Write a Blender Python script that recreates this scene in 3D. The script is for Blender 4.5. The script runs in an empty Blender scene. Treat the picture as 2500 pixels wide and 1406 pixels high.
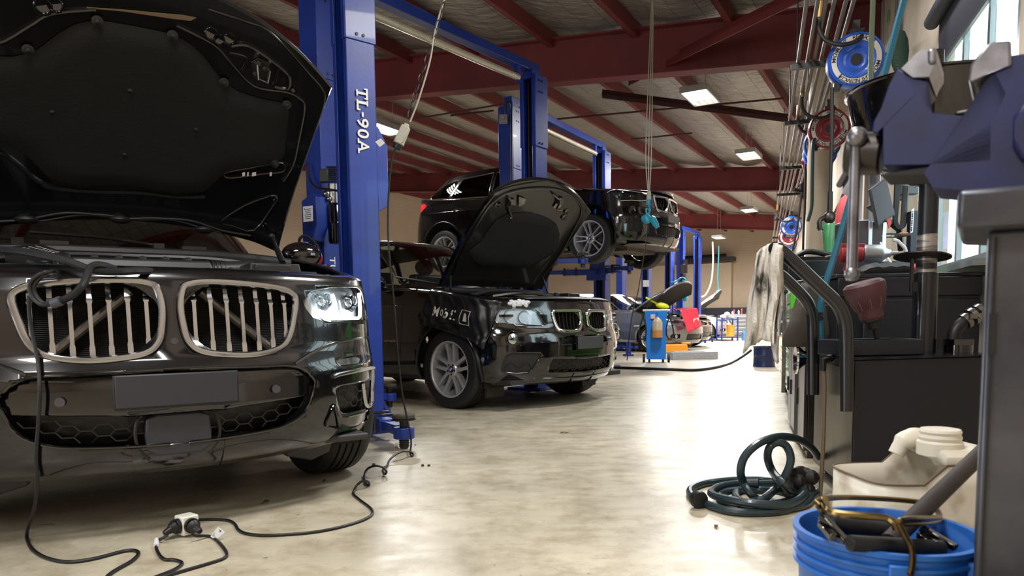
import bpy, bmesh, math, random
from mathutils import Vector as V, Matrix as Mx
from mathutils.bvhtree import BVHTree
random.seed(7)
SC = bpy.context.scene
COL = SC.collection
pi, sin, cos = math.pi, math.sin, math.cos
rad = math.radians

# ---------------------------------------------------------------- camera
FOC, PITCH, ROLL, CX, CY, CAMH = 1733.0, rad(4.8), rad(.74), 1250.0, 929.0, .775
_F = V((0, cos(PITCH), -sin(PITCH)))
_U = V((0, sin(PITCH), cos(PITCH)))
_X = V((1, 0, 0))
_cr, _sr = cos(ROLL), sin(ROLL)
CAM = V((0, 0, CAMH))
camd = bpy.data.cameras.new('camera')
camd.sensor_fit = 'HORIZONTAL'
camd.sensor_width = 36
camd.lens = 36 * FOC / 2500
camd.shift_y = (CY - 703) / 2500
camd.clip_start = .05
camd.clip_end = 200
camd.dof.use_dof = True
camd.dof.focus_distance = 4.6
camd.dof.aperture_fstop = 6.0
cam = bpy.data.objects.new('camera', camd)
COL.objects.link(cam)
ix = _cr * _X - _sr * _U
iy = _sr * _X + _cr * _U
cam.matrix_world = Mx(((ix.x, iy.x, -_F.x, 0), (ix.y, iy.y, -_F.y, 0), (ix.z, iy.z, -_F.z, CAMH), (0, 0, 0, 1)))
SC.camera = cam

# ---------------------------------------------------------------- daylight and exposure
SC.view_settings.view_transform = 'Standard'
SC.view_settings.look = 'None'
SC.view_settings.gamma = 1
SC.view_settings.use_curve_mapping = False
SC.view_settings.exposure = 0.45
wd = bpy.data.worlds.new('overcast_sky')
SC.world = wd
wd.use_nodes = True
bg = wd.node_tree.nodes['Background']
bg.inputs[0].default_value = (.93, .97, 1, 1)
bg.inputs[1].default_value = 4.0

# ---------------------------------------------------------------- pixel rays of the reference camera
def ray(px, py):
    u, v = px - CX, py - CY
    xi = _cr * u - _sr * v
    yi = _sr * u + _cr * v
    return (_F + xi / FOC * _X - yi / FOC * _U)
def at(px, py, Y):                 # point seen at a pixel, Y metres into the hall
    d = ray(px, py)
    return CAM + d * (Y / d.y)
def onz(px, py, z=0.0):            # point seen at a pixel on a level plane
    d = ray(px, py)
    return CAM + d * ((z - CAMH) / d.z)
def onp(px, py, P, N):
    d = ray(px, py)
    return CAM + d * ((P - CAM).dot(N) / d.dot(N))

# hall axes: wall axis (right wall) and roof axis (bays)
AW = V((sin(rad(19.5)), cos(rad(19.5)), 0))
DW = V((cos(rad(19.5)), -sin(rad(19.5)), 0))
BB = V((.5, .866, 0))
EE = V((.866, -.5, 0))
UP = V((0, 0, 1))
def wl(t, L, z=0.0):
    p = AW * t + DW * L
    return V((p.x, p.y, z))
def rf(b, e, z=0.0):
    p = BB * b + EE * e
    return V((p.x, p.y, z))
def frame(o, x, y=None, z=UP):
    x = V(x).normalized()
    z = V(z).normalized() if y is None else V(x).cross(V(y)).normalized()
    y = z.cross(x).normalized()
    z = x.cross(y)
    return Mx(((x.x, y.x, z.x, o[0]), (x.y, y.y, z.y, o[1]), (x.z, y.z, z.z, o[2]), (0, 0, 0, 1)))

# ---------------------------------------------------------------- materials
def lin(c):
    return tuple((x / 255 / 12.92 if x / 255 <= .04045 else ((x / 255 + .055) / 1.055) ** 2.4) for x in c)
MATS = {}
def mat(name, c, rough=.5, metal=0, coat=0, emit=0, noise=None, c2=None, bump=None, wave=None, spec=.5, trans=0, alpha=1, coords='Object'):
    if name in MATS:
        return MATS[name]
    m = bpy.data.materials.new(name)
    MATS[name] = m
    m.use_nodes = True
    nt = m.node_tree
    b = nt.nodes['Principled BSDF']
    col = (*lin(c), 1)
    b.inputs['Base Color'].default_value = col
    b.inputs['Roughness'].default_value = rough
    b.inputs['Metallic'].default_value = metal
    b.inputs['Coat Weight'].default_value = coat
    b.inputs['Coat Roughness'].default_value = .04
    b.inputs['Specular IOR Level'].default_value = spec
    b.inputs['Transmission Weight'].default_value = trans
    b.inputs['Alpha'].default_value = alpha
    if emit:
        b.inputs['Emission Color'].default_value = col
        b.inputs['Emission Strength'].default_value = emit
    tc = nt.nodes.new('ShaderNodeTexCoord')
    def tex(sc, det=6):
        mp = nt.nodes.new('ShaderNodeMapping')
        mp.inputs['Scale'].default_value = sc if isinstance(sc, tuple) else (sc, sc, sc)
        nt.links.new(tc.outputs[coords], mp.inputs[0])
        t = nt.nodes.new('ShaderNodeTexNoise')
        t.inputs['Scale'].default_value = 1
        t.inputs['Detail'].default_value = det
        nt.links.new(mp.outputs[0], t.inputs[0])
        return t
    if noise:                      # (scale, low, high)
        t = tex(noise[0])
        r = nt.nodes.new('ShaderNodeValToRGB')
        r.color_ramp.elements[0].position = noise[1]
        r.color_ramp.elements[1].position = noise[2]
        r.color_ramp.elements[0].color = (*lin(c2), 1)
        r.color_ramp.elements[1].color = col
        nt.links.new(t.outputs[0], r.inputs[0])
        nt.links.new(r.outputs[0], b.inputs['Base Color'])
    if bump or wave:
        bp = nt.nodes.new('ShaderNodeBump')
        if wave:                   # (scale, axis, strength)
            t = nt.nodes.new('ShaderNodeTexWave')
            t.bands_direction = wave[1]
            t.inputs['Scale'].default_value = wave[0]
            nt.links.new(tc.outputs[coords], t.inputs[0])
            bp.inputs['Strength'].default_value = wave[2]
            nt.links.new(t.outputs['Fac'], bp.inputs['Height'])
        else:                      # (scale, strength)
            t = tex(bump[0], 4)
            bp.inputs['Strength'].default_value = bump[1]
            nt.links.new(t.outputs[0], bp.inputs['Height'])
        bp.inputs['Distance'].default_value = .01
        nt.links.new(bp.outputs[0], b.inputs['Normal'])
    return m
def glass(name, tint, base=.05, rough=.02):
    if name in MATS:
        return MATS[name]
    m = bpy.data.materials.new(name)
    MATS[name] = m
    m.use_nodes = True
    nt = m.node_tree
    nt.nodes.clear()
    out = nt.nodes.new('ShaderNodeOutputMaterial')
    tr = nt.nodes.new('ShaderNodeBsdfTransparent')
    tr.inputs[0].default_value = (*lin(tint), 1)
    gl = nt.nodes.new('ShaderNodeBsdfGlossy')
    gl.inputs['Roughness'].default_value = rough
    gl.inputs[0].default_value = (1, 1, 1, 1)
    fr = nt.nodes.new('ShaderNodeLayerWeight')
    fr.inputs[0].default_value = .5
    pw = nt.nodes.new('ShaderNodeMath')
    pw.operation = 'POWER'
    pw.inputs[1].default_value = 5
    ad = nt.nodes.new('ShaderNodeMath')
    ad.operation = 'MULTIPLY_ADD'
    ad.inputs[1].default_value = .9
    ad.inputs[2].default_value = base
    mx = nt.nodes.new('ShaderNodeMixShader')
    nt.links.new(fr.outputs['Facing'], pw.inputs[0])
    nt.links.new(pw.outputs[0], ad.inputs[0])
    nt.links.new(ad.outputs[0], mx.inputs[0])
    nt.links.new(tr.outputs[0], mx.inputs[1])
    nt.links.new(gl.outputs[0], mx.inputs[2])
    nt.links.new(mx.outputs[0], out.inputs[0])
    return m

# ---------------------------------------------------------------- mesh builder
_GL = {}
def glyphs(s, bold=0):
    k = (s, bold)
    if k not in _GL:
        cu = bpy.data.curves.new('t', 'FONT')
        cu.body = s
        cu.size = 1
        cu.offset = bold
        cu.align_x = 'CENTER'
        cu.align_y = 'CENTER'
        cu.resolution_u = 3
        o = bpy.data.objects.new('t', cu)
        COL.objects.link(o)
        bpy.context.view_layer.update()
        me = o.to_mesh()
        _GL[k] = ([v.co.copy() for v in me.vertices], [list(p.vertices) for p in me.polygons])
        o.to_mesh_clear()
        bpy.data.objects.remove(o)
        bpy.data.curves.remove(cu)
    return _GL[k]
def catmull(pts, n=8, closed=False):
    pts = [V(p) for p in pts]
    N = len(pts)
    out = []
    for i in range(N if closed else N - 1):
        g = lambda k: pts[k % N] if closed else pts[max(0, min(N - 1, k))]
        a, b, c, d = g(i - 1), g(i), g(i + 1), g(i + 2)
        for j in range(n):
            t = j / n
            out.append(.5 * ((2 * b) + (c - a) * t + (2 * a - 5 * b + 4 * c - d) * t * t + (3 * b - a - 3 * c + d) * t ** 3))
    if not closed:
        out.append(pts[-1])
    return out
class B:
    def __init__(s, M=None):
        s.bm = bmesh.new()
        s.M = M or Mx()
    def _v(s, ps, M=None):
        T = s.M @ M if M else s.M
        return [s.bm.verts.new(T @ V(p)) for p in ps]
    def _f(s, vs):
        try:
            return s.bm.faces.new(vs)
        except ValueError:
            return None
    def box(s, c, d, M=None, top=1.0):
        x, y, z = [k / 2 for k in d]
        T = Mx.Translation(V(c)) if M is None else M @ Mx.Translation(V(c))
        v = s._v([(-x, -y, -z), (x, -y, -z), (x, y, -z), (-x, y, -z), (-x * top, -y * top, z), (x * top, -y * top, z), (x * top, y * top, z), (-x * top, y * top, z)], T)
        for q in ((3, 2, 1, 0), (4, 5, 6, 7), (0, 1, 5, 4), (1, 2, 6, 5), (2, 3, 7, 6), (3, 0, 4, 7)):
            s._f([v[i] for i in q])
        return s
    def cyl(s, a, b, r, r2=None, seg=16, cap=True):
        a, b = V(a), V(b)
        return s.lathe([(r, 0), (r if r2 is None else r2, (b - a).length)], a, b - a, seg, cap)
    def lathe(s, prof, o=(0, 0, 0), ax=(0, 0, 1), seg=24, cap=True, a0=0, a1=2 * pi):
        ax = V(ax).normalized()
        q = ax.orthogonal().normalized()
        w = ax.cross(q)
        full = abs(a1 - a0 - 2 * pi) < 1e-6
        n = seg if full else seg + 1
        rings = []
        for r, z in prof:
            rings.append(s._v([V(o) + ax * z + (q * cos(a0 + (a1 - a0) * i / seg) + w * sin(a0 + (a1 - a0) * i / seg)) * max(r, 1e-5) for i in range(n)]))
        for k in range(len(rings) - 1):
            for i in range(seg):
                j = (i + 1) % n
                s._f([rings[k][i], rings[k][j], rings[k + 1][j], rings[k + 1][i]])
        if cap and full:
            if prof[0][0] > 1e-4:
                s._f(rings[0][::-1])
            if prof[-1][0] > 1e-4:
                s._f(rings[-1])
        return s
    def tube(s, pts, r, seg=8, sm=0, closed=False, sx=1.0, nrm=None, cap=True):
        pts = catmull(pts, sm, closed) if sm else [V(p) for p in pts]
        N = len(pts)
        rings = []
        q = None
        for i, p in enumerate(pts):
            a = pts[(i - 1) % N] if closed or i else p
            b = pts[(i + 1) % N] if closed or i < N - 1 else p
            t = (b - a)
            t = t.normalized() if t.length > 1e-9 else V((0, 0, 1))
            if nrm is not None:
                q = V(nrm) - t * t.dot(V(nrm))
            else:
                q = t.orthogonal() if q is None else q - t * t.dot(q)
            q = q.normalized() if q.length > 1e-6 else t.orthogonal().normalized()
            w = t.cross(q)
            rr = r[i * len(r) // N] if isinstance(r, (list, tuple)) else r
            rings.append(s._v([p + q * cos(2 * pi * k / seg) * rr + w * sin(2 * pi * k / seg) * rr * sx for k in range(seg)]))
        for i in range(N if closed else N - 1):
            A, Bq = rings[i], rings[(i + 1) % N]
            for k in range(seg):
                s._f([A[k], A[(k + 1) % seg], Bq[(k + 1) % seg], Bq[k]])
        if not closed and cap:
            s._f(rings[0][::-1])
            s._f(rings[-1])
        return s
    def prism(s, pts, h, M=None):      # outline in the xy plane of M, thickness along z
        area = sum(pts[i - 1][0] * pts[i][1] - pts[i][0] * pts[i - 1][1] for i in range(len(pts)))
        if area < 0:
            pts = pts[::-1]
        lo = s._v([(p[0], p[1], 0) for p in pts], M)
        hi = s._v([(p[0], p[1], h) for p in pts], M)
        n = len(pts)
        f = [s._f(lo[::-1]), s._f(hi)]
        for i in range(n):
            s._f([lo[i], lo[(i + 1) % n], hi[(i + 1) % n], hi[i]])
        bmesh.ops.triangulate(s.bm, faces=[q for q in f if q and len(q.verts) > 4])
        return s
    def solid(s, pts, d):              # outline of 3D points pushed along a vector
        pts = [V(p) for p in pts]
        lo = s._v(pts)
        hi = s._v([p + V(d) for p in pts])
        n = len(pts)
        f = [s._f(lo[::-1]), s._f(hi)]
        for i in range(n):
            s._f([lo[i], lo[(i + 1) % n], hi[(i + 1) % n], hi[i]])
        bmesh.ops.triangulate(s.bm, faces=[q for q in f if q and len(q.verts) > 4])
        bmesh.ops.recalc_face_normals(s.bm, faces=s.bm.faces)
        return s
    def ball(s, c, r, seg=14, M=None):
        r = r if isinstance(r, tuple) else (r, r, r)
        T = s.M @ (M or Mx()) @ Mx.Translation(V(c)) @ Mx.Diagonal((*r, 1))
        bmesh.ops.create_uvsphere(s.bm, u_segments=seg, v_segments=max(6, seg // 2), radius=1, matrix=T)
        return s
    def grid(s, rows, close=False):
        vs = [s._v(r) for r in rows]
        for i in range(len(vs) - 1):
            n = len(vs[i])
            for j in range(n if close else n - 1):
                s._f([vs[i][j], vs[i][(j + 1) % n], vs[i + 1][(j + 1) % n], vs[i + 1][j]])
        return s
    def text(s, t, size, M, bold=0, ext=0):
        vs, fs = glyphs(t, bold)
        if not vs:
            return s
        v = s._v([(p.x * size, p.y * size, 0) for p in vs], M)
        for f in fs:
            s._f([v[i] for i in f])
        return s
    def fit(s, t, M, w, h, bold=0):    # lettering scaled to a width and a height
        vs, fs = glyphs(t, bold)
        xs = [p.x for p in vs]
        ys = [p.y for p in vs]
        ax, ay = w / (max(xs) - min(xs)), h / (max(ys) - min(ys))
        cx, cy = (max(xs) + min(xs)) / 2, (max(ys) + min(ys)) / 2
        v = s._v([((p.x - cx) * ax, (p.y - cy) * ay, 0) for p in vs], M)
        for f in fs:
            s._f([v[i] for i in f])
        return s
    def obj(s, name, m, parent=None, bev=0, solid=0, sub=0, sharp=35, at=None, loc=False, **tags):
        return link(s.bm, name, m, parent, bev, solid, sub, sharp, at, loc, **tags)
WM = {}
def link(bm, name, m, parent=None, bev=0, solid=0, sub=0, sharp=35, at=None, loc=False, **tags):
    me = bpy.data.meshes.new(name)
    if parent is not None:
        W = WM[parent.name]
        if not loc:
            bm.transform(W.inverted())
        wm = W
        L = Mx()
    else:
        if at is None:
            xs = [v.co for v in bm.verts]
            lo = [min(c[i] for c in xs) for i in range(3)]
            hi = [max(c[i] for c in xs) for i in range(3)]
            at = ((lo[0] + hi[0]) / 2, (lo[1] + hi[1]) / 2, lo[2])
        bm.transform(Mx.Translation(-V(at)))
        wm = L = Mx.Translation(V(at))
    bm.to_mesh(me)
    bm.free()
    for k in (m if isinstance(m, (list, tuple)) else [m]):
        me.materials.append(k)
    me.polygons.foreach_set('use_smooth', [True] * len(me.polygons))
    me.set_sharp_from_angle(angle=rad(sharp))
    o = bpy.data.objects.new(name, me)
    COL.objects.link(o)
    WM[o.name] = wm
    if parent is not None:
        o.parent = parent
    else:
        o.matrix_world = L
    if solid:
        md = o.modifiers.new('solid', 'SOLIDIFY')
        md.thickness = abs(solid)
        md.offset = -1 if solid > 0 else 1
    if bev:
        md = o.modifiers.new('bevel', 'BEVEL')
        md.width = bev
        md.segments = 2
        md.limit_method = 'ANGLE'
        md.angle_limit = rad(40)
    if sub:
        md = o.modifiers.new('sub', 'SUBSURF')
        md.levels = md.render_levels = sub
    tag(o, **tags)
    return o
def tag(o, label=None, cat=None, group=None, kind=None):
    for k, v in (('label', label), ('category', cat), ('group', group), ('kind', kind)):
        if v:
            o[k] = v
def thing(name, label, cat, M, group=None):
    if not isinstance(M, Mx):
        M = Mx.Translation(V(M))
    o = bpy.data.objects.new(name, None)
    o.empty_display_size = .1
    COL.objects.link(o)
    o.matrix_world = M
    WM[o.name] = M.copy()
    tag(o, label, cat, group)
    return o
def dup(root, M, label=None, group=None):
    r = root.copy()
    COL.objects.link(r)
    r.matrix_world = M
    WM[r.name] = M
    for k in [o for o in COL.objects if o.parent == root]:
        c = k.copy()
        COL.objects.link(c)
        c.parent = r
        WM[c.name] = M
        for g in [o for o in COL.objects if o.parent == k]:
            d = g.copy()
            COL.objects.link(d)
            d.parent = c
            WM[d.name] = M
    if label:
        r['label'] = label
    if group:
        r['group'] = group
    return r
def sdf(p, poly):                      # signed distance to a polygon, negative inside
    x, y = p
    d = 1e9
    ins = False
    n = len(poly)
    for i in range(n):
        ax, ay = poly[i - 1]
        bx, by = poly[i]
        ex, ey = bx - ax, by - ay
        wx, wy = x - ax, y - ay
        t = max(0, min(1, (wx * ex + wy * ey) / (ex * ex + ey * ey + 1e-12)))
        q = (wx - ex * t) ** 2 + (wy - ey * t) ** 2
        d = min(d, q)
        if (ay > y) != (by > y) and x < (bx - ax) * (y - ay) / (by - ay) + ax:
            ins = not ins
    d = math.sqrt(d)
    return -d if ins else d
def cut(bm, fn):                       # split the mesh along fn = 0 and take the inside away as a mesh of its own
    val = {}
    for v in bm.verts:
        f = fn(v.co)
        val[v] = f if abs(f) > 1e-5 else 1e-5
    news = []
    for e in list(bm.edges):
        a, b = e.verts
        fa, fb = val[a], val[b]
        if fa * fb < 0:
            _, nv = bmesh.utils.edge_split(e, a, fa / (fa - fb))
            val[nv] = 0
            news.append(nv)
    if news:
        bmesh.ops.connect_verts(bm, verts=news)
    ins = [f for f in bm.faces if sum(val[v] for v in f.verts) < 0]
    nb = bmesh.new()
    mp = {}
    for f in ins:
        for v in f.verts:
            if v not in mp:
                mp[v] = nb.verts.new(v.co)
        try:
            nb.faces.new([mp[v] for v in f.verts])
        except ValueError:
            pass
    bmesh.ops.delete(bm, geom=ins, context='FACES')
    return nb
def shifted(bm, d):
    c = bm.copy()
    for v in c.verts:
        v.co += V(d)
    return c
def lerp(tab, x):
    if x <= tab[0][0]:
        return tab[0][1]
    for (a, p), (b, q) in zip(tab, tab[1:]):
        if x <= b:
            return p + (q - p) * (x - a) / (b - a)
    return tab[-1][1]
# ---------------------------------------------------------------- common materials
BLUE = mat('lift_blue', (22, 56, 152), .4, coat=.12, noise=((2, 2, 5), .3, .7), c2=(16, 44, 126), bump=((60, 60, 60), .04))
RED = mat('oxide_red_steel', (134, 54, 54), .6, noise=(1.2, .3, .75), c2=(100, 40, 42))
STEEL = mat('bare_steel', (170, 168, 165), .3, 1, noise=(9, .3, .7), c2=(110, 106, 102))
DSTEEL = mat('dark_steel', (70, 66, 64), .4, .9)
CHROME = mat('chrome', (225, 225, 228), .08, 1)
BLK = mat('black_plastic', (18, 18, 20), .45)
BLKG = mat('black_gloss', (8, 8, 10), .08, coat=1)
RUB = mat('black_rubber', (20, 20, 21), .6, bump=(60, .1))
WHITE = mat('white_plastic', (225, 222, 212), .4)
CREAM = mat('cream_paint', (214, 200, 178), .6, noise=(1.5, .3, .7), c2=(196, 180, 158))
LTR = mat('white_lettering', (228, 226, 214), .5)
NAVY = mat('navy_paint', (27, 32, 48), .5)
CHAR = mat('charcoal_paint', (28, 33, 43), .45, coat=.08, noise=((3, 3, 3), .3, .75), c2=(22, 26, 33), bump=((25, 25, 25), .05))

def floor_mat():
    m = bpy.data.materials.new('sealed_concrete')
    m.use_nodes = True
    nt = m.node_tree
    N = nt.nodes.new
    Lk = nt.links.new
    b = nt.nodes['Principled BSDF']
    tc = N('ShaderNodeTexCoord')
    def noise(sc, rot=0, det=8, rough=.6):
        mp = N('ShaderNodeMapping')
        mp.inputs['Scale'].default_value = sc
        mp.inputs['Rotation'].default_value = (0, 0, rot)
        Lk(tc.outputs['Object'], mp.inputs[0])
        t = N('ShaderNodeTexNoise')
        t.inputs['Scale'].default_value = 1
        t.inputs['Detail'].default_value = det
        t.inputs['Roughness'].default_value = rough
        Lk(mp.outputs[0], t.inputs[0])
        return t
    def ramp(t, p0, c0, p1, c1):
        r = N('ShaderNodeValToRGB')
        r.color_ramp.elements[0].position = p0
        r.color_ramp.elements[1].position = p1
        r.color_ramp.elements[0].color = (*lin(c0), 1)
        r.color_ramp.elements[1].color = (*lin(c1), 1)
        Lk(t.outputs[0], r.inputs[0])
        return r
    def mul(a, c):
        x = N('ShaderNodeMix')
        x.data_type = 'RGBA'
        x.blend_type = 'MULTIPLY'
        x.inputs[0].default_value = 1
        Lk(a.outputs[2] if a.type == 'MIX' else a.outputs[0], x.inputs[6])
        Lk(c.outputs[0], x.inputs[7])
        return x
    base = ramp(noise((1.3, 1.3, 1)), .3, (170, 162, 143), .68, (203, 194, 172))
    patch = ramp(noise((5, 5, 1), det=10, rough=.75), .32, (205, 198, 186), .55, (255, 255, 255))
    spots = ramp(noise((38, 38, 1), det=3), .25, (120, 112, 100), .31, (255, 255, 255))
    scr = ramp(noise((3, 90, 1), rad(-30), 5, .8), .28, (190, 182, 170), .4, (255, 255, 255))
    scr2 = ramp(noise((70, 4, 1), rad(25), 5, .8), .27, (196, 188, 176), .38, (255, 255, 255))
    c = mul(mul(mul(mul(base, patch), spots), scr), scr2)
    Lk(c.outputs[2], b.inputs['Base Color'])
    rn = noise((4, 9, 1), det=8)
    rr = N('ShaderNodeMapRange')
    rr.inputs[1].default_value = .3
    rr.inputs[2].default_value = .7
    rr.inputs[3].default_value = .26
    rr.inputs[4].default_value = .46
    Lk(rn.outputs[0], rr.inputs[0])
    Lk(rr.outputs[0], b.inputs['Roughness'])
    bp = N('ShaderNodeBump')
    bp.inputs['Strength'].default_value = .06
    bp.inputs['Distance'].default_value = .01
    Lk(noise((7, 7, 1), det=6).outputs[0], bp.inputs['Height'])
    Lk(bp.outputs[0], b.inputs['Normal'])
    b.inputs['Specular IOR Level'].default_value = .6
    return m
def foil_mat():
    m = bpy.data.materials.new('foil_insulation')
    m.use_nodes = True
    nt = m.node_tree
    N = nt.nodes.new
    Lk = nt.links.new
    b = nt.nodes['Principled BSDF']
    tc = N('ShaderNodeTexCoord')
    mp = N('ShaderNodeMapping')
    mp.inputs['Rotation'].default_value = (0, 0, rad(30))
    Lk(tc.outputs['Object'], mp.inputs[0])
    br = N('ShaderNodeTexBrick')
    br.offset = 0
    br.inputs['Scale'].default_value = 1
    br.inputs['Brick Width'].default_value = .3
    br.inputs['Row Height'].default_value = .15
    br.inputs['Mortar Size'].default_value = .004
    br.inputs['Color1'].default_value = (*lin((168, 160, 152)), 1)
    br.inputs['Color2'].default_value = (*lin((156, 150, 144)), 1)
    br.inputs['Mortar'].default_value = (*lin((86, 78, 72)), 1)
    Lk(mp.outputs[0], br.inputs[0])
    Lk(br.outputs[0], b.inputs['Base Color'])
    b.inputs['Metallic'].default_value = .35
    b.inputs['Roughness'].default_value = .42
    n = N('ShaderNodeTexNoise')
    mp2 = N('ShaderNodeMapping')
    mp2.inputs['Scale'].default_value = (3, 9, 3)
    mp2.inputs['Rotation'].default_value = (0, 0, rad(30))
    Lk(tc.outputs['Object'], mp2.inputs[0])
    Lk(mp2.outputs[0], n.inputs[0])
    n.inputs['Scale'].default_value = 1
    n.inputs['Detail'].default_value = 5
    bp = N('ShaderNodeBump')
    bp.inputs['Strength'].default_value = 1
    bp.inputs['Distance'].default_value = .07
    Lk(n.outputs[0], bp.inputs['Height'])
    Lk(bp.outputs[0], b.inputs['Normal'])
    return m

# ---------------------------------------------------------------- setting
def st(b, name, m, **k):
    return b.obj(name, m, kind='structure', **k)
b = B()
b.grid([[rf(bb, ee, 0) for ee in (-18, -9, 0, 4, 9)] for bb in (-6, 3, 12, 22, 35)])
st(b, 'floor', floor_mat(), at=(0, 0, 0))
def zr(e):
    return 3.675 + .098 * (-1.35 - e)
def ewall(bb, L=1.2):
    return (L - .182 * bb) / .984
PUR0, PURD = .36, 1.2
b = B()
rows = []
for i in range(81):
    bb = -5 + i * .5
    r = []
    e = -18.2
    while e < 2.8:
        ph = ((e - PUR0) / PURD) % 1
        sag = .08 * sin(pi * ph) ** 1.5 + .025 * sin(bb * 3.1 + e * 2.3) * sin(e * 5 + bb)
        ec = min(e, ewall(bb, 1.24))
        r.append(rf(bb, ec, zr(ec) + .72 - sag))
        e += PURD / 8
    rows.append(r)
b.grid(rows)
st(b, 'ceiling', foil_mat(), at=(0, 0, 0))

def ibeam(bb, nm):
    b = B()
    e0, e1 = -18, ewall(bb)
    P0, P1 = rf(bb, e0, zr(e0)), rf(bb, e1, zr(e1))
    M = frame(P0, P1 - P0, BB)
    ln = (P1 - P0).length
    M = Mx.Translation(P0) @ Mx(((EE.x, BB.x, 0, 0), (EE.y, BB.y, 0, 0), (-.098, 0, 1, 0), (0, 0, 0, 1)))
    ln = e1 - e0
    b.box((ln / 2, 0, .29), (ln, .02, .56), M)
    b.box((ln / 2, 0, .01), (ln, .22, .022), M)
    b.box((ln / 2, 0, .57), (ln, .22, .022), M)
    return st(b, nm, RED)
for i, bb in enumerate((-.6, 8.95, 18.6, 28.3)):
    ibeam(bb, 'roof_rafter')
k = 0
for i in range(-17, 3):
    e = PUR0 + i * PURD
    b1 = min(34.5, (1.1 - .984 * e) / .182 if e > -5 else 34.5)
    if b1 < 0:
        continue
    M = Mx.Translation(rf(-4, e, zr(e) + .44)) @ Mx(((BB.x, -EE.x, 0, 0), (BB.y, -EE.y, 0, 0), (0, .098, 1, 0), (0, 0, 0, 1)))
    b = B()
    ln = b1 + 4
    b.box((ln / 2, 0, .14), (ln, .012, .18), M)
    b.box((ln / 2, .035, .23), (ln, .075, .01), M)
    b.box((ln / 2, .035, .05), (ln, .075, .01), M)
    b.box((ln / 2, .07, .06), (ln, .01, .03), M)
    st(b, 'roof_purlin', RED)
def strut(a, c, w, h, nm, m=RED):
    a, c = V(a), V(c)
    b = B(frame(a, c - a, z=UP))
    ln = (c - a).length
    b.box((ln / 2, 0, 0), (ln, w, .012))
    b.box((ln / 2, w / 2, h / 2), (ln, .012, h))
    b.box((ln / 2, -w / 2, -h / 2 + .02), (ln, .012, h * .6))
    return st(b, nm, m)
strut(at(1545, 196, 10.2), at(2010, -36, 6.6), .12, .12, 'roof_strut')
DRED = mat('dark_brown_steel', (70, 34, 32), .6)
strut(at(1470, 232, 11.2), at(1925, 292, 11.3), .1, .1, 'roof_strut', DRED)
strut(at(966, 118, 11.2), at(1018, 232, 11.6), .05, .05, 'fly_brace')
for (x0, y0, x1, y1, Y) in ((1015, 290, 1240, 252, 11.8), (1345, 292, 1912, 240, 11.4), (1540, 340, 1690, 325, 13.5), (1205, 270, 1100, 282, 11.8)):
    st(B().tube([at(x0, y0, Y), at(x1, y1, Y - .3)], .014, 6), 'tie_rod', DRED)
for (px, py, Y, h) in ((1738, 404, 20.2, .5), (1602, 410, 20.6, .55)):
    P = at(px, py, Y)
    st(B().tube([P + V((0, 0, 0)), P + V((.06, 0, -.5)), P + V((-.05, 0, -1.0 * h)), P + V((-.2, 0, -1.25 * h))], .022, 6, 6), 'conduit_loop', mat('orange_conduit', (172, 70, 45), .5))

# far wall, left wall
WALL = mat('beige_block', (206, 188, 166), .75, noise=(.6, .3, .7), c2=(190, 170, 148), wave=(2.6, 'Z', .25))
b = B()
for (z0, z1, m) in ((0, 1.25, 0), (1.25, 6.6, 1)):
    b = B()
    M = frame(rf(34.2, -18, 0), EE, BB)
    b.box((6.5, .1, (z0 + z1) / 2), (13, .2, z1 - z0), M)
    st(b, 'wall_back' if m else 'baseboard_back', WALL if m else NAVY)
b = B(frame(rf(33.9, -18, 0), EE, BB))
xr = (at(1783, 700, 33).dot(EE) + 18)
b.box((xr / 2, .1, 2.3), (xr, .4, 2.1))
b.box((xr / 2, .1, .62), (xr, .36, 1.24))
st(b, 'trim_back', [WALL])
b = B(frame(rf(33.6, -18, 0), EE, BB))
b.box((xr - 1.1, 0, 3.48), (2.6, .5, .2))
b.cyl((xr - 2.2, 0, 3.62), (xr - .2, 0, 3.62), .12)
b.obj('roller_shutter', DSTEEL, label='dark roller shutter drum along the top of the far block wall', cat='shutter')
b = B(frame(rf(33.55, -18, 0), EE, BB))
b.box((xr / 2 + .5, .1, .63), (xr + 1, .06, 1.26))
st(b, 'trim_navy', NAVY)
b = B(frame(rf(-6, -17.9, 0), BB, -EE))
b.box((20.5, .1, 3.5), (41, .2, 7))
st(b, 'wall_left', WALL)
# front wall behind the camera, added to darken reflections; door opening placed for daylight
for e0, e1, z0, z1 in ((-18, -8.6, 0, 6.8), (-8.6, -4.4, 3.3, 6.8), (-4.4, 6, 0, 6.8)):
    b = B(frame(rf(-5.2, 0, 0), EE, BB))
    b.box(((e0 + e1) / 2, -.1, (z0 + z1) / 2), (e1 - e0, .2, z1 - z0))
    st(b, 'wall_front', WALL)
M = frame(wl(-2, 1.15), AW, -DW)     # right wall: x along the wall, -y outward
CONC = mat('tilt_panel', (214, 200, 182), .8, noise=(2.5, .3, .7), c2=(188, 172, 154), bump=(9, .35))
def rwall(x0, x1, z0, z1):
    b = B(M)
    b.box(((x0 + x1) / 2, -.04, (z0 + z1) / 2), (x1 - x0 - .012, .08, z1 - z0))
    return b
w1, w2, w3, w4 = 4.2 + 2, 5.86 + 2, 8.55 + 2, 12.35 + 2
ZS, ZT = 1.06, 2.76
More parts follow.
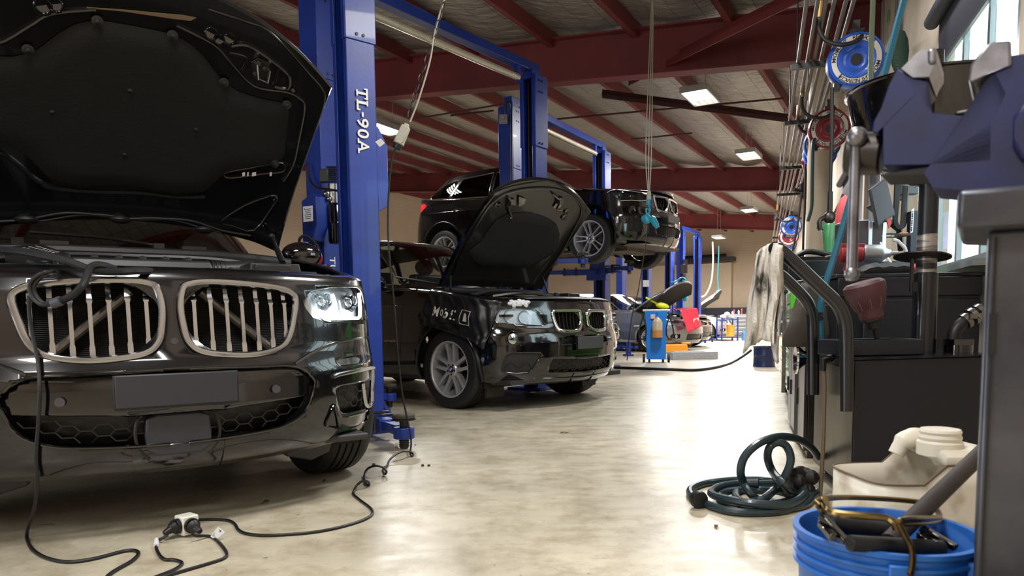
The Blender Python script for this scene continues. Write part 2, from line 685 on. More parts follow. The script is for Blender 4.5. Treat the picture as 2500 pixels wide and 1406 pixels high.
for nm, a in (('wall_right', (-6, 0, 0, 4.6)), ('wall_right', (0, 3.1, 0, 4.6)), ('wall_right', (3.1, w1, 0, 4.6)), ('wall_right', (w1, w2, 0, ZS)), ('wall_right', (w1, w2, ZT, 4.6)), ('wall_right', (w2, w3, 0, 4.6)), ('wall_right', (w3, w4, 0, ZS)), ('wall_right', (w3, w4, ZT, 4.6)), ('wall_right', (w4, 15, 0, 4.6)), ('wall_right', (15, 20, 0, 4.6)), ('wall_right', (20, 26, 0, 4.6)), ('wall_right', (26, 40, 0, 4.6))):
    st(rwall(*a), nm, CONC)
b = B(M)
b.box((11.5, .03, 1.9), (.16, .05, 2.2))
st(b, 'trim_window', CONC)
FRM = mat('window_aluminium', (150, 160, 165), .35, .8)
PANE = glass('window_pane', (235, 245, 245))
for n, (a, c) in enumerate(((w1, w2), (w3, w4))):
    r = thing('window_%d' % (n + 1), None, None, M @ Mx.Translation((a, -.02, ZS)))
    r['kind'] = 'structure'
    b = B(WM[r.name])
    W, H = c - a, ZT - ZS
    for x in (.03, W * .33, W * .66, W - .03):
        b.box((x, 0, H / 2), (.045, .03, H))
    for z in (.03, H - .03):
        b.box((W / 2, 0, z), (W, .04, .06))
    b.obj('window_frame', FRM, r)
    b = B(WM[r.name])
    b.box((W / 2, 0, H / 2), (W - .04, .006, H - .04))
    b.obj('window_pane', PANE, r)
    b = B(WM[r.name])
    b.box((W / 2, .09, -.02), (W + .1, .2, .035))
    b.obj('window_sill', FRM, r)
BLIND = mat('charcoal_blind', (70, 70, 80), .6)
for n, (a, c, zb, lab) in enumerate(((w1 - .1, w2 + .06, 2.5, 'charcoal roller blind pulled a little down over the bright window'), (w3 - .05, w4 + .05, 1.15, 'charcoal roller blind pulled fully down behind the monitor'))):
    r = thing('roller_blind', lab, 'blind', M @ Mx.Translation((a, .0, 2.84)), 'roller blinds on the window wall')
    b = B(WM[r.name])
    b.cyl((0, .06, 0), (c - a, .06, 0), .05)
    b.obj('roller', BLIND, r)
    b = B(WM[r.name])
    b.box(((c - a) / 2, .015, (zb - 2.84) / 2), (c - a - .06, .006, 2.84 - zb))
    b.obj('fabric', BLIND, r)
    b = B(WM[r.name])
    b.box(((c - a) / 2, .015, zb - 2.84), (c - a - .06, .02, .025))
    b.obj('bottom_rail', FRM, r)
b = B()
P = onz(1995, 930, 0)
P = at(1996, 600, 8.6)
b.cyl((P.x, P.y, 0), (P.x, P.y, 4.0), .135, seg=24)
st(b, 'column', CREAM)

# ---------------------------------------------------------------- fluorescent fittings
TUBE = mat('lit_tube', (255, 250, 238), .4, emit=6)
TRAY = mat('white_reflector', (170, 170, 166), .4)
def fitting(P, lab, power, L=.72, W=.36):
    M = Mx.Translation(P) @ Mx(((BB.x, -EE.x, 0, 0), (BB.y, -EE.y, 0, 0), (0, 0, 1, 0), (0, 0, 0, 1)))
    r = thing('fluorescent_light', lab, 'ceiling light', M, 'fluorescent lights under the roof')
    b = B(M)
    b.box((0, 0, .05), (L, W, .02))
    for s in (-1, 1):
        b.box((0, s * W / 2, .02), (L, .02, .08))
        b.box((s * L / 2, 0, .02), (.02, W, .08))
    b.obj('housing', TRAY, r)
    zc = zr(P.dot(EE)) + .68 - P.z
    for x in (-L * .35, L * .35):
        b = B(M)
        b.cyl((x, 0, .05), (x, 0, max(.1, zc)), .004, seg=6)
        b.obj('hanger', TRAY, r)
    for i in range(4):
        b = B(M)
        b.cyl((-L / 2 + .04, (i - 1.5) * W / 4, 0), (L / 2 - .04, (i - 1.5) * W / 4, 0), .013, seg=8)
        b.obj('tube', TUBE, r)
    for i in (0, 1, 2, 3):
        lamp(P + M.to_3x3() @ V((0, (i - 1.5) * W / 4, -.02)), power / 4, M, L - .08, .03)
def lamp(P, power, M, L=1.24, W=.6):
    ld = bpy.data.lights.new('fluorescent', 'AREA')  # name also covers the added fill lamps, which have no fitting
    ld.shape = 'RECTANGLE'
    ld.size, ld.size_y = L, W
    ld.energy = power
    ld.color = (1, .985, .96)
    o = bpy.data.objects.new('fluorescent', ld)
    COL.objects.link(o)
    o.matrix_world = Mx.Translation(P) @ M.to_3x3().to_4x4()
for px, py, Y, pw, lab in ((1710, 236, 10.2, 110, 'bright four-tube ceiling light just past the first big rafter'), (1828, 379, 14.2, 140, 'four-tube ceiling light in front of the second rafter'),
                           (1829, 513, 21, 320, 'small lit ceiling light between second and third rafters'), (1755, 580, 27, 420, 'lowest and smallest lit ceiling light before the far wall'),
                           (936, 314, 11.8, 130, 'lit ceiling light half hidden by the lettered blue post')):
    fitting(at(px, py, Y), lab, pw)
for bb, ee in ((4.6, -1.0), (.6, -1.0), (-3, -1.0), (14.5, -10), (23, -7.5)):  # added fill lamps without fittings, to brighten the near floor and far bays
    P_ = rf(bb, ee, zr(ee) + .1)
    lamp(P_, 88 if bb < 6 else 200 if bb < 20 else 380, Mx(((BB.x, -EE.x, 0, 0), (BB.y, -EE.y, 0, 0), (0, 0, 1, 0), (0, 0, 0, 1))))
# ---------------------------------------------------------------- two-post lifts
FOIL = mat('silver_foil_wrap', (214, 205, 188), .3, .6, bump=(40, .6))
LABEL = mat('paper_label', (222, 222, 224), .6)
INK = mat('label_ink', (60, 60, 66), .7)
PW, PD, PH = .2, .22, 3.45
def post(root, P, od, plate=True):
    od = V((od[0], od[1], 0)).normalized()
    M = Mx.Translation((P[0], P[1], 0)) @ Mx(((od.x, -od.y, 0, 0), (od.y, od.x, 0, 0), (0, 0, 1, 0), (0, 0, 0, 1)))
    b = B(M)
    b.box((-PD / 2 + .006, 0, PH / 2), (.012, PW, PH))
    for s in (-1, 1):
        b.box((0, s * (PW / 2 - .006), PH / 2), (PD, .012, PH))
        b.box((PD / 2 - .006, s * (PW / 2 - .022), PH / 2), (.012, .044, PH))
        b.box((-.002, s * (PW / 2 + .004), 3.07), (PD + .01, .008, .76))
        b.box((PD / 2 + .004, s * (PW / 2 - .02), 3.07), (.008, .05, .76))
    b.box((-PD / 2 - .004, 0, 3.07), (.008, PW + .016, .76))
    b.box((0, 0, PH + .005), (PD, PW, .012))
    p = b.obj('post', BLUE, root, bev=.004)
    b = B(M)
    b.box((.02, 0, .012), (.46, .46, .024))
    for s in (-1, 1):
        b.solid([(-PD / 2 - .12, s * PW / 2, .02), (-PD / 2, s * PW / 2, .02), (-PD / 2, s * PW / 2, .2)], (0, .012 * s, 0))
    b.obj('base_plate', BLUE, p, bev=.004)
    for x, y, r in ((.03, .03, .011), (.05, -.035, .007)):
        b = B(M)
        b.cyl((x, y, .05), (x, y, 3.4), r, seg=8)
        b.obj('lifting_cable', DSTEEL, p)
    b = B(M)
    b.box((-.03, 0, 1.7), (.07, .12, 3.3))
    b.obj('slide_channel', BLK, p)
    for z in (3.4, 3.28, 2.73):
        for k in (-.02, .03):
            for s in (-1, 1):
                b = B(M)
                b.cyl((k, s * (PW / 2 + .006), z), (k, s * (PW / 2 + .014), z), .011, seg=8)
                b.obj('bolt', BLK, p)
    return p, M
PADG = mat('worn_pad_rubber', (66, 62, 54), .7)
def arm(par, a, c, z, pad=True):
    a, c = V((a[0], a[1], z)), V((c[0], c[1], z))
    d = c - a
    ln = d.length
    M = frame(a, d)
    b = B(M)
    b.box((ln * .3, 0, .0), (ln * .62, .1, .09))
    b.box((ln * .68, 0, .005), (ln * .5, .075, .06))
    b.cyl((ln, 0, -.04), (ln, 0, .03), .065, seg=24)
    r = b.obj('swing_arm', BLUE, par, bev=.006)
    for x in (.38, .58):
        b = B(M)
        b.tube([(ln * x, -.07, -.05), (ln * x, -.07, .07), (ln * x, .07, .07), (ln * x, .07, -.05)], .012, 6)
        b.obj('arm_strap', DSTEEL, r)
    if pad:
        b = B(M)
        b.cyl((ln, 0, -.1 if z < .3 else -.06), (ln, 0, .08), .026, seg=14)
        for k in range(5):
            b.cyl((ln, 0, -.09 + k * .011), (ln, 0, -.085 + k * .011), .032, seg=14)
        b.cyl((ln, 0, .075), (ln, 0, .083), .078, seg=26)
        b.obj('pad_screw', DSTEEL, r)
        b = B(M)
        b.lathe([(.066, .083), (.07, .088), (.07, .105), (.064, .112), (.045, .108), (.04, .112), (0, .112)], (ln, 0, 0), (0, 0, 1), 26)
        b.obj('rubber_pad', PADG, r)
    return r
def carriage(par, M, z):
    b = B(M)
    b.box((PD / 2 + .03, 0, z), (.12, .26, .26))
    b.box((PD / 2 + .05, 0, z - .1), (.16, .34, .1))
    return b.obj('carriage', BLUE, par, bev=.006)
def crossbeam(root, A, C, tube=True, zb=PH + .09):
    A, C = V((*A, zb)), V((*C, zb))
    d = C - A
    M = frame(A, d)
    ln = d.length
    b = B(M)
    b.box((ln / 2, 0, .005), (ln + .1, .11, .09))
    for x in (.03, ln - .03):
        b.box((x, 0, -.07), (.16, .13, .1))
    b.box((ln * .32, 0, .052), (.5, .12, .012))
    b.box((ln - .33, -.03, -.11), (.05, .05, .2))
    r = b.obj('crossbeam', BLUE, root, bev=.004)
    for k in range(4):
        b = B(M)
        b.cyl((ln * .32 - .15 + k * .08, -.03, .058), (ln * .32 - .15 + k * .08, -.03, .068), .012, seg=8)
        b.obj('beam_bolt', STEEL, r)
    if tube:
        b = B(M)
        b.cyl((.2, -.04, -.17), (ln - .33, -.04, -.17), .034, seg=14)
        b.obj('wrapped_shutoff_bar', FOIL, r)
def nrm2(a, c):
    v = V((c[0] - a[0], c[1] - a[1]))
    return v.normalized()
# lift of the nearest car: its post beside the open bonnet carries the model lettering
P1 = (-1.07, 5.1)
R1 = V((.77, .638))
L1 = thing('vehicle_lift', 'tall blue lift post with white lettering right beside the lit headlight', 'car lift', (P1[0], P1[1], 0), 'blue two-post lifts')
p, M1 = post(L1, P1, -R1)
FN = V((R1.y, -R1.x, 0))               # outward normal of the lettered flange
b = B()
c = V((*P1, 0)) + FN * (PW / 2 + .0105)
zc = onp(886, 293, c, FN)
MT = Mx(((0, R1.x, FN.x, zc.x), (0, R1.y, FN.y, zc.y), (-1, 0, 0, zc.z), (0, 0, 0, 1)))
for ch, x, w in (('T', -.178, .074), ('L', -.094, .062), ('-', -.037, .03), ('9', .02, .062), ('0', .092, .062), ('A', .176, .078)):
    if ch == '-':
        b.box((x, 0, 0), (w, .014, .001), MT)
    else:
        b.fit(ch, MT @ Mx.Translation((x, 0, 0)), w, .088, .015)
for x, y, w, h in ((-.178, -.038, .042, .011), (-.210, .028, .010, .022), (-.146, .028, .010, .022), (-.116, .038, .036, .011), (-.116, -.038, .03, .011), (-.067, -.028, .010, .022), (.143, -.038, .034, .011), (.209, -.038, .034, .011)):
    b.box((x, y, .0003), (w, h, .001), MT)
b.obj('lettering', LTR, p)
b = B(M1)
b.prism([(0, -.3), (.1, -.24), (.1, .18), (.03, .3), (0, .3)], .13, Mx.Translation((-PD / 2, -.065, 1.85)) @ Mx(((-1, 0, 0, 0), (0, 0, 1, 0), (0, 1, 0, 0), (0, 0, 0, 1))))
b.obj('lock_cover', BLUE, p, bev=.004)
A = onz(925, 1052)
b = B()
arm(p, (P1[0] + .02, P1[1] - .12), (-.668, 4.32), .105)
carriage(p, M1, .25)
# second lift
P2a, P2 = (-1.49, 5.85), (.28, 8.12)
R2 = nrm2(P2a, P2)
L2 = thing('vehicle_lift', 'blue lift over the second black car, foil-wrapped bar under its top beam', 'car lift', (*(V(P2a) + V(P2)) / 2, 0), 'blue two-post lifts')
pa, Ma = post(L2, P2a, R2)
pb, Mb = post(L2, P2, -R2)
crossbeam(L2, P2a, P2)
carriage(pa, Ma, .25)
carriage(pb, Mb, .25)
arm(pa, (P2a[0] + .1, P2a[1] + .1), (-1.1, 6.3), .12)
arm(pb, (P2[0] - .1, P2[1] - .05), (.62, 7.62), .12)
# power unit and boxes on the outer face of its first post
def pt(px, py, Y):
    return at(px, py, Y)
b = B()
q = pt(818, 545, 5.62)
b.lathe([(.0, -.165), (.05, -.16), (.056, -.14), (.056, -.005), (.058, 0), (.056, .005), (.056, .13), (.045, .15), (.0, .155)], q, (0, 0, 1), 20)
pu = b.obj('oil_reservoir', BLKG, pa)
b = B()
b.cyl(q + V((0, 0, .15)), q + V((0, 0, .3)), .045, seg=14)
b.ball(q + V((-.05, -.03, .22)), .03)
b.ball(q + V((-.03, -.04, .18)), .022)
for k in range(8):
    b.box(q + V((.0, 0, .32 + k * .015)), (.1, .1, .005))
b.obj('pump_motor', STEEL, pu, bev=.003)
b = B()
b.box(q + V((-.055, -.06, .35)), (.07, .05, .1))
b.obj('switch_box', BLK, pu, bev=.006)
b = B(Mx.Translation(pt(768, 535, 5.6)) @ Mx.Rotation(rad(-38), 4, 'Z'))
b.prism([(-.09, -.17), (.02, -.17), (.09, -.06), (.09, .16), (.04, .19), (-.09, .14)], .11, Mx(((1, 0, 0, 0), (0, 0, 1, -.05), (0, 1, 0, 0), (0, 0, 0, 1))))
cb = b.obj('control_cabinet', BLUE, pa, bev=.005)
MQ = frame(pt(752, 522, 5.46), (.85, -.5, 0), (0, 0, 1))
b = B(MQ)
b.box((0, 0, 0), (.1, .115, .003))
lb = b.obj('warning_label', LABEL, cb)
b = B(MQ)
for k in range(6):
    b.box((0, .035 - k * .014, .002), (.07 - .008 * (k % 3), .004, .001))
b.solid([(-.04, .036, .003), (-.028, .036, .003), (-.034, .048, .003)], (0, 0, .001))
b.obj('label_print', INK, lb)
b = B()
q2 = pt(757, 622, 5.3)
b.box(q2, (.12, .1, .13), None)
sb = b.obj('socket_box', mat('aged_cream_plastic', (190, 172, 128), .5), pa, bev=.008)
b = B()
b.cyl(q2 + V((-.03, -.07, 0)), q2 + V((-.03, -.045, 0)), .018, seg=12)
b.tube([q2 + V((-.06, -.05, .05)), q2 + V((-.05, -.07, .11)), q2 + V((.0, -.06, .13)), q2 + V((.07, -.06, .06)), q2 + V((.09, -.06, -.02))], .011, 8, 6)
b.obj('hose_grip', RUB, sb)
b = B()
b.ball(q2 + V((.075, -.05, -.03)), (.03, .03, .055))
b.obj('red_cap', mat('red_plastic', (200, 32, 30), .35, coat=.3), sb)
b = B()
b.tube([pt(752, 398, 5.75), pt(757, 440, 5.7), pt(775, 458, 5.6), pt(800, 462, 5.5), pt(826, 466, 5.4)], .009, 8, 6)
b.obj('hydraulic_hose', DSTEEL, pa)
b = B()
fl = V((R2.y, -R2.x, 0))
c = onp(812, 642, V((*P2a, 0)) + fl * (PW / 2 + .003), fl)
b.fit('TUFLIFT', Mx(((0, R2.x, fl.x, c.x), (0, R2.y, fl.y, c.y), (-1, 0, 0, c.z - .13), (0, 0, 0, 1))), .36, .055, .012)
b.obj('lettering', LTR, pa)
# third lift, carrying the raised car
P3a, P3 = (.02, 9.24), (1.49, 11.67)
R3 = nrm2(P3a, P3)
L3 = thing('vehicle_lift', 'blue lift holding the raised black car up on its arms', 'car lift', (*(V(P3a) + V(P3)) / 2, 0), 'blue two-post lifts')
pa3, Ma3 = post(L3, P3a, R3)
pb3, Mb3 = post(L3, P3, -R3)
crossbeam(L3, P3a, P3)
b = B()
q = at(1229, 291, 9.0)
b.box(q, (.1, .07, .1))
b.cyl(q + V((-.01, -.04, .01)), q + V((-.01, -.05, .01)), .03, seg=12)
b.obj('isolator_switch', mat('grey_plastic', (150, 148, 142), .5), pa3, bev=.008)
b = B()
b.tube([q + V((.03, -.02, .05)), q + V((.05, 0, .2)), q + V((.1, 0, .16)), q + V((.1, 0, -.1)), q + V((.08, 0, -1.2))], .012, 8, 6)
b.obj('power_lead', BLK, pa3)
CZ3 = 1.56
for p_, M_ in ((pa3, Ma3), (pb3, Mb3)):
    carriage(p_, M_, CZ3)
F3 = V((sin(rad(53.2)), -cos(rad(53.2))))
for p_, P_, s in ((pa3, P3a, 1), (pb3, P3, -1)):
    for k in (-1, 1):
        e = V(P_) + R3 * s * .62 + F3 * (.75 if k > 0 else -.85)
        arm(p_, V(P_) + R3 * s * .16, e, CZ3 - .02)
for z in (2.2, 2.26, 2.32):
    for k in (-.05, .01):
        b = B()
        b.cyl((V((*P3, z)) + V((R3.y, -R3.x, 0)) * .1 + V((*R3, 0)) * k), (V((*P3, z)) + V((R3.y, -R3.x, 0)) * .108 + V((*R3, 0)) * k), .01, seg=6)
        b.obj('bolt', BLK, pb3)
# far lifts
def farlift(A, C, lab):
    r = thing('vehicle_lift', lab, 'car lift', (*(V(A) + V(C)) / 2, 0), 'blue two-post lifts')
    d = nrm2(A, C)
    x, Mx_ = post(r, A, d)
    y, My_ = post(r, C, -d)
    crossbeam(r, A, C, False)
    carriage(x, Mx_, .4)
    carriage(y, My_, .4)
    arm(x, V(A) + d * .15, V(A) + d * .5 + V((.5, -.5)), .12)
    arm(y, V(C) - d * .15, V(C) - d * .5 + V((.5, -.5)), .12)
    return r, x, y
r, x, y = farlift((2.15, 16.9), (3.61, 19.0), 'blue lift rising behind the grey car with the propped bonnet')
b = B()
b.box(at(1577, 692, 18.8), (.16, .02, .17))
b.obj('label_plate', LABEL, y)
farlift((3.05, 19.7), (4.75, 21.4), 'blue lift whose post shows just beside the raised car front tyre')
r, x, y = farlift((5.2, 21.9), (6.13, 23.5), 'farthest blue lift, its second post standing clear before the block wall')
b = B()
b.box(at(1646, 693, 21.6), (.2, .02, .2))
b.obj('label_plate', LABEL, x)
b = B()
q = at(1668, 690, 21.4)
b.cyl(q + V((0, 0, -.25)), q + V((0, 0, .25)), .09, seg=12)
b.box(q + V((0, 0, .4)), (.2, .16, .25))
b.box(q + V((.05, 0, .62)), (.12, .12, .12))
pu = b.obj('pump_motor', DSTEEL, x)
b = B()
TEAL = mat('teal_hose', (28, 140, 165), .4)
b.tube([q + V((-.45, -.1, .0)), q + V((-.25, -.1, .03)), q + V((-.08, -.12, .14)), q + V((.02, -.12, .1)), q + V((.0, -.12, 0)), q + V((-.05, -.12, .06)), q + V((.03, -.12, .0)), q + V((.04, -.1, -.4))], .025, 8, 6)
b.ball(q + V((.03, -.12, -.45)), (.09, .08, .12))
b.obj('air_hose', TEAL, pu)
q = onz(1534, 869)
b = B()
b.box(q + V((0, 0, .02)), (.2, .2, .04))
b.box(q + V((0, 0, .15)), (.1, .1, .26))
b.box(q + V((0, 0, .29)), (.14, .14, .03))
b.obj('axle_stand', BLUE, None, bev=.006, label='short blue stand on the floor under the grey estate car sill', cat='stand')
# ---------------------------------------------------------------- cars: shared builders
PAINT = mat('black_metallic_paint', (20, 20, 23), .22, .4, coat=1)
PAINTB = mat('jet_black_paint', (6, 6, 9), .12, 0, coat=1)
TYRE = mat('tyre_rubber', (24, 24, 25), .55)
GLZ = glass('tinted_car_glass', (120, 124, 124))
GLZD = glass('dark_car_glass', (60, 62, 62), .025)
LENS = glass('headlamp_lens', (236, 244, 250))
REFL = mat('lamp_reflector', (205, 210, 216), .12, 1)
ALU = mat('satin_aluminium', (180, 182, 186), .2, 1)
ALLOY = mat('silver_alloy', (198, 200, 204), .32, .55)
PLATE = mat('blank_plate', (62, 62, 66), .5)
PLATE1 = mat('blank_plate_front', (46, 47, 56), .45)
GRM = mat('grille_black', (16, 16, 17), .35)
LINER = mat('arch_liner', (12, 12, 12), .8)
DRL = mat('daytime_led', (255, 255, 246), .3, emit=26)
class Car:
    pass
def carframe(x, y, yaw, z=0):
    s, c = sin(rad(yaw)), cos(rad(yaw))
    return Mx(((s, c, 0, x), (-c, s, 0, y), (0, 0, 1, z), (0, 0, 0, 1)))
def shell(P, NF=48, NS=46, NR=8, NV=30):
    n, m, xc = P.get('n', 7), P.get('n', 7), P.get('xc', -.05)
    st_ = []
    dense = []
    for i in range(801):
        t = i / 800 * pi / 2
        a, q = max(cos(t), 0) ** (2 / n), sin(t) ** (2 / m)
        dense.append((a, q, (lerp(P['xf'], .6) - xc) * a - P['c'] * (lerp(P['w'], .6) * q) ** 2 * a, lerp(P['w'], .6) * q))
    ln = [0]
    for u, v in zip(dense, dense[1:]):
        ln.append(ln[-1] + math.hypot(u[2] - v[2], u[3] - v[3]))
    k = 0
    for i in range(NF + 1):
        while k < 800 and ln[k] < ln[-1] * i / NF - 1e-9:
            k += 1
        st_.append(('f', dense[k][0], dense[k][1]))
    for i in range(1, NS + 1):
        st_.append(('s', i / NS, 1))
    for i in range(1, NR + 1):
        t = pi / 2 * (1 - i / NR)
        st_.append(('r', max(cos(t), 0) ** (2 / 3), max(sin(t), 0) ** (2 / 3)))
    def pos(k, z):
        ty, a, s = k
        w = lerp(P['w'], z)
        if ty == 'f':
            return xc + (lerp(P['xf'], z) - xc) * a - P['c'] * (w * s) ** 2 * a, w * s
        if ty == 's':
            return xc + (P['xcr'] - xc) * a, w
        return P['xcr'] + (lerp(P['xr'], z) - P['xcr']) * a, w * s
    cols = []
    for k in st_:
        x0, _ = pos(k, .65)
        zb, zt = lerp(P['zb'], x0), lerp(P['zt'], x0)
        cols.append([V((*pos(k, zb + (zt - zb) * j / NV), zb + (zt - zb) * j / NV)) for j in range(NV + 1)])
    N = len(cols)
    for i, c in enumerate(cols):          # rounded shoulder turning inward
        a, b_ = cols[max(0, i - 1)][NV], cols[min(N - 1, i + 1)][NV]
        t = V((b_.x - a.x, b_.y - a.y, 0))
        nn = V((t.y, -t.x, 0)).normalized() if t.length > 1e-6 else V((-1, 0, 0))
        if i == 0:
            nn = V((-1, 0, 0))
        if i == N - 1:
            nn = V((1, 0, 0))
        if nn.y > 0:
            nn = -nn
        sh = P.get('sh', ((.02, .016), (.05, .026), (.09, .03)))
        c.extend([c[NV] + nn * d + V((0, 0, h)) for d, h in sh])
        for q in c:
            q.y = max(q.y, 0)
    cols[0] = [V((q.x, 0, q.z)) for q in cols[0]]
    cols[-1] = [V((q.x, 0, q.z)) for q in cols[-1]]
    bm = bmesh.new()
    R_, L_ = [], []
    for i, c in enumerate(cols):
        L_.append([bm.verts.new(q) for q in c])
        R_.append(L_[-1] if i in (0, N - 1) else [bm.verts.new((q.x, -q.y, q.z)) for q in c])
    for S, fl in ((L_, 0), (R_, 1)):
        for i in range(N - 1):
            for j in range(len(S[0]) - 1):
                q = [S[i][j], S[i + 1][j], S[i + 1][j + 1], S[i][j + 1]]
                bm.faces.new(q[::-1] if fl else q)
    bm.normal_update()
    return bm
def begin(name, label, pose, P, group=None):
    C = Car()
    C.inw = 1
    C.M = carframe(*pose)
    C.Mi = C.M.inverted()
    C.root = thing(name, label, 'car', C.M, group)
    C.P = P
    C.bm = shell(P)
    C.bvh = BVHTree.FromBMesh(C.bm)
    return C
def hit(C, px, py, bvh=None):
    d = (C.Mi.to_3x3() @ ray(px, py)).normalized()
    r = (bvh or C.bvh).ray_cast(C.Mi @ CAM, d)
    return r[0]
def hits(C, pts, sc=1, o=(0, 0), bvh=None):
    r = []
    for x, y in pts:
        for k in range(15):            # just off the silhouette: step inwards to it
            h = hit(C, x / sc + o[0] - 3 * k * C.inw, y / sc + o[1], bvh)
            if h is not None:
                break
        if h is not None:
            r.append(h)
        else:
            pass
    return r
def yz(hs):
    return [(abs(h.y), h.z) for h in hs]
def sxf(C, y, z):
    r = C.bvh.ray_cast(V((3, y, z)), V((-1, 0, 0)))
    return r[0].x if r[0] is not None else lerp(C.P['xf'], z)
def fpoly(poly, xmin=.15):
    x0, x1 = min(p[0] for p in poly) - .15, max(p[0] for p in poly) + .15
    z0, z1 = min(p[1] for p in poly) - .15, max(p[1] for p in poly) + .15
    def f(c):
        y = abs(c.y)
        if c.x < xmin or y < x0 or y > x1 or c.z < z0 or c.z > z1:
            return 1
        return sdf((y, c.z), poly)
    return f
def shrink(poly, d):
    cx = sum(p[0] for p in poly) / len(poly)
    cy = sum(p[1] for p in poly) / len(poly)
    out = []
    for x, y in poly:
        L = math.hypot(x - cx, y - cy) or 1
        out.append((x - (x - cx) / L * d, y - (y - cy) / L * d))
    return out
def mir(pts):
    return [V((p.x, -p.y, p.z)) for p in pts]
def on(C, poly, dx=0, s=1):            # outline in (y, z) put back on the front of the car
    return [V((sxf(C, s * y, z) + dx, s * y, z)) for y, z in poly]
def part(C, b, name, m, parent=None, **k):
    return b.obj(name, m, parent or C.root, **k)
def halves(bm):                        # one mesh per side of the car
    out = []
    for s in (1, -1):
        c = bm.copy()
        bmesh.ops.delete(c, geom=[f for f in c.faces if f.calc_center_median().y * s < 0], context='FACES')
        out.append(c)
    bm.free()
    return out
def sides(C, bm, name, m, dx=0, sy=1, parent=None, **k):
    r = []
    for h in halves(bm):
        for v in h.verts:
            v.co.x += dx
            v.co.y *= sy
        r.append(link(h, name, m, parent or C.root, loc=True, **k))
    return r
def comb(C, poly, cell, r, dx, nm, par, m=GRM, sides=(1, -1), st=1.15, hh=.866):
    b = B(C.M)
    y0, y1 = min(p[0] for p in poly), max(p[0] for p in poly)
    z0, z1 = min(p[1] for p in poly), max(p[1] for p in poly)
    a = cell
    nodes = []
    W, H = a * st, a * hh
    i = 0
    y = y0 - W
    segs = []
    while y < y1 + W:
        z = z0 - H * 2 + (H if i % 2 else 0)
        while z < z1 + H * 2:
            p = [(y - W * .7, z), (y - W * .35, z + H), (y + W * .35, z + H), (y + W * .7, z)]
            segs += [(p[0], p[1]), (p[1], p[2]), (p[2], p[3])]
            segs.append((p[3], (y + W * 1.05 - W * .0, z)) if False else (p[3], p[3]))
            z += 2 * H
        y += W * 1.05
        i += 1
    out = []
    for s in sides:
        b = B(C.M)
        for p, q in segs:
            if p == q:
                continue
            mx = ((p[0] + q[0]) / 2, (p[1] + q[1]) / 2)
            if sdf(mx, poly) > -.004 or sdf(p, poly) > .0 or sdf(q, poly) > .0:
                continue
            A = V((sxf(C, s * p[0], p[1]) + dx, s * p[0], p[1]))
            D = V((sxf(C, s * q[0], q[1]) + dx, s * q[0], q[1]))
            b.tube([A, D], r, 4, cap=False)
        out.append(part(C, b, nm, m, par))
    return out
def kidney(C, poly, nslat, frame_r, parts_m=ALU, slat_w=.006, slat_d=.028, kink=True, flat=1.5, slat_m=None, back=.06):
    bms = cut(C.bm, fpoly(shrink(poly, .008)))
    sides(C, bms, 'grille_backing', GRM, -back - .05)
    for s in (1, -1):
        b = B(C.M)
        b.tube(on(C, shrink(poly, frame_r * .8), .004, s), frame_r, 8, 4, True, sx=flat, nrm=(1, 0, 0))
        fr = part(C, b, 'kidney_frame', parts_m)
        y0, y1 = min(p[0] for p in poly), max(p[0] for p in poly)
        for k in range(nslat):
            y = y0 + (y1 - y0) * (k + .95) / (nslat + .9)
            zs = [z * .004 for z in range(50, 320) if sdf((y, z * .004), poly) < 0]
            if not zs:
                continue
            a, d = min(zs), max(zs)
            rows = []
            for f in (0, .06, .16, .2, .5, .7, .74, .8, 1):
                z = a + (d - a) * f
                w = slat_w * (1.35 if f in (.06, .16) and kink else 1) * (1.5 if f == .74 and kink else 1) * (1.2 if f > .75 and kink else 1)
                x = sxf(C, s * y, z) - .012 - (.012 if f > .75 else 0) * kink
                yy = s * y
                rows.append([(x, yy - w, z), (x, yy + w, z), (x - slat_d, yy + w * .6, z), (x - slat_d, yy - w * .6, z)])
            b = B(C.M)
            b.grid(rows, True)
            part(C, b, 'grille_slat', slat_m or parts_m, fr, sharp=25)
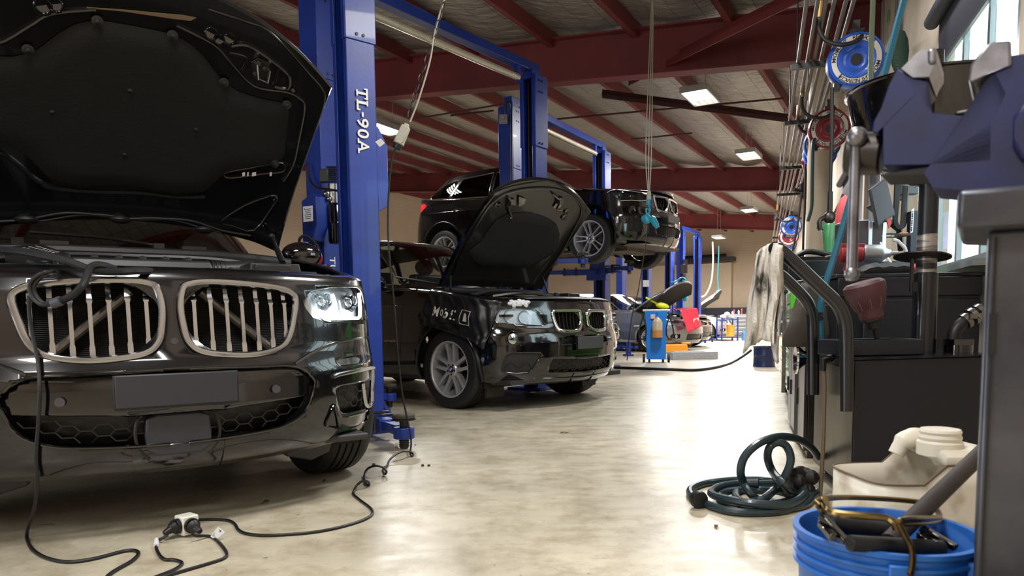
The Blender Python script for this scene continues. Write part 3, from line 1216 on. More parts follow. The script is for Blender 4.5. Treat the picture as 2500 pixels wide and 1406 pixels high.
def wheelset(C, x, y, r, w, rim_r, style, steer=0, z=None, m=ALLOY, badge=True, spoke2=None):
    z = r if z is None else z
    s = 1 if y > 0 else -1
    M = C.M @ Mx.Translation((x, y, z)) @ Mx.Rotation(rad(steer), 4, 'Z') @ (Mx.Rotation(pi, 4, 'Z') if s < 0 else Mx())
    # local: +y faces outward
    b = B(M)
    h = w / 2
    prof = [(rim_r * .93, -h * .8), (rim_r, -h * .86), (rim_r * 1.05, -h * .97), (r * .86, -h * 1.02), (r * .95, -h * .95), (r * .985, -h * .82), (r * .998, -h * .6)]
    for g in (-.42, -.14, .14, .42):
        prof += [(r, h * (g - .045)), (r - .009, h * (g - .035)), (r - .009, h * (g + .035)), (r, h * (g + .045))]
    prof += [(r * .998, h * .6), (r * .985, h * .82), (r * .95, h * .95), (r * .86, h * 1.02), (rim_r * 1.05, h * .97), (rim_r, h * .86), (rim_r * .93, h * .8)]
    b.lathe(prof, (0, 0, 0), (0, 1, 0), 56, False)
    t = b.obj('tyre', TYRE, C.root, sharp=30)
    b = B(M)
    b.lathe([(rim_r * 1.02, h * .85), (rim_r * 1.03, h * .93), (rim_r * .98, h * .93), (rim_r * .94, h * .82), (rim_r * .9, h * .3), (rim_r * .88, -h * .8)], (0, 0, 0), (0, 1, 0), 48, False)
    for k in range(5):
        a = 2 * pi * k / 5 + style.get('rot', .3)
        for dd in (-1, 1):
            rows = []
            for f, off, wd, dep in ((.16, .035, .026, .62), (.4, .052, .019, .66), (.7, .066, .017, .74), (.97, .085, .024, .82)):
                ln = rim_r * f
                o = dd * rim_r * off * style.get('spread', 2.2)
                ca, sa = cos(a), sin(a)
                P0 = lambda l, t_, yy: (l * ca - t_ * sa, yy, l * sa + t_ * ca)
                wv = rim_r * wd * style.get('wide', 2.6)
                rows.append([P0(ln, o - wv, h * dep), P0(ln, o + wv, h * dep), P0(ln, o + wv * .8, h * (dep - .42)), P0(ln, o - wv * .8, h * (dep - .42))])
            b.grid(rows, True)
    b.lathe([(rim_r * .26, h * .2), (rim_r * .27, h * .6), (rim_r * .22, h * .7), (rim_r * .12, h * .66), (0, h * .66)], (0, 0, 0), (0, 1, 0), 24, False)
    rm = b.obj('alloy_wheel', m, t, sharp=30)
    b = B(M)
    b.lathe([(rim_r * .86, -h * .55), (rim_r * .2, -h * .5), (0, -h * .5)], (0, 0, 0), (0, 1, 0), 24, False)
    b.lathe([(rim_r * .66, -h * .1), (rim_r * .2, -h * .08)], (0, 0, 0), (0, 1, 0), 24, False)
    b.obj('brake_disc', DSTEEL, t)
    if badge:
        b = B(M)
        b.cyl((0, h * .66, 0), (0, h * .72, 0), rim_r * .115, seg=20)
        bd = b.obj('wheel_cap', BLKG, t)
        b = B(M)
        for q in range(4):
            aa = [(0, h * .725, 0)] + [(rim_r * .07 * cos(pi / 2 * q + i * pi / 8), h * .725, rim_r * .07 * sin(pi / 2 * q + i * pi / 8)) for i in range(5)]
            if q % 2:
                b.solid(aa, (0, .0015, 0))
        b.obj('cap_white', LTR, t)
        b = B(M)
        for q in (0, 2):
            aa = [(0, h * .725, 0)] + [(rim_r * .07 * cos(pi / 2 * q + i * pi / 8), h * .725, rim_r * .07 * sin(pi / 2 * q + i * pi / 8)) for i in range(5)]
            b.solid(aa, (0, .0015, 0))
        b.obj('cap_blue', mat('emblem_blue', (30, 90, 190), .3), t)
        b = B(M)
        for k in range(5):
            a = 2 * pi * k / 5 + .9
            b.cyl((rim_r * .19 * cos(a), h * .5, rim_r * .19 * sin(a)), (rim_r * .19 * cos(a), h * .74, rim_r * .19 * sin(a)), rim_r * .035, seg=8)
        b.obj('wheel_bolt', DSTEEL, t)
    return t
def arches(C, wheels, Ra, m=None):
    for x, z in wheels:
        cut(C.bm, lambda c: (math.hypot(c.x - x, c.z - z) - Ra) if abs(c.y) > .45 and abs(c.x - x) < .8 else 1).free()
        for s in (1, -1):
            b = B(C.M)
            ys = [.5, .7, .86]
            a0 = math.asin(max(-1, min(1, (.2 - z) / Ra)))
            rows = [[(x + (Ra + .01) * cos(a), s * y, z + (Ra + .01) * sin(a)) for a in [a0 + (pi - 2 * a0) * i / 20 for i in range(21)]] for y in ys]
            b.grid(rows)
            part(C, b, 'arch_liner', LINER)
            if m:
                b = B(C.M)
                pts = []
                for i in range(25):
                    a = a0 + (pi - 2 * a0) * i / 24
                    X, Z = x + Ra * cos(a), z + Ra * sin(a)
                    h = C.bvh.ray_cast(V((X, s * 3, Z)), V((0, -s, 0)))[0]
                    if h is not None:
                        pts.append(h)
                b.tube(pts, .028, 6, 0, False, sx=.35, nrm=(0, s, 0))
                part(C, b, 'arch_trim', m)
def resample(pts, n):
    d = [0]
    for a, b_ in zip(pts, pts[1:]):
        d.append(d[-1] + (V(b_) - V(a)).length)
    out = []
    k = 0
    for i in range(n):
        t = d[-1] * i / (n - 1)
        while k < len(d) - 2 and d[k + 1] < t:
            k += 1
        f = (t - d[k]) / max(1e-9, d[k + 1] - d[k])
        out.append(V(pts[k]).lerp(V(pts[k + 1]), f))
    return out
def greenhouse(C, G, side, paint, glz=None, NL=70, NG=14, trim=None):
    glz = glz or GLZ
    half = []
    def half_loop(g):
        xf = G['wb'] + (G['wt'] - G['wb']) * g
        xr = G['rb'] + (G['rt'] - G['rb']) * g ** G.get('rp', 1)
        w = G['hwb'] + (G['hwt'] - G['hwb']) * g ** 1.3
        xc = (xf + xr) / 2
        a = (xf - xr) / 2
        pts = []
        for i in range(161):
            t = pi * i / 160
            c_, s_ = cos(t), sin(t)
            nx = G.get('n', 4.5)
            pts.append(V((xc + a * math.copysign(abs(c_) ** (2 / nx), c_), w * max(s_, 0) ** (2 / nx), 0)))
        pts = resample(pts, NL)
        for p in pts:
            zb = lerp(C.P['zt'], p.x) + .025
            zt = lerp(G['roof'], p.x)
            p.z = zb + (zt - zb) * g
        return pts
    rows = [half_loop(j / NG) for j in range(NG + 1)]
    top = rows[-1]
    xm = (G['wt'] + G['rt']) / 2
    for q in (.85, .6, .3, 0):
        rows.append([V((xm + (p.x - xm) * (q * .5 + .5), p.y * q, p.z + .045 * (1 - q * q))) for p in top])
    bm = bmesh.new()
    Ls = [[bm.verts.new(p) for p in r] for r in rows]
    Rs = [[(Ls[j][i] if i in (0, NL - 1) or j == len(rows) - 1 else bm.verts.new((p.x, -p.y, p.z))) for i, p in enumerate(r)] for j, r in enumerate(rows)]
    for S, fl in ((Ls, 0), (Rs, 1)):
        for j in range(len(rows) - 1):
            for i in range(NL - 1):
                q = []
                for v in (S[j][i], S[j][i + 1], S[j + 1][i + 1], S[j + 1][i]):
                    if v not in q:
                        q.append(v)
                if len(q) > 2:
                    try:
                        bm.faces.new(q[::-1] if fl else q)
                    except ValueError:
                        pass
    bm.normal_update()
    C.gh = BVHTree.FromBMesh(bm)
    ws = G['ws']                          # windscreen outline in (|y|, z)
    def fw(c):
        g = (c.z - (lerp(C.P['zt'], G['wb']) + .025)) / (lerp(G['roof'], G['wt']) - lerp(C.P['zt'], G['wb']))
        if c.x < G['wb'] + (G['wt'] - G['wb']) * g - .3 or g > 1.02:
            return 1
        return sdf((abs(c.y), c.z), ws)
    link(cut(bm, fw), 'windscreen', glz, C.root, loc=True)
    for nm, poly in side:
        def fs(c):
            if abs(c.y) < .52:
                return 1
            return sdf((c.x, c.z), poly)
        pc = cut(bm, fs)
        sides(C, pc, nm, GLZD if G.get('dark') else glz)
        if trim:
            for s in ((-1,) if G.get('oneside') else (1, -1)):
                pts = []
                for i in range(len(poly)):
                    a, d = V((*poly[i - 1], 0)), V((*poly[i], 0))
                    for k in range(6):
                        p = a.lerp(d, k / 6)
                        h = C.gh.ray_cast(V((p.x, s * 3, p.y)), V((0, -s, 0)))[0]
                        if h is not None:
                            pts.append(h)
                if len(pts) > 3:
                    b = B(C.M)
                    b.tube(pts, .011, 6, 0, True, sx=.6)
                    part(C, b, 'window_trim', trim)
    C.ghbm = bm
    return link(bm, 'cabin_shell', paint, C.root, loc=True)
def hoodsurf(C, H, s, r, off=0.0):         # closed position; s across -1..1, r from the hinge 0 to the nose 1
    hw = H['wr'] + (H['wf'] - H['wr']) * r
    y = s * hw
    xr = H['xh'] - H.get('rc', .0) * (1 - s * s)
    p = H.get('p', 2.6)
    xf = H['xe'] + (H['xf'] - H['xe']) * max(0, 1 - abs(s) ** p) ** (1 / H.get('q', 1.0))
    x = xr + (xf - xr) * r
    z = H['zh'] + (H['zf'] - H['zh']) * r ** 1.15 + .05 * (1 - s * s) * (1 - .4 * r) + .03 * sin(pi * min(1, r * 1.0)) - .035 * max(0, abs(s) - .85) / .15
    return V((x, y, z - off))
def hood(C, H, ang, paint, under, NA=36, NB=30, thick=.03):
    T = Mx.Translation((H['xh'], 0, H['zo'])) @ Mx.Rotation(-rad(ang), 4, 'Y') @ Mx.Translation((-H['xh'], 0, -H['zh']))
    top = [[T @ hoodsurf(C, H, -1 + 2 * i / NA, j / NB) for i in range(NA + 1)] for j in range(NB + 1)]
    bm = B(C.M)
    bm.grid(top)
    o = part(C, bm, 'bonnet', paint, solid=0)
    md = o.modifiers.new('solid', 'SOLIDIFY')
    md.thickness = .008
    md.offset = 1
    low = [[T @ hoodsurf(C, H, -.985 + 1.97 * i / NA, .012 + .976 * j / NB, thick) for i in range(NA + 1)] for j in range(NB + 1)]
    b2 = bmesh.new()
    vs = [[b2.verts.new(p) for p in r] for r in low]
    for j in range(NB):
        for i in range(NA):
            b2.faces.new([vs[j][i], vs[j + 1][i], vs[j + 1][i + 1], vs[j][i + 1]])
    b2.normal_update()
    C.hb = BVHTree.FromBMesh(b2)
    C.T = T
    C.H = H
    C.hood = o
    c2 = b2.copy()
    edge = B(C.M)                         # rim closing skin and inner panel
    rim = [(i, 0) for i in range(NA + 1)] + [(NA, j) for j in range(1, NB + 1)] + [(i, NB) for i in range(NA - 1, -1, -1)] + [(0, j) for j in range(NB - 1, 0, -1)]
    edge.grid([[top[j][i] for i, j in rim], [low[j][i] for i, j in rim]], True)
    part(C, edge, 'bonnet_edge', paint, o)
    C.inner = link(b2, 'inner_panel', under, o, loc=True)
    C.innerbm = c2
    n = C.M.to_3x3() @ (T.to_3x3() @ V((0, 0, -1)))
    C.hn = T.to_3x3() @ V((0, 0, -1))
    return o
# ---------------------------------------------------------------- nearest car: dark metallic SUV, bonnet up
UNDER = mat('bonnet_underside', (13, 13, 15), .25, coat=.6)
PADM = mat('insulation_felt', (18, 17, 17), .95, noise=(1.6, .35, .7), c2=(15, 15, 16), bump=(120, .3))
P = dict(xc=-.05, n=7, c=.39, xcr=-3.2,
         xf=[(.2, .70), (.25, .79), (.30, .83), (.38, .85), (.46, .865), (.58, .866), (.63, .845), (.68, .822), (.8, .812), (.9, .80), (.97, .775)],
         w=[(.2, .84), (.28, .90), (.4, .945), (.6, .955), (.8, .95), (.95, .935), (1.1, .90)],
         xr=[(.2, -3.55), (.5, -3.72), (1.1, -3.68)],
         zb=[(-3.4, .3), (-.5, .28), (.45, .26), (.85, .235)],
         zt=[(-3.7, 1.12), (-2, 1.15), (-.6, 1.13), (-.1, 1.06), (.3, .985), (.6, .965), (.82, .965)])
C1 = begin('car', 'dark metallic SUV in front with its bonnet up and one headlight shining', (-1.67, 3.263, 33), P)
S1, O1 = 2.163, (0, 550)
S2, O2 = 2.8125, (720, 680)
kid = yz(hits(C1, [(955, 330), (990, 303), (1100, 290), (1300, 300), (1470, 325), (1540, 352), (1568, 392), (1560, 480), (1535, 590), (1480, 655), (1350, 690), (1200, 692), (1060, 672), (985, 615), (955, 520), (942, 420)], S1, O1))
kid = [(max(.02, y), z) for y, z in kid]
kidney(C1, kid, 7, .0085, slat_w=.0065, back=.12)
# lower intake
low = yz(hits(C1, [(1000, 757), (1300, 750), (1570, 745), (1640, 790), (1665, 830), (1640, 930), (1600, 1000), (1500, 1060), (1380, 1090), (1200, 1120), (1000, 1145)], S1, O1))
low = [(-.1, low[0][1])] + low + [(-.1, low[-1][1])]
lo = cut(C1.bm, fpoly(low))
zsplit = .462
meshpart = cut(lo, lambda c: c.z - (zsplit + .06 * max(0, abs(c.y) - .2)))
link(shifted(lo, (-.018, 0, 0)), 'bumper_panel', BLKG, C1.root, solid=.01, loc=True)
link(shifted(meshpart, (-.10, 0, 0)), 'intake_backing', GRM, C1.root, loc=True)
lowm = [p for p in shrink([(y, min(z, zsplit - .008 + .06 * max(0, y - .2))) for y, z in low], .012)]
g = comb(C1, [(y, z) for y, z in lowm if y > -.2], .034, .0032, -.035, 'honeycomb_grille', C1.root, st=1.5, hh=.62)
b = B(C1.M)
pl = [p for p in low if p[0] > -.05]
pts = on(C1, pl, .002)
b.tube(mir(pts)[::-1][-len(pts):][::1] if False else pts, .006, 6, 3)
b.tube(mir(pts), .006, 6, 3)
part(C1, b, 'intake_surround', BLKG)
b = B(C1.M)                                # radar cover, centred under the plate
zc = .385
rp = [(-.105, -.06), (-.07, -.078), (.07, -.078), (.105, -.06), (.112, 0), (.105, .058), (.07, .072), (-.07, .072), (-.105, .058), (-.112, 0)]
X0 = sxf(C1, 0, zc)
b.solid([(X0 - .012, y, zc + z) for y, z in rp], (-.05, 0, 0))
rd = part(C1, b, 'radar_cover', mat('radar_grey', (44, 46, 54), .45), bev=.012)
for s in (1, -1):
    b = B(C1.M)
    b.tube([(X0 - .03, s * .10, zc - .09), (X0 - .022, s * .137, zc - .03), (X0 - .022, s * .137, zc + .04), (X0 - .03, s * .11, zc + .085)], .006, 6, 6)
    part(C1, b, 'radar_surround', BLK, rd)
# number plate
b = B(C1.M)
b.solid([(.882, y, .548 + z) for y, z in ((-.199, -.056), (.199, -.056), (.199, .056), (-.199, .056))], (.006, 0, 0))
npl = part(C1, b, 'number_plate', PLATE1, bev=.003)
b = B(C1.M)
b.solid([(.872, y, .546 + z) for y, z in ((-.204, -.062), (.204, -.062), (.204, .06), (-.204, .06))], (.01, 0, 0))
part(C1, b, 'plate_holder', BLK, npl, bev=.003)
# parking sensors and towing-eye cover
SNS = mat('sensor_grey', (70, 70, 76), .3)
for y in (.36, -.36):
    X = sxf(C1, y, .52)
    b = B(C1.M)
    b.cyl((X - .02, y, .52), (X - .002, y, .52), .016, seg=14)
    part(C1, b, 'parking_sensor', SNS)
h = hit(C1, 425, 832)
b = B(C1.M)
b.cyl(h - V((.01, 0, 0)), h + V((.004, 0, 0)), .012, seg=14)
part(C1, b, 'camera_lens', SNS)
# headlamps
hl = hits(C1, [(748, 714), (775, 707), (810, 701), (850, 700), (877, 702), (893, 712), (903, 735), (905, 765), (896, 781), (870, 784), (835, 786), (798, 786), (773, 769), (755, 748)])
hlp = yz(hl)
lens = cut(C1.bm, fpoly(hlp, .0))
sides(C1, lens.copy(), 'lamp_housing', mat('lamp_housing_grey', (150, 156, 162), .25, .5), -.06, .965)
lzs = sides(C1, lens, 'headlamp_lens', LENS)
for s, lz in zip((1, -1), lzs):
    b = B(C1.M)
    for (px, py, r) in ((803, 735, .036), (868, 738, .036)):
        h = hit(C1, px, py)
        h = V((h.x - .07, s * (h.y - .02), h.z))
        b.lathe([(r * 1.25, .03), (r * 1.2, .035), (r, .02), (r * .9, -.02)], h, (1, s * .25, 0), 6, False)
        b.ball(h, r * .8, 14)
    part(C1, b, 'lamp_projector', REFL, lz)
    b = B(C1.M)
    for path in ([(768, 752), (780, 768), (800, 776), (828, 776), (836, 768)], [(821, 718), (828, 738), (832, 762), (836, 775)], [(836, 776), (866, 776), (888, 772), (896, 756), (893, 732), (886, 716)]):
        pp = []
        for px, py in path:
            h = hit(C1, px, py)
            if h is not None:
                pp.append(V((h.x - .03, s * (h.y - .008), h.z)))
        b.tube(pp, .0075, 6, 3)
    part(C1, b, 'led_light_bar', DRL if s > 0 else TRAY, lz)
    b = B(C1.M)
    q = [V((p.x - .03, s * p.y, p.z)) for p in hits(C1, [(738, 735), (752, 722), (772, 768), (785, 782), (764, 776), (745, 752)])]
    b.solid([p + V((.034, 0, 0)) for p in q], (-.01, 0, 0))
    part(C1, b, 'lamp_corner_trim', CHROME, lz)
q = hit(C1, 850, 745)
for dx, dy in ((0, 0),):
    ld = bpy.data.lights.new('headlamp', 'SPOT')
    ld.energy = 30
    ld.spot_size = rad(70)
    ld.spot_blend = .6
    ld.shadow_soft_size = .06
    ld.color = (.95, .98, 1)
    o = bpy.data.objects.new('headlamp', ld)
    COL.objects.link(o)
    w = C1.M @ V((q.x + .05, q.y + .02, q.z - .02))
    o.matrix_world = Mx.Translation(w) @ (C1.M.to_3x3() @ V((1, .15, -.12))).to_track_quat('-Z', 'Y').to_matrix().to_4x4()
# fog lamp, silver trim and side intake
fogp = hits(C1, [(285, 578), (310, 548), (370, 528), (490, 516), (512, 535), (495, 578), (430, 588), (320, 598)], S2, O2)
fg = cut(C1.bm, fpoly(yz(fogp), .0))
sides(C1, fg.copy(), 'fog_lamp_reflector', REFL, -.03, .985)
sides(C1, fg, 'fog_lamp_lens', LENS)
inp = hits(C1, [(272, 748), (330, 732), (450, 714), (480, 705), (565, 690), (560, 850), (545, 882), (470, 900), (350, 930), (312, 912), (290, 840)], S2, O2)
ip = cut(C1.bm, fpoly(yz(inp), .0))
sides(C1, ip, 'side_intake', GRM, -.05, .975)
comb(C1, shrink([(y, z) for y, z in yz(inp)], .012), .03, .0035, -.02, 'side_intake_comb', C1.root, st=1.2, hh=.7)
trim = hits(C1, [(262, 672), (300, 657), (420, 632), (545, 612), (566, 632), (560, 760), (550, 835), (532, 868), (492, 874), (478, 838), (463, 720)], S2, O2)
flap = hits(C1, [(215, 990), (240, 930), (268, 868), (300, 930), (352, 945), (470, 915), (560, 892), (568, 935), (545, 970), (400, 1028), (300, 1025), (225, 1015)], S2, O2)
crease = hits(C1, [(0, 585), (60, 545), (140, 500), (240, 455), (330, 430), (450, 410), (530, 405)], S2, O2)
for s in (1, -1):
    f = (lambda p: [V((q.x + .006, s * q.y, q.z)) for q in p])
    b = B(C1.M)
    b.tube(f(trim), .007, 8, 4, sx=1.5, nrm=(1, 0, 0))
    part(C1, b, 'silver_intake_trim', ALU)
    b = B(C1.M)
    b.tube(f(flap), .006, 6, 3, True)
    b.tube([f(flap)[i] for i in (2, 10)], .004, 6)
    part(C1, b, 'lower_flap_edge', BLKG)
    b = B(C1.M)
    b.tube([p - V((.008, 0, 0)) for p in f(crease)], .007, 8, 4)
    part(C1, b, 'bumper_crease', PAINT)
# under-lip, engine bay and scuttle
b = B(C1.M)
b.box((-1.4, 0, .27), (4.1, 1.6, .03))
for s in (1, -1):
    b.solid([(.52, s * .45, .25), (.5, s * .62, .25), (.42, s * .72, .26), (.40, s * .70, .17), (.45, s * .6, .15), (.5, s * .47, .19)], (-.1, 0, 0))
part(C1, b, 'underbody_tray', mat('underbody_plastic', (48, 46, 46), .55), bev=.01)
b = B(C1.M)
b.box((.655, 0, .8), (.02, .9, .36))
part(C1, b, 'radiator', mat('radiator_core', (13, 12, 12), .6, 0, wave=(46, 'Z', 1)))
for s in (1, -1):
    b = B(C1.M)
    b.cyl((.69, s * .43, .63), (.69, s * .12, .90), .017, seg=10)
    part(C1, b, 'radiator_brace', mat('brace_grey', (120, 116, 110), .35, .8))
BAY = mat('engine_bay_plastic', (36, 36, 38), .42)
b = B(C1.M)
b.grid([[(sxf(C1, y, .955) - .005, y, .962 - .01 * y * y) for y in [-.62 + 1.24 * i / 24 for i in range(25)]],
        [(sxf(C1, y, .955) - .05, y, .99 - .02 * y * y) for y in [-.62 + 1.24 * i / 24 for i in range(25)]],
        [(.62 - .2 * y * y, y, 1.0) for y in [-.62 + 1.24 * i / 24 for i in range(25)]],
        [(.50 - .2 * y * y, y, 1.0) for y in [-.62 + 1.24 * i / 24 for i in range(25)]],
        [(.47 - .2 * y * y, y, .95) for y in [-.62 + 1.24 * i / 24 for i in range(25)]]])
part(C1, b, 'radiator_panel', BAY, solid=.006)
b = B(C1.M)
b.box((0, 0, .78), (1.1, 1.66, .02))
part(C1, b, 'bay_floor', LINER)
b = B(C1.M)
b.box((-.05, -.02, 1.0), (.62, .62, .12), top=.86)
for k in range(5):
    b.box((-.05, -.2 + k * .09, 1.065), (.5, .03, .02))
part(C1, b, 'engine_cover', BAY, bev=.02)
b = B(C1.M)
b.box((.12, .52, .99), (.34, .26, .13), top=.85)
b.box((.27, .5, 1.03), (.08, .16, .03))
b.cyl((.0, .30, 1.03), (.02, .48, 1.04), .045, seg=16)
for k in range(5):
    b.cyl((.0, .27 + k * .018, 1.03), (.0, .278 + k * .018, 1.03), .052, seg=16)
part(C1, b, 'air_box', BAY, bev=.015)
b = B(C1.M)
b.box((.33, .42, .985), (.09, .12, .035))
b.box((.33, .6, .975), (.07, .06, .03))
b.cyl((.40, .30, .99), (.40, .30, 1.02), .012, seg=10)
part(C1, b, 'relay_box', BLK, bev=.004)
b = B(C1.M)
b.tube([(-.42, y, 1.135 - .12 * max(0, abs(y) - .3) ** 2) for y in [-.78 + 1.56 * i / 16 for i in range(17)]], .034, 10, 0)
b.tube([(-.36, y, 1.09 - .1 * max(0, abs(y) - .3) ** 2) for y in [-.74 + 1.48 * i / 16 for i in range(17)]], .03, 10, 0)
part(C1, b, 'scuttle_seal', mat('seal_rubber', (40, 40, 42), .35))
b = B(C1.M)
b.tube([(.05, -.7, 1.03), (-.1, -.35, 1.09), (-.16, 0, 1.1), (-.1, .35, 1.09), (.05, .7, 1.03)], .016, 8, 6)
part(C1, b, 'strut_brace', BLK)
b = B(C1.M)
b.grid([[(-.44, y, 1.13) for y in (-.8, -.4, 0, .4, .8)], [(-.52, y, 1.15) for y in (-.8, -.4, 0, .4, .8)], [(-.70, y, 1.16) for y in (-.8, -.4, 0, .4, .8)], [(-.86, y, 1.17) for y in (-.8, -.4, 0, .4, .8)]])
for y in (-.33, .3):
    b.box((-.52, y, 1.175), (.06, .12, .035))
part(C1, b, 'scuttle_panel', BLK, solid=.01)
for s, y in ((1, .12), (1, -.5)):
    b = B(C1.M)
    b.tube([(-.6, y + .02, 1.2), (-.66, y - .25, 1.235), (-.70, y - .55, 1.25)], .009, 6, 6)
    b.box((-.6, y + .02, 1.19), (.06, .05, .04))
    part(C1, b, 'wiper_arm', BLK)
# mirror on the far door
for s in (1, -1):
    b = B(C1.M)
    b.ball((-1.02, s * 1.03, 1.22), (.08, .13, .085), 18)
    b.box((-1.03, s * .93, 1.15), (.06, .12, .05))
    part(C1, b, 'door_mirror', PAINTB)
arches(C1, [(0, .365), (-2.864, .365)], .40)
G1 = dict(wb=-.68, wt=-1.5, rb=-3.66, rt=-3.3, hwb=.80, hwt=.62, roof=[(-3.5, 1.58), (-2.2, 1.66), (-1.4, 1.63)], ws=[(-.1, 1.19), (.70, 1.19), (.57, 1.575), (-.1, 1.60)], n=4.5)
greenhouse(C1, G1, [('side_glass', [(-.95, 1.19), (-1.5, 1.52), (-2.1, 1.57), (-2.1, 1.2)]), ('rear_side_glass', [(-2.16, 1.2), (-2.16, 1.57), (-3.1, 1.5), (-3.3, 1.25)])], PAINT)
link(C1.bm, 'body', PAINT, C1.root, solid=.012, loc=True)
wheelset(C1, 0, .80, .365, .25, .25, dict(), 6)
wheelset(C1, 0, -.80, .365, .25, .25, dict(), 6)
wheelset(C1, -2.864, .80, .365, .25, .25, dict())
# bonnet
H1 = dict(wr=.74, wf=.82, xh=-.53, rc=-.10, xe=.50, xf=.80, p=2.44, zh=1.206, zf=1.01, zo=1.206)
hd = hood(C1, H1, 53.4, PAINT, UNDER)
hb, hn = C1.hb, C1.hn
def under(pts, sc=1, o=(0, 0), off=.0):
    return [p + hn * off for p in hits(C1, pts, sc, o, hb)]
padpx = [(324, 62), (416, 81), (462, 102), (499, 139), (541, 194), (578, 222), (647, 243), (698, 250), (707, 264), (700, 330), (693, 385), (670, 402), (569, 414), (545, 425), (499, 467), (439, 472), (361, 458), (330, 455)]
pp = hits(C1, padpx, bvh=hb)
Ti = C1.T.inverted()
pxy = [((Ti @ p).x, (Ti @ p).y) for p in pp]
pfull = [(x, y) for x, y in pxy] + [(x, -y) for x, y in pxy[::-1]]
pd = cut(C1.innerbm, lambda c: sdf((lambda q: (q.x, q.y))(Ti @ c), pfull))
pb = pd.copy()
for v in pb.verts:
    q = Ti @ v.co
    d = -sdf((q.x, q.y), pfull)
    v.co += hn * (.004 + .022 * min(1, max(0, d) / .05))
pad = link(pb, 'insulation_pad', PADM, C1.inner, loc=True)
pd.free()
for px, py in ((127, 268), (316, 216), (476, 311), (303, 372), (68, 118), (237, 48), (545, 198), (420, 83), (698, 252), (669, 396)):
    for h in hits(C1, [(px, py)], bvh=hb):
        b = B(C1.M)
        b.lathe([(.022, .018), (.016, .02), (.011, .021), (.010, .028), (.005, .031), (0, .032)], h, hn, 16, False)
        part(C1, b, 'pad_clip', BLK, pad)
ribs = {'stiffening_rib': ([(-60, 372), (0, 372), (50, 405), (90, 440), (140, 460), (250, 468), (340, 470), (430, 480), (500, 480)], .013),
        'edge_bead': ([(508, 22), (600, 52), (650, 72), (700, 118), (750, 175), (785, 216), (790, 250), (760, 340), (735, 420), (705, 500), (692, 545)], .007),
        'inner_bead': ([(430, 62), (520, 108), (560, 150), (620, 210), (700, 225), (730, 240), (742, 262), (728, 340), (714, 400), (690, 440)], .009),
        'seal_strip': ([(-30, 541), (60, 536), (150, 520), (220, 522), (300, 533), (380, 532), (440, 540), (500, 558), (540, 566)], .006)}
for nm, (px, r) in ribs.items():
    q = under(px, off=.004)
    b = B(C1.M)
    b.tube(q, r, 8, 4)
    b.tube([C1.T @ V(((Ti @ p).x, -(Ti @ p).y, (Ti @ p).z)) for p in q if abs((Ti @ p).y) > .02], r, 8, 4) if nm != 'stiffening_rib' else None
    part(C1, b, nm, UNDER if nm != 'seal_strip' else RUB, C1.inner)
for px, py in ((64, 534), (293, 534), (498, 559)):
    for h in hits(C1, [(px, py)], bvh=hb):
        b = B(C1.M)
        b.ball(h + hn * .008, (.03, .05, .022), 12)
        part(C1, b, 'seal_clip', BLK, C1.inner)
for px, py, r in ((515, 82, .026), (560, 95, .024), (535, 97, .022), (717, 219, .014), (672, 488, .012), (647, 552, .014), (105, 15, .03), (135, 12, .026)):
    for h in hits(C1, [(px, py)], bvh=hb):
        b = B(C1.M)
        b.lathe([(r, .003), (r * 1.12, .008), (r * 1.0, .012), (r * .8, .004), (r * .78, .001), (0, .0008)], h, hn, 18, False)
        part(C1, b, 'locating_hole', BLKG, C1.inner)
b = B(C1.M)
lp = under([(622, 150), (625, 185), (648, 192), (652, 165)], off=.045)
b.tube([under([(622, 150)], off=.0)[0]] + lp + [under([(652, 165)], off=.0)[0]], .007, 8)
lt = part(C1, b, 'bonnet_striker', STEEL, C1.inner)
b = B(C1.M)
for px, py in ((630, 152), (645, 165), (622, 178)):
    b.lathe([(.012, 0), (.012, .012), (0, .013)], under([(px, py)], off=.004)[0], hn, 6, False)
b.solid(under([(612, 150), (630, 140), (655, 150), (658, 190), (620, 192)], off=.003), hn * .004)
part(C1, b, 'striker_plate', DSTEEL, lt, bev=.002)
b = B(C1.M)
b.tube(under([(565, 112), (600, 110), (640, 132), (690, 170), (705, 190), (700, 215), (670, 210)], off=.004), .011, 8, 4)
b.tube(under([(668, 205), (680, 165)], off=.004), .008, 8)
b.tube(under([(590, 170), (600, 140), (560, 128)], off=.004), .006, 8, 4)
part(C1, b, 'pressed_channel', UNDER, C1.inner)
b = B(C1.M)
for q in ([(662, 478), (676, 482), (668, 500), (620, 562), (570, 552), (540, 540), (600, 500)],):
    b.tube(under(q, off=.003), .005, 6, 3, True)
part(C1, b, 'corner_pocket', UNDER, C1.inner)
b = B(C1.M)
b.tube(under([(548, 422), (600, 412), (660, 400), (690, 398), (692, 418), (640, 424), (560, 434)], off=.004), .006, 6, 3, True)
part(C1, b, 'slot_bracket', DSTEEL, C1.inner)
for x0, x1 in ((590, 597), (602, 606), (614, 624), (657, 662)):
    b = B(C1.M)
    b.solid(under([(x0, 428), (x1, 426), (x1, 417), (x0, 419)], off=.012), hn * .001)
    part(C1, b, 'printed_sticker', LABEL, C1.inner)
b = B(C1.M)
b.solid(under([(465, 50), (480, 42), (450, 36), (300, 22), (210, 16), (212, 19), (300, 27), (420, 45)], off=.004), hn * .001)
part(C1, b, 'dried_glue_mark', mat('dried_glue', (120, 100, 80), .8), C1.inner)
b = B(C1.M)
a = C1.Mi @ at(690, 642, 3.75)
e = under([(662, 572)], off=.02)[0]
b.cyl(a, a.lerp(e, .5), .016, seg=12)
b.cyl(a.lerp(e, .45), e, .009, seg=10)
b.ball(e, .018)
part(C1, b, 'gas_strut', BLK, hd)
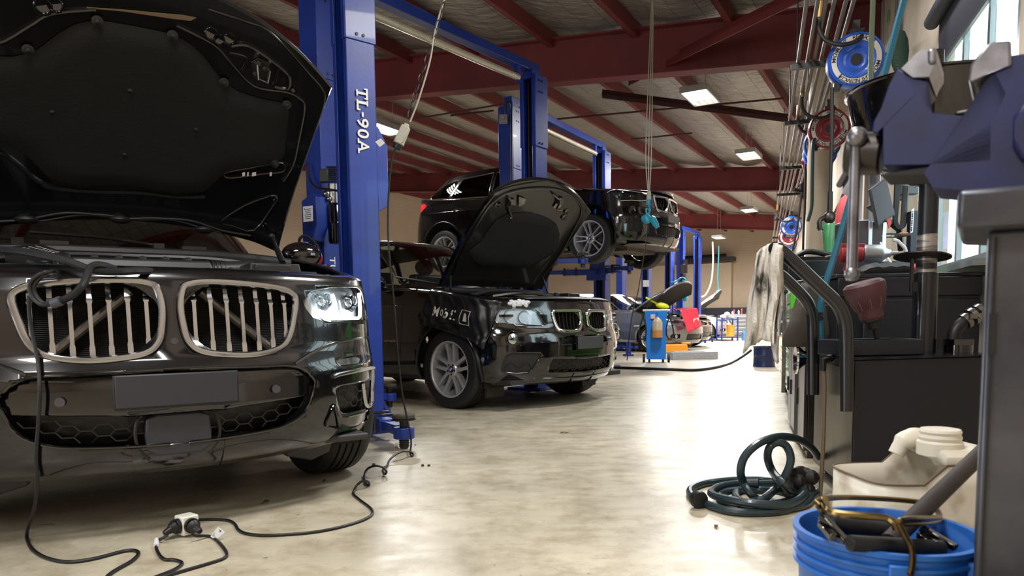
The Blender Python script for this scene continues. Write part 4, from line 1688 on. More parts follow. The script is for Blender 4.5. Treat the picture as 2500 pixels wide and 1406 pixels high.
# ---------------------------------------------------------------- second black SUV, bonnet up, wing cover on
P = dict(xc=-.05, n=7, c=.34, xcr=-3.1,
         xf=[(.2, .70), (.24, .78), (.32, .83), (.45, .86), (.58, .865), (.66, .85), (.72, .82), (.85, .81), (.95, .78)],
         w=[(.2, .84), (.28, .90), (.4, .935), (.6, .94), (.8, .935), (.95, .92), (1.1, .89)],
         xr=[(.2, -3.5), (.5, -3.68), (1.1, -3.6)],
         zb=[(-3.4, .3), (-.5, .26), (.5, .23), (.85, .22)],
         zt=[(-3.7, 1.08), (-2, 1.10), (-.6, 1.07), (-.1, 1.02), (.3, .975), (.6, .945), (.82, .94)])
C2 = begin('car', 'glossy black SUV with raised bonnet and a black cover over its wing', (.065, 6.97, 46.6), P)
C2.inw = -1
S5, O5 = 5.022, (1200, 680)
kid = yz(hits(C2, [(738, 405), (785, 390), (1050, 390), (1092, 420), (1100, 560), (1082, 628), (1030, 652), (862, 648), (802, 610), (752, 500)], S5, O5))
kid = [(max(.02, y), z) for y, z in kid]
kidney(C2, kid, 7, .011, CHROME, .0035, .03, False, slat_m=DSTEEL, back=.03)
mini = yz(hits(C2, [(835, 795), (872, 728), (920, 708), (1115, 706), (1115, 795)], S5, O5))
mini = [(y if i < 3 else -.1, z) for i, (y, z) in enumerate(mini)]
m_ = cut(C2.bm, fpoly(mini))
link(shifted(m_, (-.04, 0, 0)), 'upper_intake', GRM, C2.root, loc=True)
comb(C2, shrink([(max(y, .0), z) for y, z in mini], .006), .032, .003, -.012, 'upper_intake_comb', C2.root, DSTEEL, st=1.3, hh=.6)
cen = yz(hits(C2, [(740, 985), (1090, 990), (1090, 1150), (700, 1150), (715, 1060)], S5, O5))
cen = [(-.1, cen[1][1]) if i == 1 else (-.1, cen[2][1]) if i == 2 else p for i, p in enumerate(cen)]
m_ = cut(C2.bm, fpoly(cen))
link(shifted(m_, (-.05, 0, 0)), 'lower_intake', GRM, C2.root, loc=True)
comb(C2, shrink([(max(y, .0), z) for y, z in cen], .008), .036, .0035, -.012, 'lower_intake_comb', C2.root, DSTEEL, st=1.3, hh=.62)
sid = yz(hits(C2, [(103, 1140), (142, 1000), (180, 935), (240, 908), (620, 918), (560, 1020), (510, 1100), (455, 1150), (300, 1160)], S5, O5))
m_ = cut(C2.bm, fpoly(sid, -.1))
sides(C2, m_, 'side_intake', mat('matt_grille', (30, 30, 32), .5), -.012, .992)
mid = sum(z for y, z in sid) / len(sid)
comb(C2, shrink([(y, min(z, mid + .02)) for y, z in sid], .012), .045, .003, .004, 'side_intake_comb', C2.root, GRM, st=1.2, hh=.75)
hlp = yz(hits(C2, [(40, 540), (70, 420), (100, 378), (240, 354), (400, 366), (552, 388), (600, 470), (662, 578), (560, 572), (400, 560), (200, 548)], S5, O5))
lens = cut(C2.bm, fpoly(hlp, -.2))
sides(C2, lens.copy(), 'lamp_housing', mat('lamp_housing_pale', (214, 219, 222), .3, .25), -.022, .985)
lzs = sides(C2, lens, 'headlamp_lens', LENS)
for s, lz in zip((1, -1), lzs):
    for px, py, r in ((238, 460, .06), (410, 475, .055)):
        h = hit(C2, px / S5 + O5[0], py / S5 + O5[1])
        h = V((h.x - .02, s * abs(h.y) * .985, h.z))
        b = B(C2.M)
        b.lathe([(r, .0), (r * 1.05, .004), (r, .008), (r * .8, -.02), (r * .4, -.045), (0, -.05)], h, (1, s * .35, 0), 22, False)
        part(C2, b, 'lamp_reflector', REFL, lz)
fp = hit(C2, 255 / S5 + O5[0], 737 / S5 + O5[1])
for s in (1, -1):
    h = V((fp.x, s * abs(fp.y), fp.z))
    ax = V((1, s * .3, 0))
    b = B(C2.M)
    b.lathe([(.062, -.01), (.066, .006), (.06, .008), (.05, -.01)], h, ax, 26, False)
    fl = part(C2, b, 'fog_lamp_ring', BLKG)
    b = B(C2.M)
    b.lathe([(.05, .0), (.046, .012), (.03, .018), (0, .02)], h, ax, 22, False)
    part(C2, b, 'fog_lamp', REFL, fl)
b = B(C2.M)
X = .885
b.solid([(X, y, .575 + z) for y, z in ((-.186, -.054), (.186, -.054), (.186, .054), (-.186, .054))], (.008, 0, 0))
npl = part(C2, b, 'number_plate', PLATE, bev=.003)
b = B(C2.M)
b.solid([(X - .015, y, .57 + z) for y, z in ((-.192, -.06), (.192, -.06), (.192, .06), (-.192, .06))], (.014, 0, 0))
part(C2, b, 'plate_holder', BLK, npl)
b = B(C2.M)
b.tube([V((sxf(C2, y, .262) + .006, y, .262 + .03 * abs(y))) for y in [-.56 + 1.12 * i / 20 for i in range(21)]], .007, 6)
part(C2, b, 'lower_lip', PAINTB)
for y in (.33, -.33):
    b = B(C2.M)
    X = sxf(C2, y, .55)
    b.cyl((X - .01, y, .55), (X + .002, y, .55), .013, seg=12)
    part(C2, b, 'parking_sensor', BLK)
b = B(C2.M)
b.solid([p + V((.003, 0, 0)) for p in hits(C2, [(678, 960), (690, 905), (758, 902), (745, 958)], S5, O5)], (.004, 0, 0))
part(C2, b, 'tow_cover', PAINTB)
b = B(C2.M)
b.box((-1.4, 0, .25), (4.1, 1.6, .04))
for s in (1, -1):
    b.box((.34, s * .68, .17), (.02, .22, .12))
part(C2, b, 'underbody_tray', mat('underbody_plastic', (48, 46, 46), .55))
b = B(C2.M)
b.box((.1, 0, .82), (1.0, 1.6, .02))
part(C2, b, 'bay_floor', LINER)
b = B(C2.M)
b.grid([[(sxf(C2, y, .93) - .01, y, .965) for y in [-.6 + 1.2 * i / 16 for i in range(17)]], [(sxf(C2, y, .93) - .1, y, .99) for y in [-.6 + 1.2 * i / 16 for i in range(17)]], [(.5, y, .985) for y in [-.6 + 1.2 * i / 16 for i in range(17)]]])
part(C2, b, 'radiator_panel', BAY, solid=.006)
b = B(C2.M)
b.box((-.02, 0, .97), (.6, .6, .1), top=.85)
for k in range(4):
    b.box((-.02, -.18 + k * .12, 1.03), (.46, .05, .015))
part(C2, b, 'engine_cover', BAY, bev=.02)
b = B(C2.M)
b.tube([(-.05, -.62, 1.0), (-.1, -.3, 1.06), (-.12, 0, 1.07), (-.1, .3, 1.06), (-.05, .62, 1.0)], .02, 8, 6)
b.tube([(-.3, y, 1.07) for y in (-.7, -.35, 0, .35, .7)], .03, 8, 4)
part(C2, b, 'scuttle_seal', MATS['seal_rubber'])
b = B(C2.M)
b.tube([(.1, -.45, 1.0), (.2, -.2, 1.03), (.22, .05, 1.02), (.3, .25, 1.0)], .022, 8, 6)
part(C2, b, 'intake_hose', DSTEEL)
b = B(C2.M)
b.box((.25, .45, 1.0), (.2, .18, .08))
b.cyl((.33, .2, 1.0), (.33, .2, 1.04), .03, seg=12)
part(C2, b, 'fluid_reservoir', BLK, bev=.01)
b = B(C2.M)
b.grid([[(-.38, y, 1.08) for y in (-.78, 0, .78)], [(-.55, y, 1.11) for y in (-.78, 0, .78)], [(-.72, y, 1.12) for y in (-.78, 0, .78)]])
part(C2, b, 'scuttle_panel', BLK, solid=.01)
for y in (.1, -.45):
    b = B(C2.M)
    b.tube([(-.55, y, 1.13), (-.62, y - .25, 1.17), (-.68, y - .5, 1.2)], .01, 6, 5)
    part(C2, b, 'wiper_arm', BLK)
for s in (1, -1):
    b = B(C2.M)
    b.ball((-.95, s * 1.0, 1.16), (.08, .12, .08), 16)
    b.box((-.96, s * .92, 1.1), (.06, .1, .05))
    part(C2, b, 'door_mirror', PAINTB)
    b = B(C2.M)
    b.box((-1.55, s * .38, .75), (.5, .48, .16))
    b.box((-1.82, s * .38, 1.02), (.14, .46, .62), Mx.Identity(4))
    b.ball((-1.86, s * .38, 1.42), (.06, .14, .1), 12)
    part(C2, b, 'front_seat', BLK, bev=.03)
b = B(C2.M)
b.box((-.95, 0, 1.02), (.5, 1.5, .12))
part(C2, b, 'dashboard', BLK, bev=.04)
b = B(C2.M)
b.tube([V((-1.2, -.38, 1.05)) + V((.06 * sin(a), .17 * cos(a), .17 * sin(a))) for a in [2 * pi * i / 20 for i in range(20)]], .014, 6, 0, True)
part(C2, b, 'steering_wheel', BLK)
arches(C2, [(0, .355), (-2.81, .355)], .41, mat('arch_plastic', (14, 14, 15), .4))
G2 = dict(wb=-.62, wt=-1.42, rb=-3.58, rt=-3.2, hwb=.79, hwt=.61, roof=[(-3.5, 1.58), (-2.2, 1.655), (-1.35, 1.635)], ws=[(-.1, 1.16), (.69, 1.16), (.55, 1.575), (-.1, 1.60)], n=4.5)
b = B(C2.M)
greenhouse(C2, G2, [('front_side_glass', [(-.92, 1.15), (-1.46, 1.54), (-1.9, 1.57), (-1.9, 1.15)]), ('rear_side_glass', [(-1.96, 1.15), (-1.96, 1.57), (-2.7, 1.54), (-2.75, 1.17)]), ('quarter_glass', [(-2.82, 1.18), (-2.78, 1.53), (-3.12, 1.47), (-3.25, 1.22)])], PAINTB, glass('clear_car_glass', (200, 205, 203)), trim=CHROME)
def sideline(C, pts, r, nm, m, s=-1, par=None):
    b = B(C.M)
    out = []
    for x, z in pts:
        h = C.bvh.ray_cast(V((x, s * 3, z)), V((0, -s, 0)))[0]
        if h is not None:
            out.append(h)
    b.tube(out, r, 6)
    return part(C, b, nm, m, par)
for s in (-1, 1):
    sideline(C2, [(-.62, 1.05), (-.62, .8), (-.66, .5), (-.66, .34)], .005, 'door_gap', LINER, s)
    sideline(C2, [(-1.92, 1.05), (-1.92, .6), (-1.9, .34)], .005, 'door_gap', LINER, s)
    sideline(C2, [(-.45, .40), (-1.4, .36), (-2.35, .40)], .02, 'sill_trim', LINER, s)
    sideline(C2, [(-.62, .93), (-1.9, .96), (-3.0, .99)], .006, 'shoulder_crease', PAINTB, s)
    for x in (-1.7, -2.62):
        b = B(C2.M)
        b.tube([(x, s * .955, .95), (x + .1, s * .975, .955), (x + .2, s * .955, .95)], .012, 6, 4)
        part(C2, b, 'door_handle', PAINTB)
h = C2.bvh.ray_cast(V((-.8, -3, .62)), V((0, 1, 0)))[0]
b = B(C2.M)
b.fit('xDrive30d', Mx(((1, 0, 0, -.8), (0, 0, -1, h.y - .004), (0, 1, 0, .60), (0, 0, 0, 1))), .2, .022, .01)
part(C2, b, 'model_lettering', CHROME)
link(C2.bm, 'body', PAINTB, C2.root, solid=.012, loc=True)
for x in (0, -2.81):
    for s in (1, -1):
        wheelset(C2, x, s * .80, .36, .24, .247, dict(rot=.32, spread=2.5, wide=3.5), 0, .352)
H2 = dict(wr=.73, wf=.715, xh=-.36, rc=.04, xe=.645, xf=.86, p=2.2, zh=1.134, zf=1.0, zo=1.134)
hd = hood(C2, H2, 55.4, PAINTB, mat('bonnet_underside_grey', (22, 21, 20), .3, coat=.4), 30, 24)
SA, OA = 2.1975, (900, 380)
Ti2 = C2.T.inverted()
pp = [Ti2 @ p for p in hits(C2, [(535, 515), (600, 460), (640, 400), (680, 345), (740, 312), (860, 302), (960, 332), (1008, 365), (1025, 420), (1015, 500), (960, 545), (850, 605), (700, 592), (600, 586), (560, 560)], SA, OA, C2.hb)]
poly = [(p.x, p.y) for p in pp]
pd = cut(C2.innerbm, lambda c: sdf((lambda q: (q.x, q.y))(Ti2 @ c), poly))
for v in pd.verts:
    q = Ti2 @ v.co
    v.co += C2.hn * (.004 + .018 * min(1, max(0, -sdf((q.x, q.y), poly)) / .04))
pad = link(pd, 'insulation_pad', PADM, C2.inner, loc=True)
def und2(pts, off=.0):
    return [p + C2.hn * off for p in hits(C2, pts, SA, OA, C2.hb)]
for nm, q, r in (('inner_bead', [(450, 640), (520, 470), (600, 330), (660, 250), (740, 200), (860, 175), (1000, 178), (1090, 215), (1140, 290), (1100, 390), (1030, 520), (940, 640)], .012),
                 ('outer_bead', [(420, 640), (500, 460), (640, 240), (720, 180), (860, 148), (1000, 145), (1110, 180), (1165, 290), (1110, 410), (980, 600)], .007)):
    b = B(C2.M)
    b.tube(und2(q, .004), r, 8, 4)
    part(C2, b, nm, MATS['bonnet_underside_grey'], C2.inner)
for q in ([(740, 215), (760, 250), (745, 280), (760, 320), (752, 330)], [(980, 200), (1020, 240), (1005, 280), (1030, 285)]):
    b = B(C2.M)
    b.tube(und2(q, .02), .01, 6, 4)
    b.box(und2([q[1]], .012)[0], (.06, .06, .05))
    part(C2, b, 'bonnet_catch', STEEL, C2.inner)
for q in ([(800, 215), (840, 230), (830, 255), (800, 270)], [(1000, 250), (1030, 262), (1015, 285), (985, 275)]):
    b = B(C2.M)
    b.solid(und2(q, .012), C2.hn * .004)
    part(C2, b, 'catch_plate', STEEL, C2.inner)
for q in [(1060, 300), (1045, 330), (690, 260), (720, 370)]:
    for h in und2([q]):
        b = B(C2.M)
        b.lathe([(.03, .002), (.032, .01), (.02, .004), (0, .003)], h, C2.hn, 12, False)
        part(C2, b, 'locating_hole', BLKG, C2.inner)
for (x0, y0), (x1, y1) in (((968, 755), (925, 640)), ((440, 720), (432, 640))):
    a = C2.Mi @ at(x0 / SA + OA[0], y0 / SA + OA[1], 7.0 + (.35 if x0 > 900 else -.45))
    e = und2([(x1, y1)], .02)
    if e:
        b = B(C2.M)
        b.cyl(a, e[0], .011, seg=8)
        part(C2, b, 'gas_strut', BLK, hd)
# wing cover with lettering, lying on the wing
S4, O4 = 4.6875, (900, 560)
L_, R_ = [(735, 690), (690, 790), (640, 900), (600, 1000), (578, 1085)], [(1560, 845), (1520, 930), (1450, 1090), (1390, 1230), (1338, 1390)]
T_, B_ = [(735, 690), (920, 725), (1100, 765), (1300, 800), (1560, 845)], [(578, 1085), (720, 1115), (1000, 1205), (1230, 1305), (1338, 1390)]
def lp(t, f):
    f *= len(t) - 1
    i = min(int(f), len(t) - 2)
    f -= i
    return V((t[i][0] + (t[i + 1][0] - t[i][0]) * f, t[i][1] + (t[i + 1][1] - t[i][1]) * f))
NI, NJ = 44, 26
rows = []
last = None
for j in range(NJ + 1):
    r = []
    v = j / NJ
    for i in range(NI + 1):
        u = i / NI
        p = lp(T_, u) * (1 - v) + lp(B_, u) * v + lp(L_, v) * (1 - u) + lp(R_, v) * u - (V(T_[0]) * (1 - u) * (1 - v) + V(T_[-1]) * u * (1 - v) + V(B_[0]) * (1 - u) * v + V(B_[-1]) * u * v)
        d = (C2.Mi.to_3x3() @ ray(p.x / S4 + O4[0], p.y / S4 + O4[1])).normalized()
        h, n, _, _ = C2.bvh.ray_cast(C2.Mi @ CAM, d)
        if h is None or h.y > -.5:
            h, n = last[0].copy() if last else V((0, -.9, .9)), V((0, -1, .2))
        last = (h, n)
        # the cover hangs over the wheel opening instead of following it
        w = .012 + .011 * sin(u * 17 + v * 5 + 2 * sin(v * 7)) * (v ** .5) + .006 * sin(u * 41 - v * 13) + .008 * sin(v * 11 + u * 3)
        r.append(h + V((0, -1, .25)).normalized() * (w + .012))
    rows.append(r)
b = B(C2.M)
b.grid(rows)
fc = b.obj('wing_cover', mat('black_vinyl', (22, 22, 24), .36, bump=(30, .15)), None, solid=.003, label='black vinyl wing cover with white lettering draped over the black SUV', cat='cover')
def cov(px, py):
    d = (C2.Mi.to_3x3() @ ray(px / S4 + O4[0], py / S4 + O4[1])).normalized()
    bv = cov.bv
    return bv.ray_cast(C2.Mi @ CAM, d)[0]
tb = B()
tb.grid(rows)
cov.bv = BVHTree.FromBMesh(tb.bm)
def onc(t, u0, v0, px, fitw, fith, nm, bold):
    pass
A = cov(760, 935) or rows[10][12]
D = cov(1150, 1020) or rows[12][30]
Wx = (D - A)
Nn = V((0, -1, .12)).normalized()
ex = Wx.normalized()
ey = Nn.cross(ex).normalized()
b = B(C2.M)
def lay(t, c, w, h, bold):
    vs, fs = glyphs(t, bold)
    xs = [p.x for p in vs]
    ys = [p.y for p in vs]
    out = []
    for p in vs:
        q = c + ex * ((p.x - (max(xs) + min(xs)) / 2) / (max(xs) - min(xs)) * w) + ey * ((p.y - (max(ys) + min(ys)) / 2) / (max(ys) - min(ys)) * h)
        hh = cov.bv.ray_cast(q + Nn * .3, -Nn)[0]
        out.append((hh or q) + Nn * .006)
    v = b._v(out)
    for f in fs:
        b._f([v[i] for i in f])
ln = Wx.length
lay('M', A.lerp(D, .04), ln * .17, .085, .03)
lay('o', A.lerp(D, .235), ln * .13, .062, .02)
lay('b', A.lerp(D, .37), ln * .13, .085, .03)
lay('i', A.lerp(D, .50), ln * .05, .085, .03)
lay('l', A.lerp(D, .58), ln * .05, .085, .03)
lay('1', A.lerp(D, .86), ln * .09, .07, .03)
c = A.lerp(D, .86)
w, h = ln * .13, .06
for (x0, y0), (x1, y1) in (((-w, -h), (w, -h)), ((w, -h), (w, h)), ((w, h), (-w, h)), ((-w, h), (-w, -h))):
    P0, P1_ = c + ex * x0 + ey * y0, c + ex * x1 + ey * y1
    pts = []
    for k in range(7):
        q = P0.lerp(P1_, k / 6)
        hh = cov.bv.ray_cast(q + Nn * .3, -Nn)[0]
        pts.append((hh or q) + Nn * .003)
    b.tube(pts, .003, 4)
b.obj('lettering', LTR, fc, sharp=30)
b = B(C2.M)
for k in range(10):
    q = hit(C2, (250 + k * 24) / S5 + O5[0], (346 + (k % 3) * 6) / S5 + O5[1])
    if q:
        b.ball(q + V((-.03, 0, .025 + .012 * (k % 2))), (.035, .03, .02 + .01 * (k % 3)), 7)
b.obj('plastic_sheet', mat('crumpled_plastic', (205, 208, 212), .2), None, label='crumpled clear plastic tucked above the headlight of the black SUV', cat='plastic')

# ---------------------------------------------------------------- third black SUV, raised on its lift
P = dict(xc=-.05, n=6, c=.36, xcr=-2.95,
         xf=[(.2, .70), (.26, .76), (.34, .80), (.5, .82), (.62, .81), (.72, .78), (.9, .76), (1.0, .72)],
         w=[(.2, .80), (.3, .88), (.4, .905), (.6, .91), (.8, .90), (.95, .89), (1.1, .86)],
         xr=[(.2, -3.35), (.5, -3.52), (.8, -3.5), (1.1, -3.42)],
         zb=[(-3.4, .32), (-.5, .26), (.5, .24), (.85, .23)],
         zt=[(-3.5, 1.24), (-2.9, 1.16), (-2, 1.08), (-.6, 1.04), (-.1, 1.0), (.3, .95), (.6, .92), (.82, .915)])
C3 = begin('car', 'black SUV held high in the air on the blue lift', (1.611, 10.56, 53.2, 1.552), P)
C3.inw = -1
DREF = mat('smoked_reflector', (84, 88, 94), .2, .9)
S6, O6 = 5.409, (1340, 420)
kid = yz(hits(C3, [(1378, 325), (1400, 318), (1550, 345), (1572, 400), (1552, 520), (1500, 532), (1430, 502), (1398, 420)], S6, O6))
kid = [(max(.02, y), z) for y, z in kid]
kidney(C3, kid, 8, .012, CHROME, .004, .03, False, slat_m=BLKG, back=.03)
def simple_cut(C, pts, sc, o, nm, m, dx, sy, xmin, cellnm=None, cell=.04):
    pl = yz(hits(C, pts, sc, o))
    c = cut(C.bm, fpoly(pl, xmin))
    sides(C, c, nm, m, dx, sy)
    if cellnm:
        comb(C, shrink(pl, .012), cell, .0035, -.01, cellnm, C.root, DSTEEL, st=1.3, hh=.6)
    return pl
simple_cut(C3, [(1062, 600), (1150, 600), (1240, 620), (1238, 780), (1180, 790), (1062, 765)], S6, O6, 'side_intake', MATS['matt_grille'], -.015, .99, -.2, 'side_intake_comb', .045)
cen = yz(hits(C3, [(1400, 700), (1500, 700), (1575, 712), (1575, 850), (1500, 838), (1425, 812)], S6, O6))
cen = [(-.1 if i in (2, 3) else y, z) for i, (y, z) in enumerate(cen)]
m_ = cut(C3.bm, fpoly(cen))
link(shifted(m_, (-.04, 0, 0)), 'lower_intake', GRM, C3.root, loc=True)
comb(C3, shrink([(max(y, 0), z) for y, z in cen], .01), .04, .0035, -.01, 'lower_intake_comb', C3.root, DSTEEL, st=1.3, hh=.6)
hlp = yz(hits(C3, [(765, 272), (830, 238), (920, 234), (1050, 246), (1180, 268), (1290, 296), (1290, 372), (1190, 380), (1100, 370), (1010, 374), (940, 372), (850, 312)], S6, O6))
lens = cut(C3.bm, fpoly(hlp, -.45))
sides(C3, lens.copy(), 'lamp_housing', mat('lamp_housing_dark', (60, 64, 68), .2, .6), -.05, .96)
lzs = sides(C3, lens, 'headlamp_lens', LENS)
for s, lz in zip((1, -1), lzs):
    for px, py in ((985, 305), (1130, 320)):
        h = hit(C3, px / S6 + O6[0], py / S6 + O6[1])
        h = V((h.x - .03, s * abs(h.y) * .985, h.z))
        b = B(C3.M)
        b.lathe([(.045, 0), (.05, .005), (.042, .01), (.03, -.02), (0, -.03)], h, (1, s * .5, 0), 16, False)
        part(C3, b, 'lamp_reflector', DREF, lz)
fp = hit(C3, 1095 / S6 + O6[0], 500 / S6 + O6[1])
for s in (1, -1):
    b = B(C3.M)
    b.lathe([(.055, .0), (.058, .008), (.048, .01), (.035, .002), (0, .0)], V((fp.x, s * abs(fp.y), fp.z)), V((1, s * .6, 0)), 20, False)
    part(C3, b, 'fog_lamp', DREF)
b = B(C3.M)
X = .84
b.solid([(X, y, .60 + z) for y, z in ((-.186, -.05), (.186, -.05), (.186, .05), (-.186, .05))], (.008, 0, 0))
part(C3, b, 'number_plate', mat('worn_plate', (84, 82, 82), .5))
PANM = mat('grimy_underbody', (104, 90, 76), .6, noise=(5, .35, .7), c2=(62, 54, 48))
b = B(C3.M)
b.grid([[(x, y * w, z) for y in (-1, -.5, 0, .5, 1)] for x, w, z in ((.70, .55, .245), (.55, .78, .235), (.36, .62, .23), (-.36, .6, .23), (-.45, .8, .24), (-2.2, .8, .25), (-2.3, .55, .27), (-3.05, .55, .3), (-3.3, .7, .33))])
for y in (-.45, .45):
    b.box((-1.35, y, .22), (1.6, .08, .03))
b.cyl((.3, .1, .24), (-2.8, .1, .26), .035, seg=10)
b.box((.2, 0, .205), (.3, .9, .05))
up = part(C3, b, 'underbody', PANM)
for s in (1, -1):
    b = B(C3.M)
    b.tube([(.02, s * .25, .26), (.0, s * .5, .24), (-.02, s * .68, .28)], .035, 8, 4)
    part(C3, b, 'suspension_arm', DSTEEL, up)
arches(C3, [(0, .40), (-2.67, .40)], .40, mat('arch_plastic', (14, 14, 15), .4))
tp = [(-3.6, .95), (-3.6, 1.15), (-3.0, 1.13), (-3.08, 1.07), (-3.3, .97)]
c = cut(C3.bm, lambda c: sdf((c.x, c.z), tp) if c.x < -2.8 else 1)
sides(C3, c, 'tail_lamp', mat('tail_lamp_red', (190, 20, 30), .15, coat=1))
for s in (1, -1):
    b = B(C3.M)
    b.tube([V((p.x + .004, s * abs(p.y), p.z)) for p in hits(C3, [(765, 272), (830, 238), (920, 234), (1050, 246), (1180, 268), (1290, 296)], S6, O6)], .007, 6, 3)
    b.tube([V((p.x + .004, s * abs(p.y), p.z)) for p in hits(C3, [(850, 312), (940, 372), (1010, 374), (1100, 370), (1190, 380), (1290, 372)], S6, O6)], .006, 6, 3)
    part(C3, b, 'headlamp_trim', CHROME)
G3 = dict(wb=-.60, wt=-1.40, rb=-3.42, rt=-3.05, hwb=.77, hwt=.58, roof=[(-3.3, 1.50), (-2.2, 1.585), (-1.3, 1.575)], ws=[(-.1, 1.12), (.67, 1.12), (.53, 1.51), (-.1, 1.54)], n=4.5, dark=1)
greenhouse(C3, G3, [('front_side_glass', [(-.95, 1.11), (-1.45, 1.46), (-1.78, 1.5), (-1.78, 1.11)]), ('rear_side_glass', [(-1.84, 1.12), (-1.84, 1.5), (-2.45, 1.48), (-2.61, 1.17)]), ('quarter_glass', [(-2.68, 1.18), (-2.54, 1.47), (-2.8, 1.44), (-3.12, 1.29), (-3.08, 1.22)])], PAINTB, trim=CHROME)
for s in (-1, 1):
    sideline(C3, [(-.66, 1.02), (-.62, .8), (-.66, .5), (-.68, .36)], .005, 'door_gap', LINER, s)
    sideline(C3, [(-1.8, 1.02), (-1.82, .6), (-1.8, .36)], .005, 'door_gap', LINER, s)
    sideline(C3, [(-.5, .40), (-1.35, .36), (-2.2, .40)], .02, 'sill_trim', LINER, s)
    sideline(C3, [(-.5, .90), (-1.8, .93), (-3.0, .96)], .006, 'shoulder_crease', PAINTB, s)
    for x in (-1.6, -2.42):
        b = B(C3.M)
        b.tube([(x, s * .92, .95), (x + .1, s * .94, .955), (x + .2, s * .92, .95)], .012, 6, 4)
        part(C3, b, 'door_handle', PAINTB)
    b = B(C3.M)
    b.ball((-.95, s * .99, 1.12), (.08, .12, .08), 16)
    b.box((-.96, s * .9, 1.06), (.06, .1, .05))
    part(C3, b, 'door_mirror', PAINTB)
link(C3.bm, 'body', PAINTB, C3.root, solid=.012, loc=True)
for x in (0, -2.67):
    for s in (1, -1):
        wheelset(C3, x, s * .79, .338, .225, .238, dict(rot=.05, spread=2.2, wide=1.5), 0, .335)
H3 = dict(wr=.74, wf=.76, xh=-.6, rc=.05, xe=.36, xf=.755, p=2.4, zh=1.06, zf=.945, zo=1.06)
hood(C3, H3, 0, PAINTB, UNDER, 24, 16, .02)
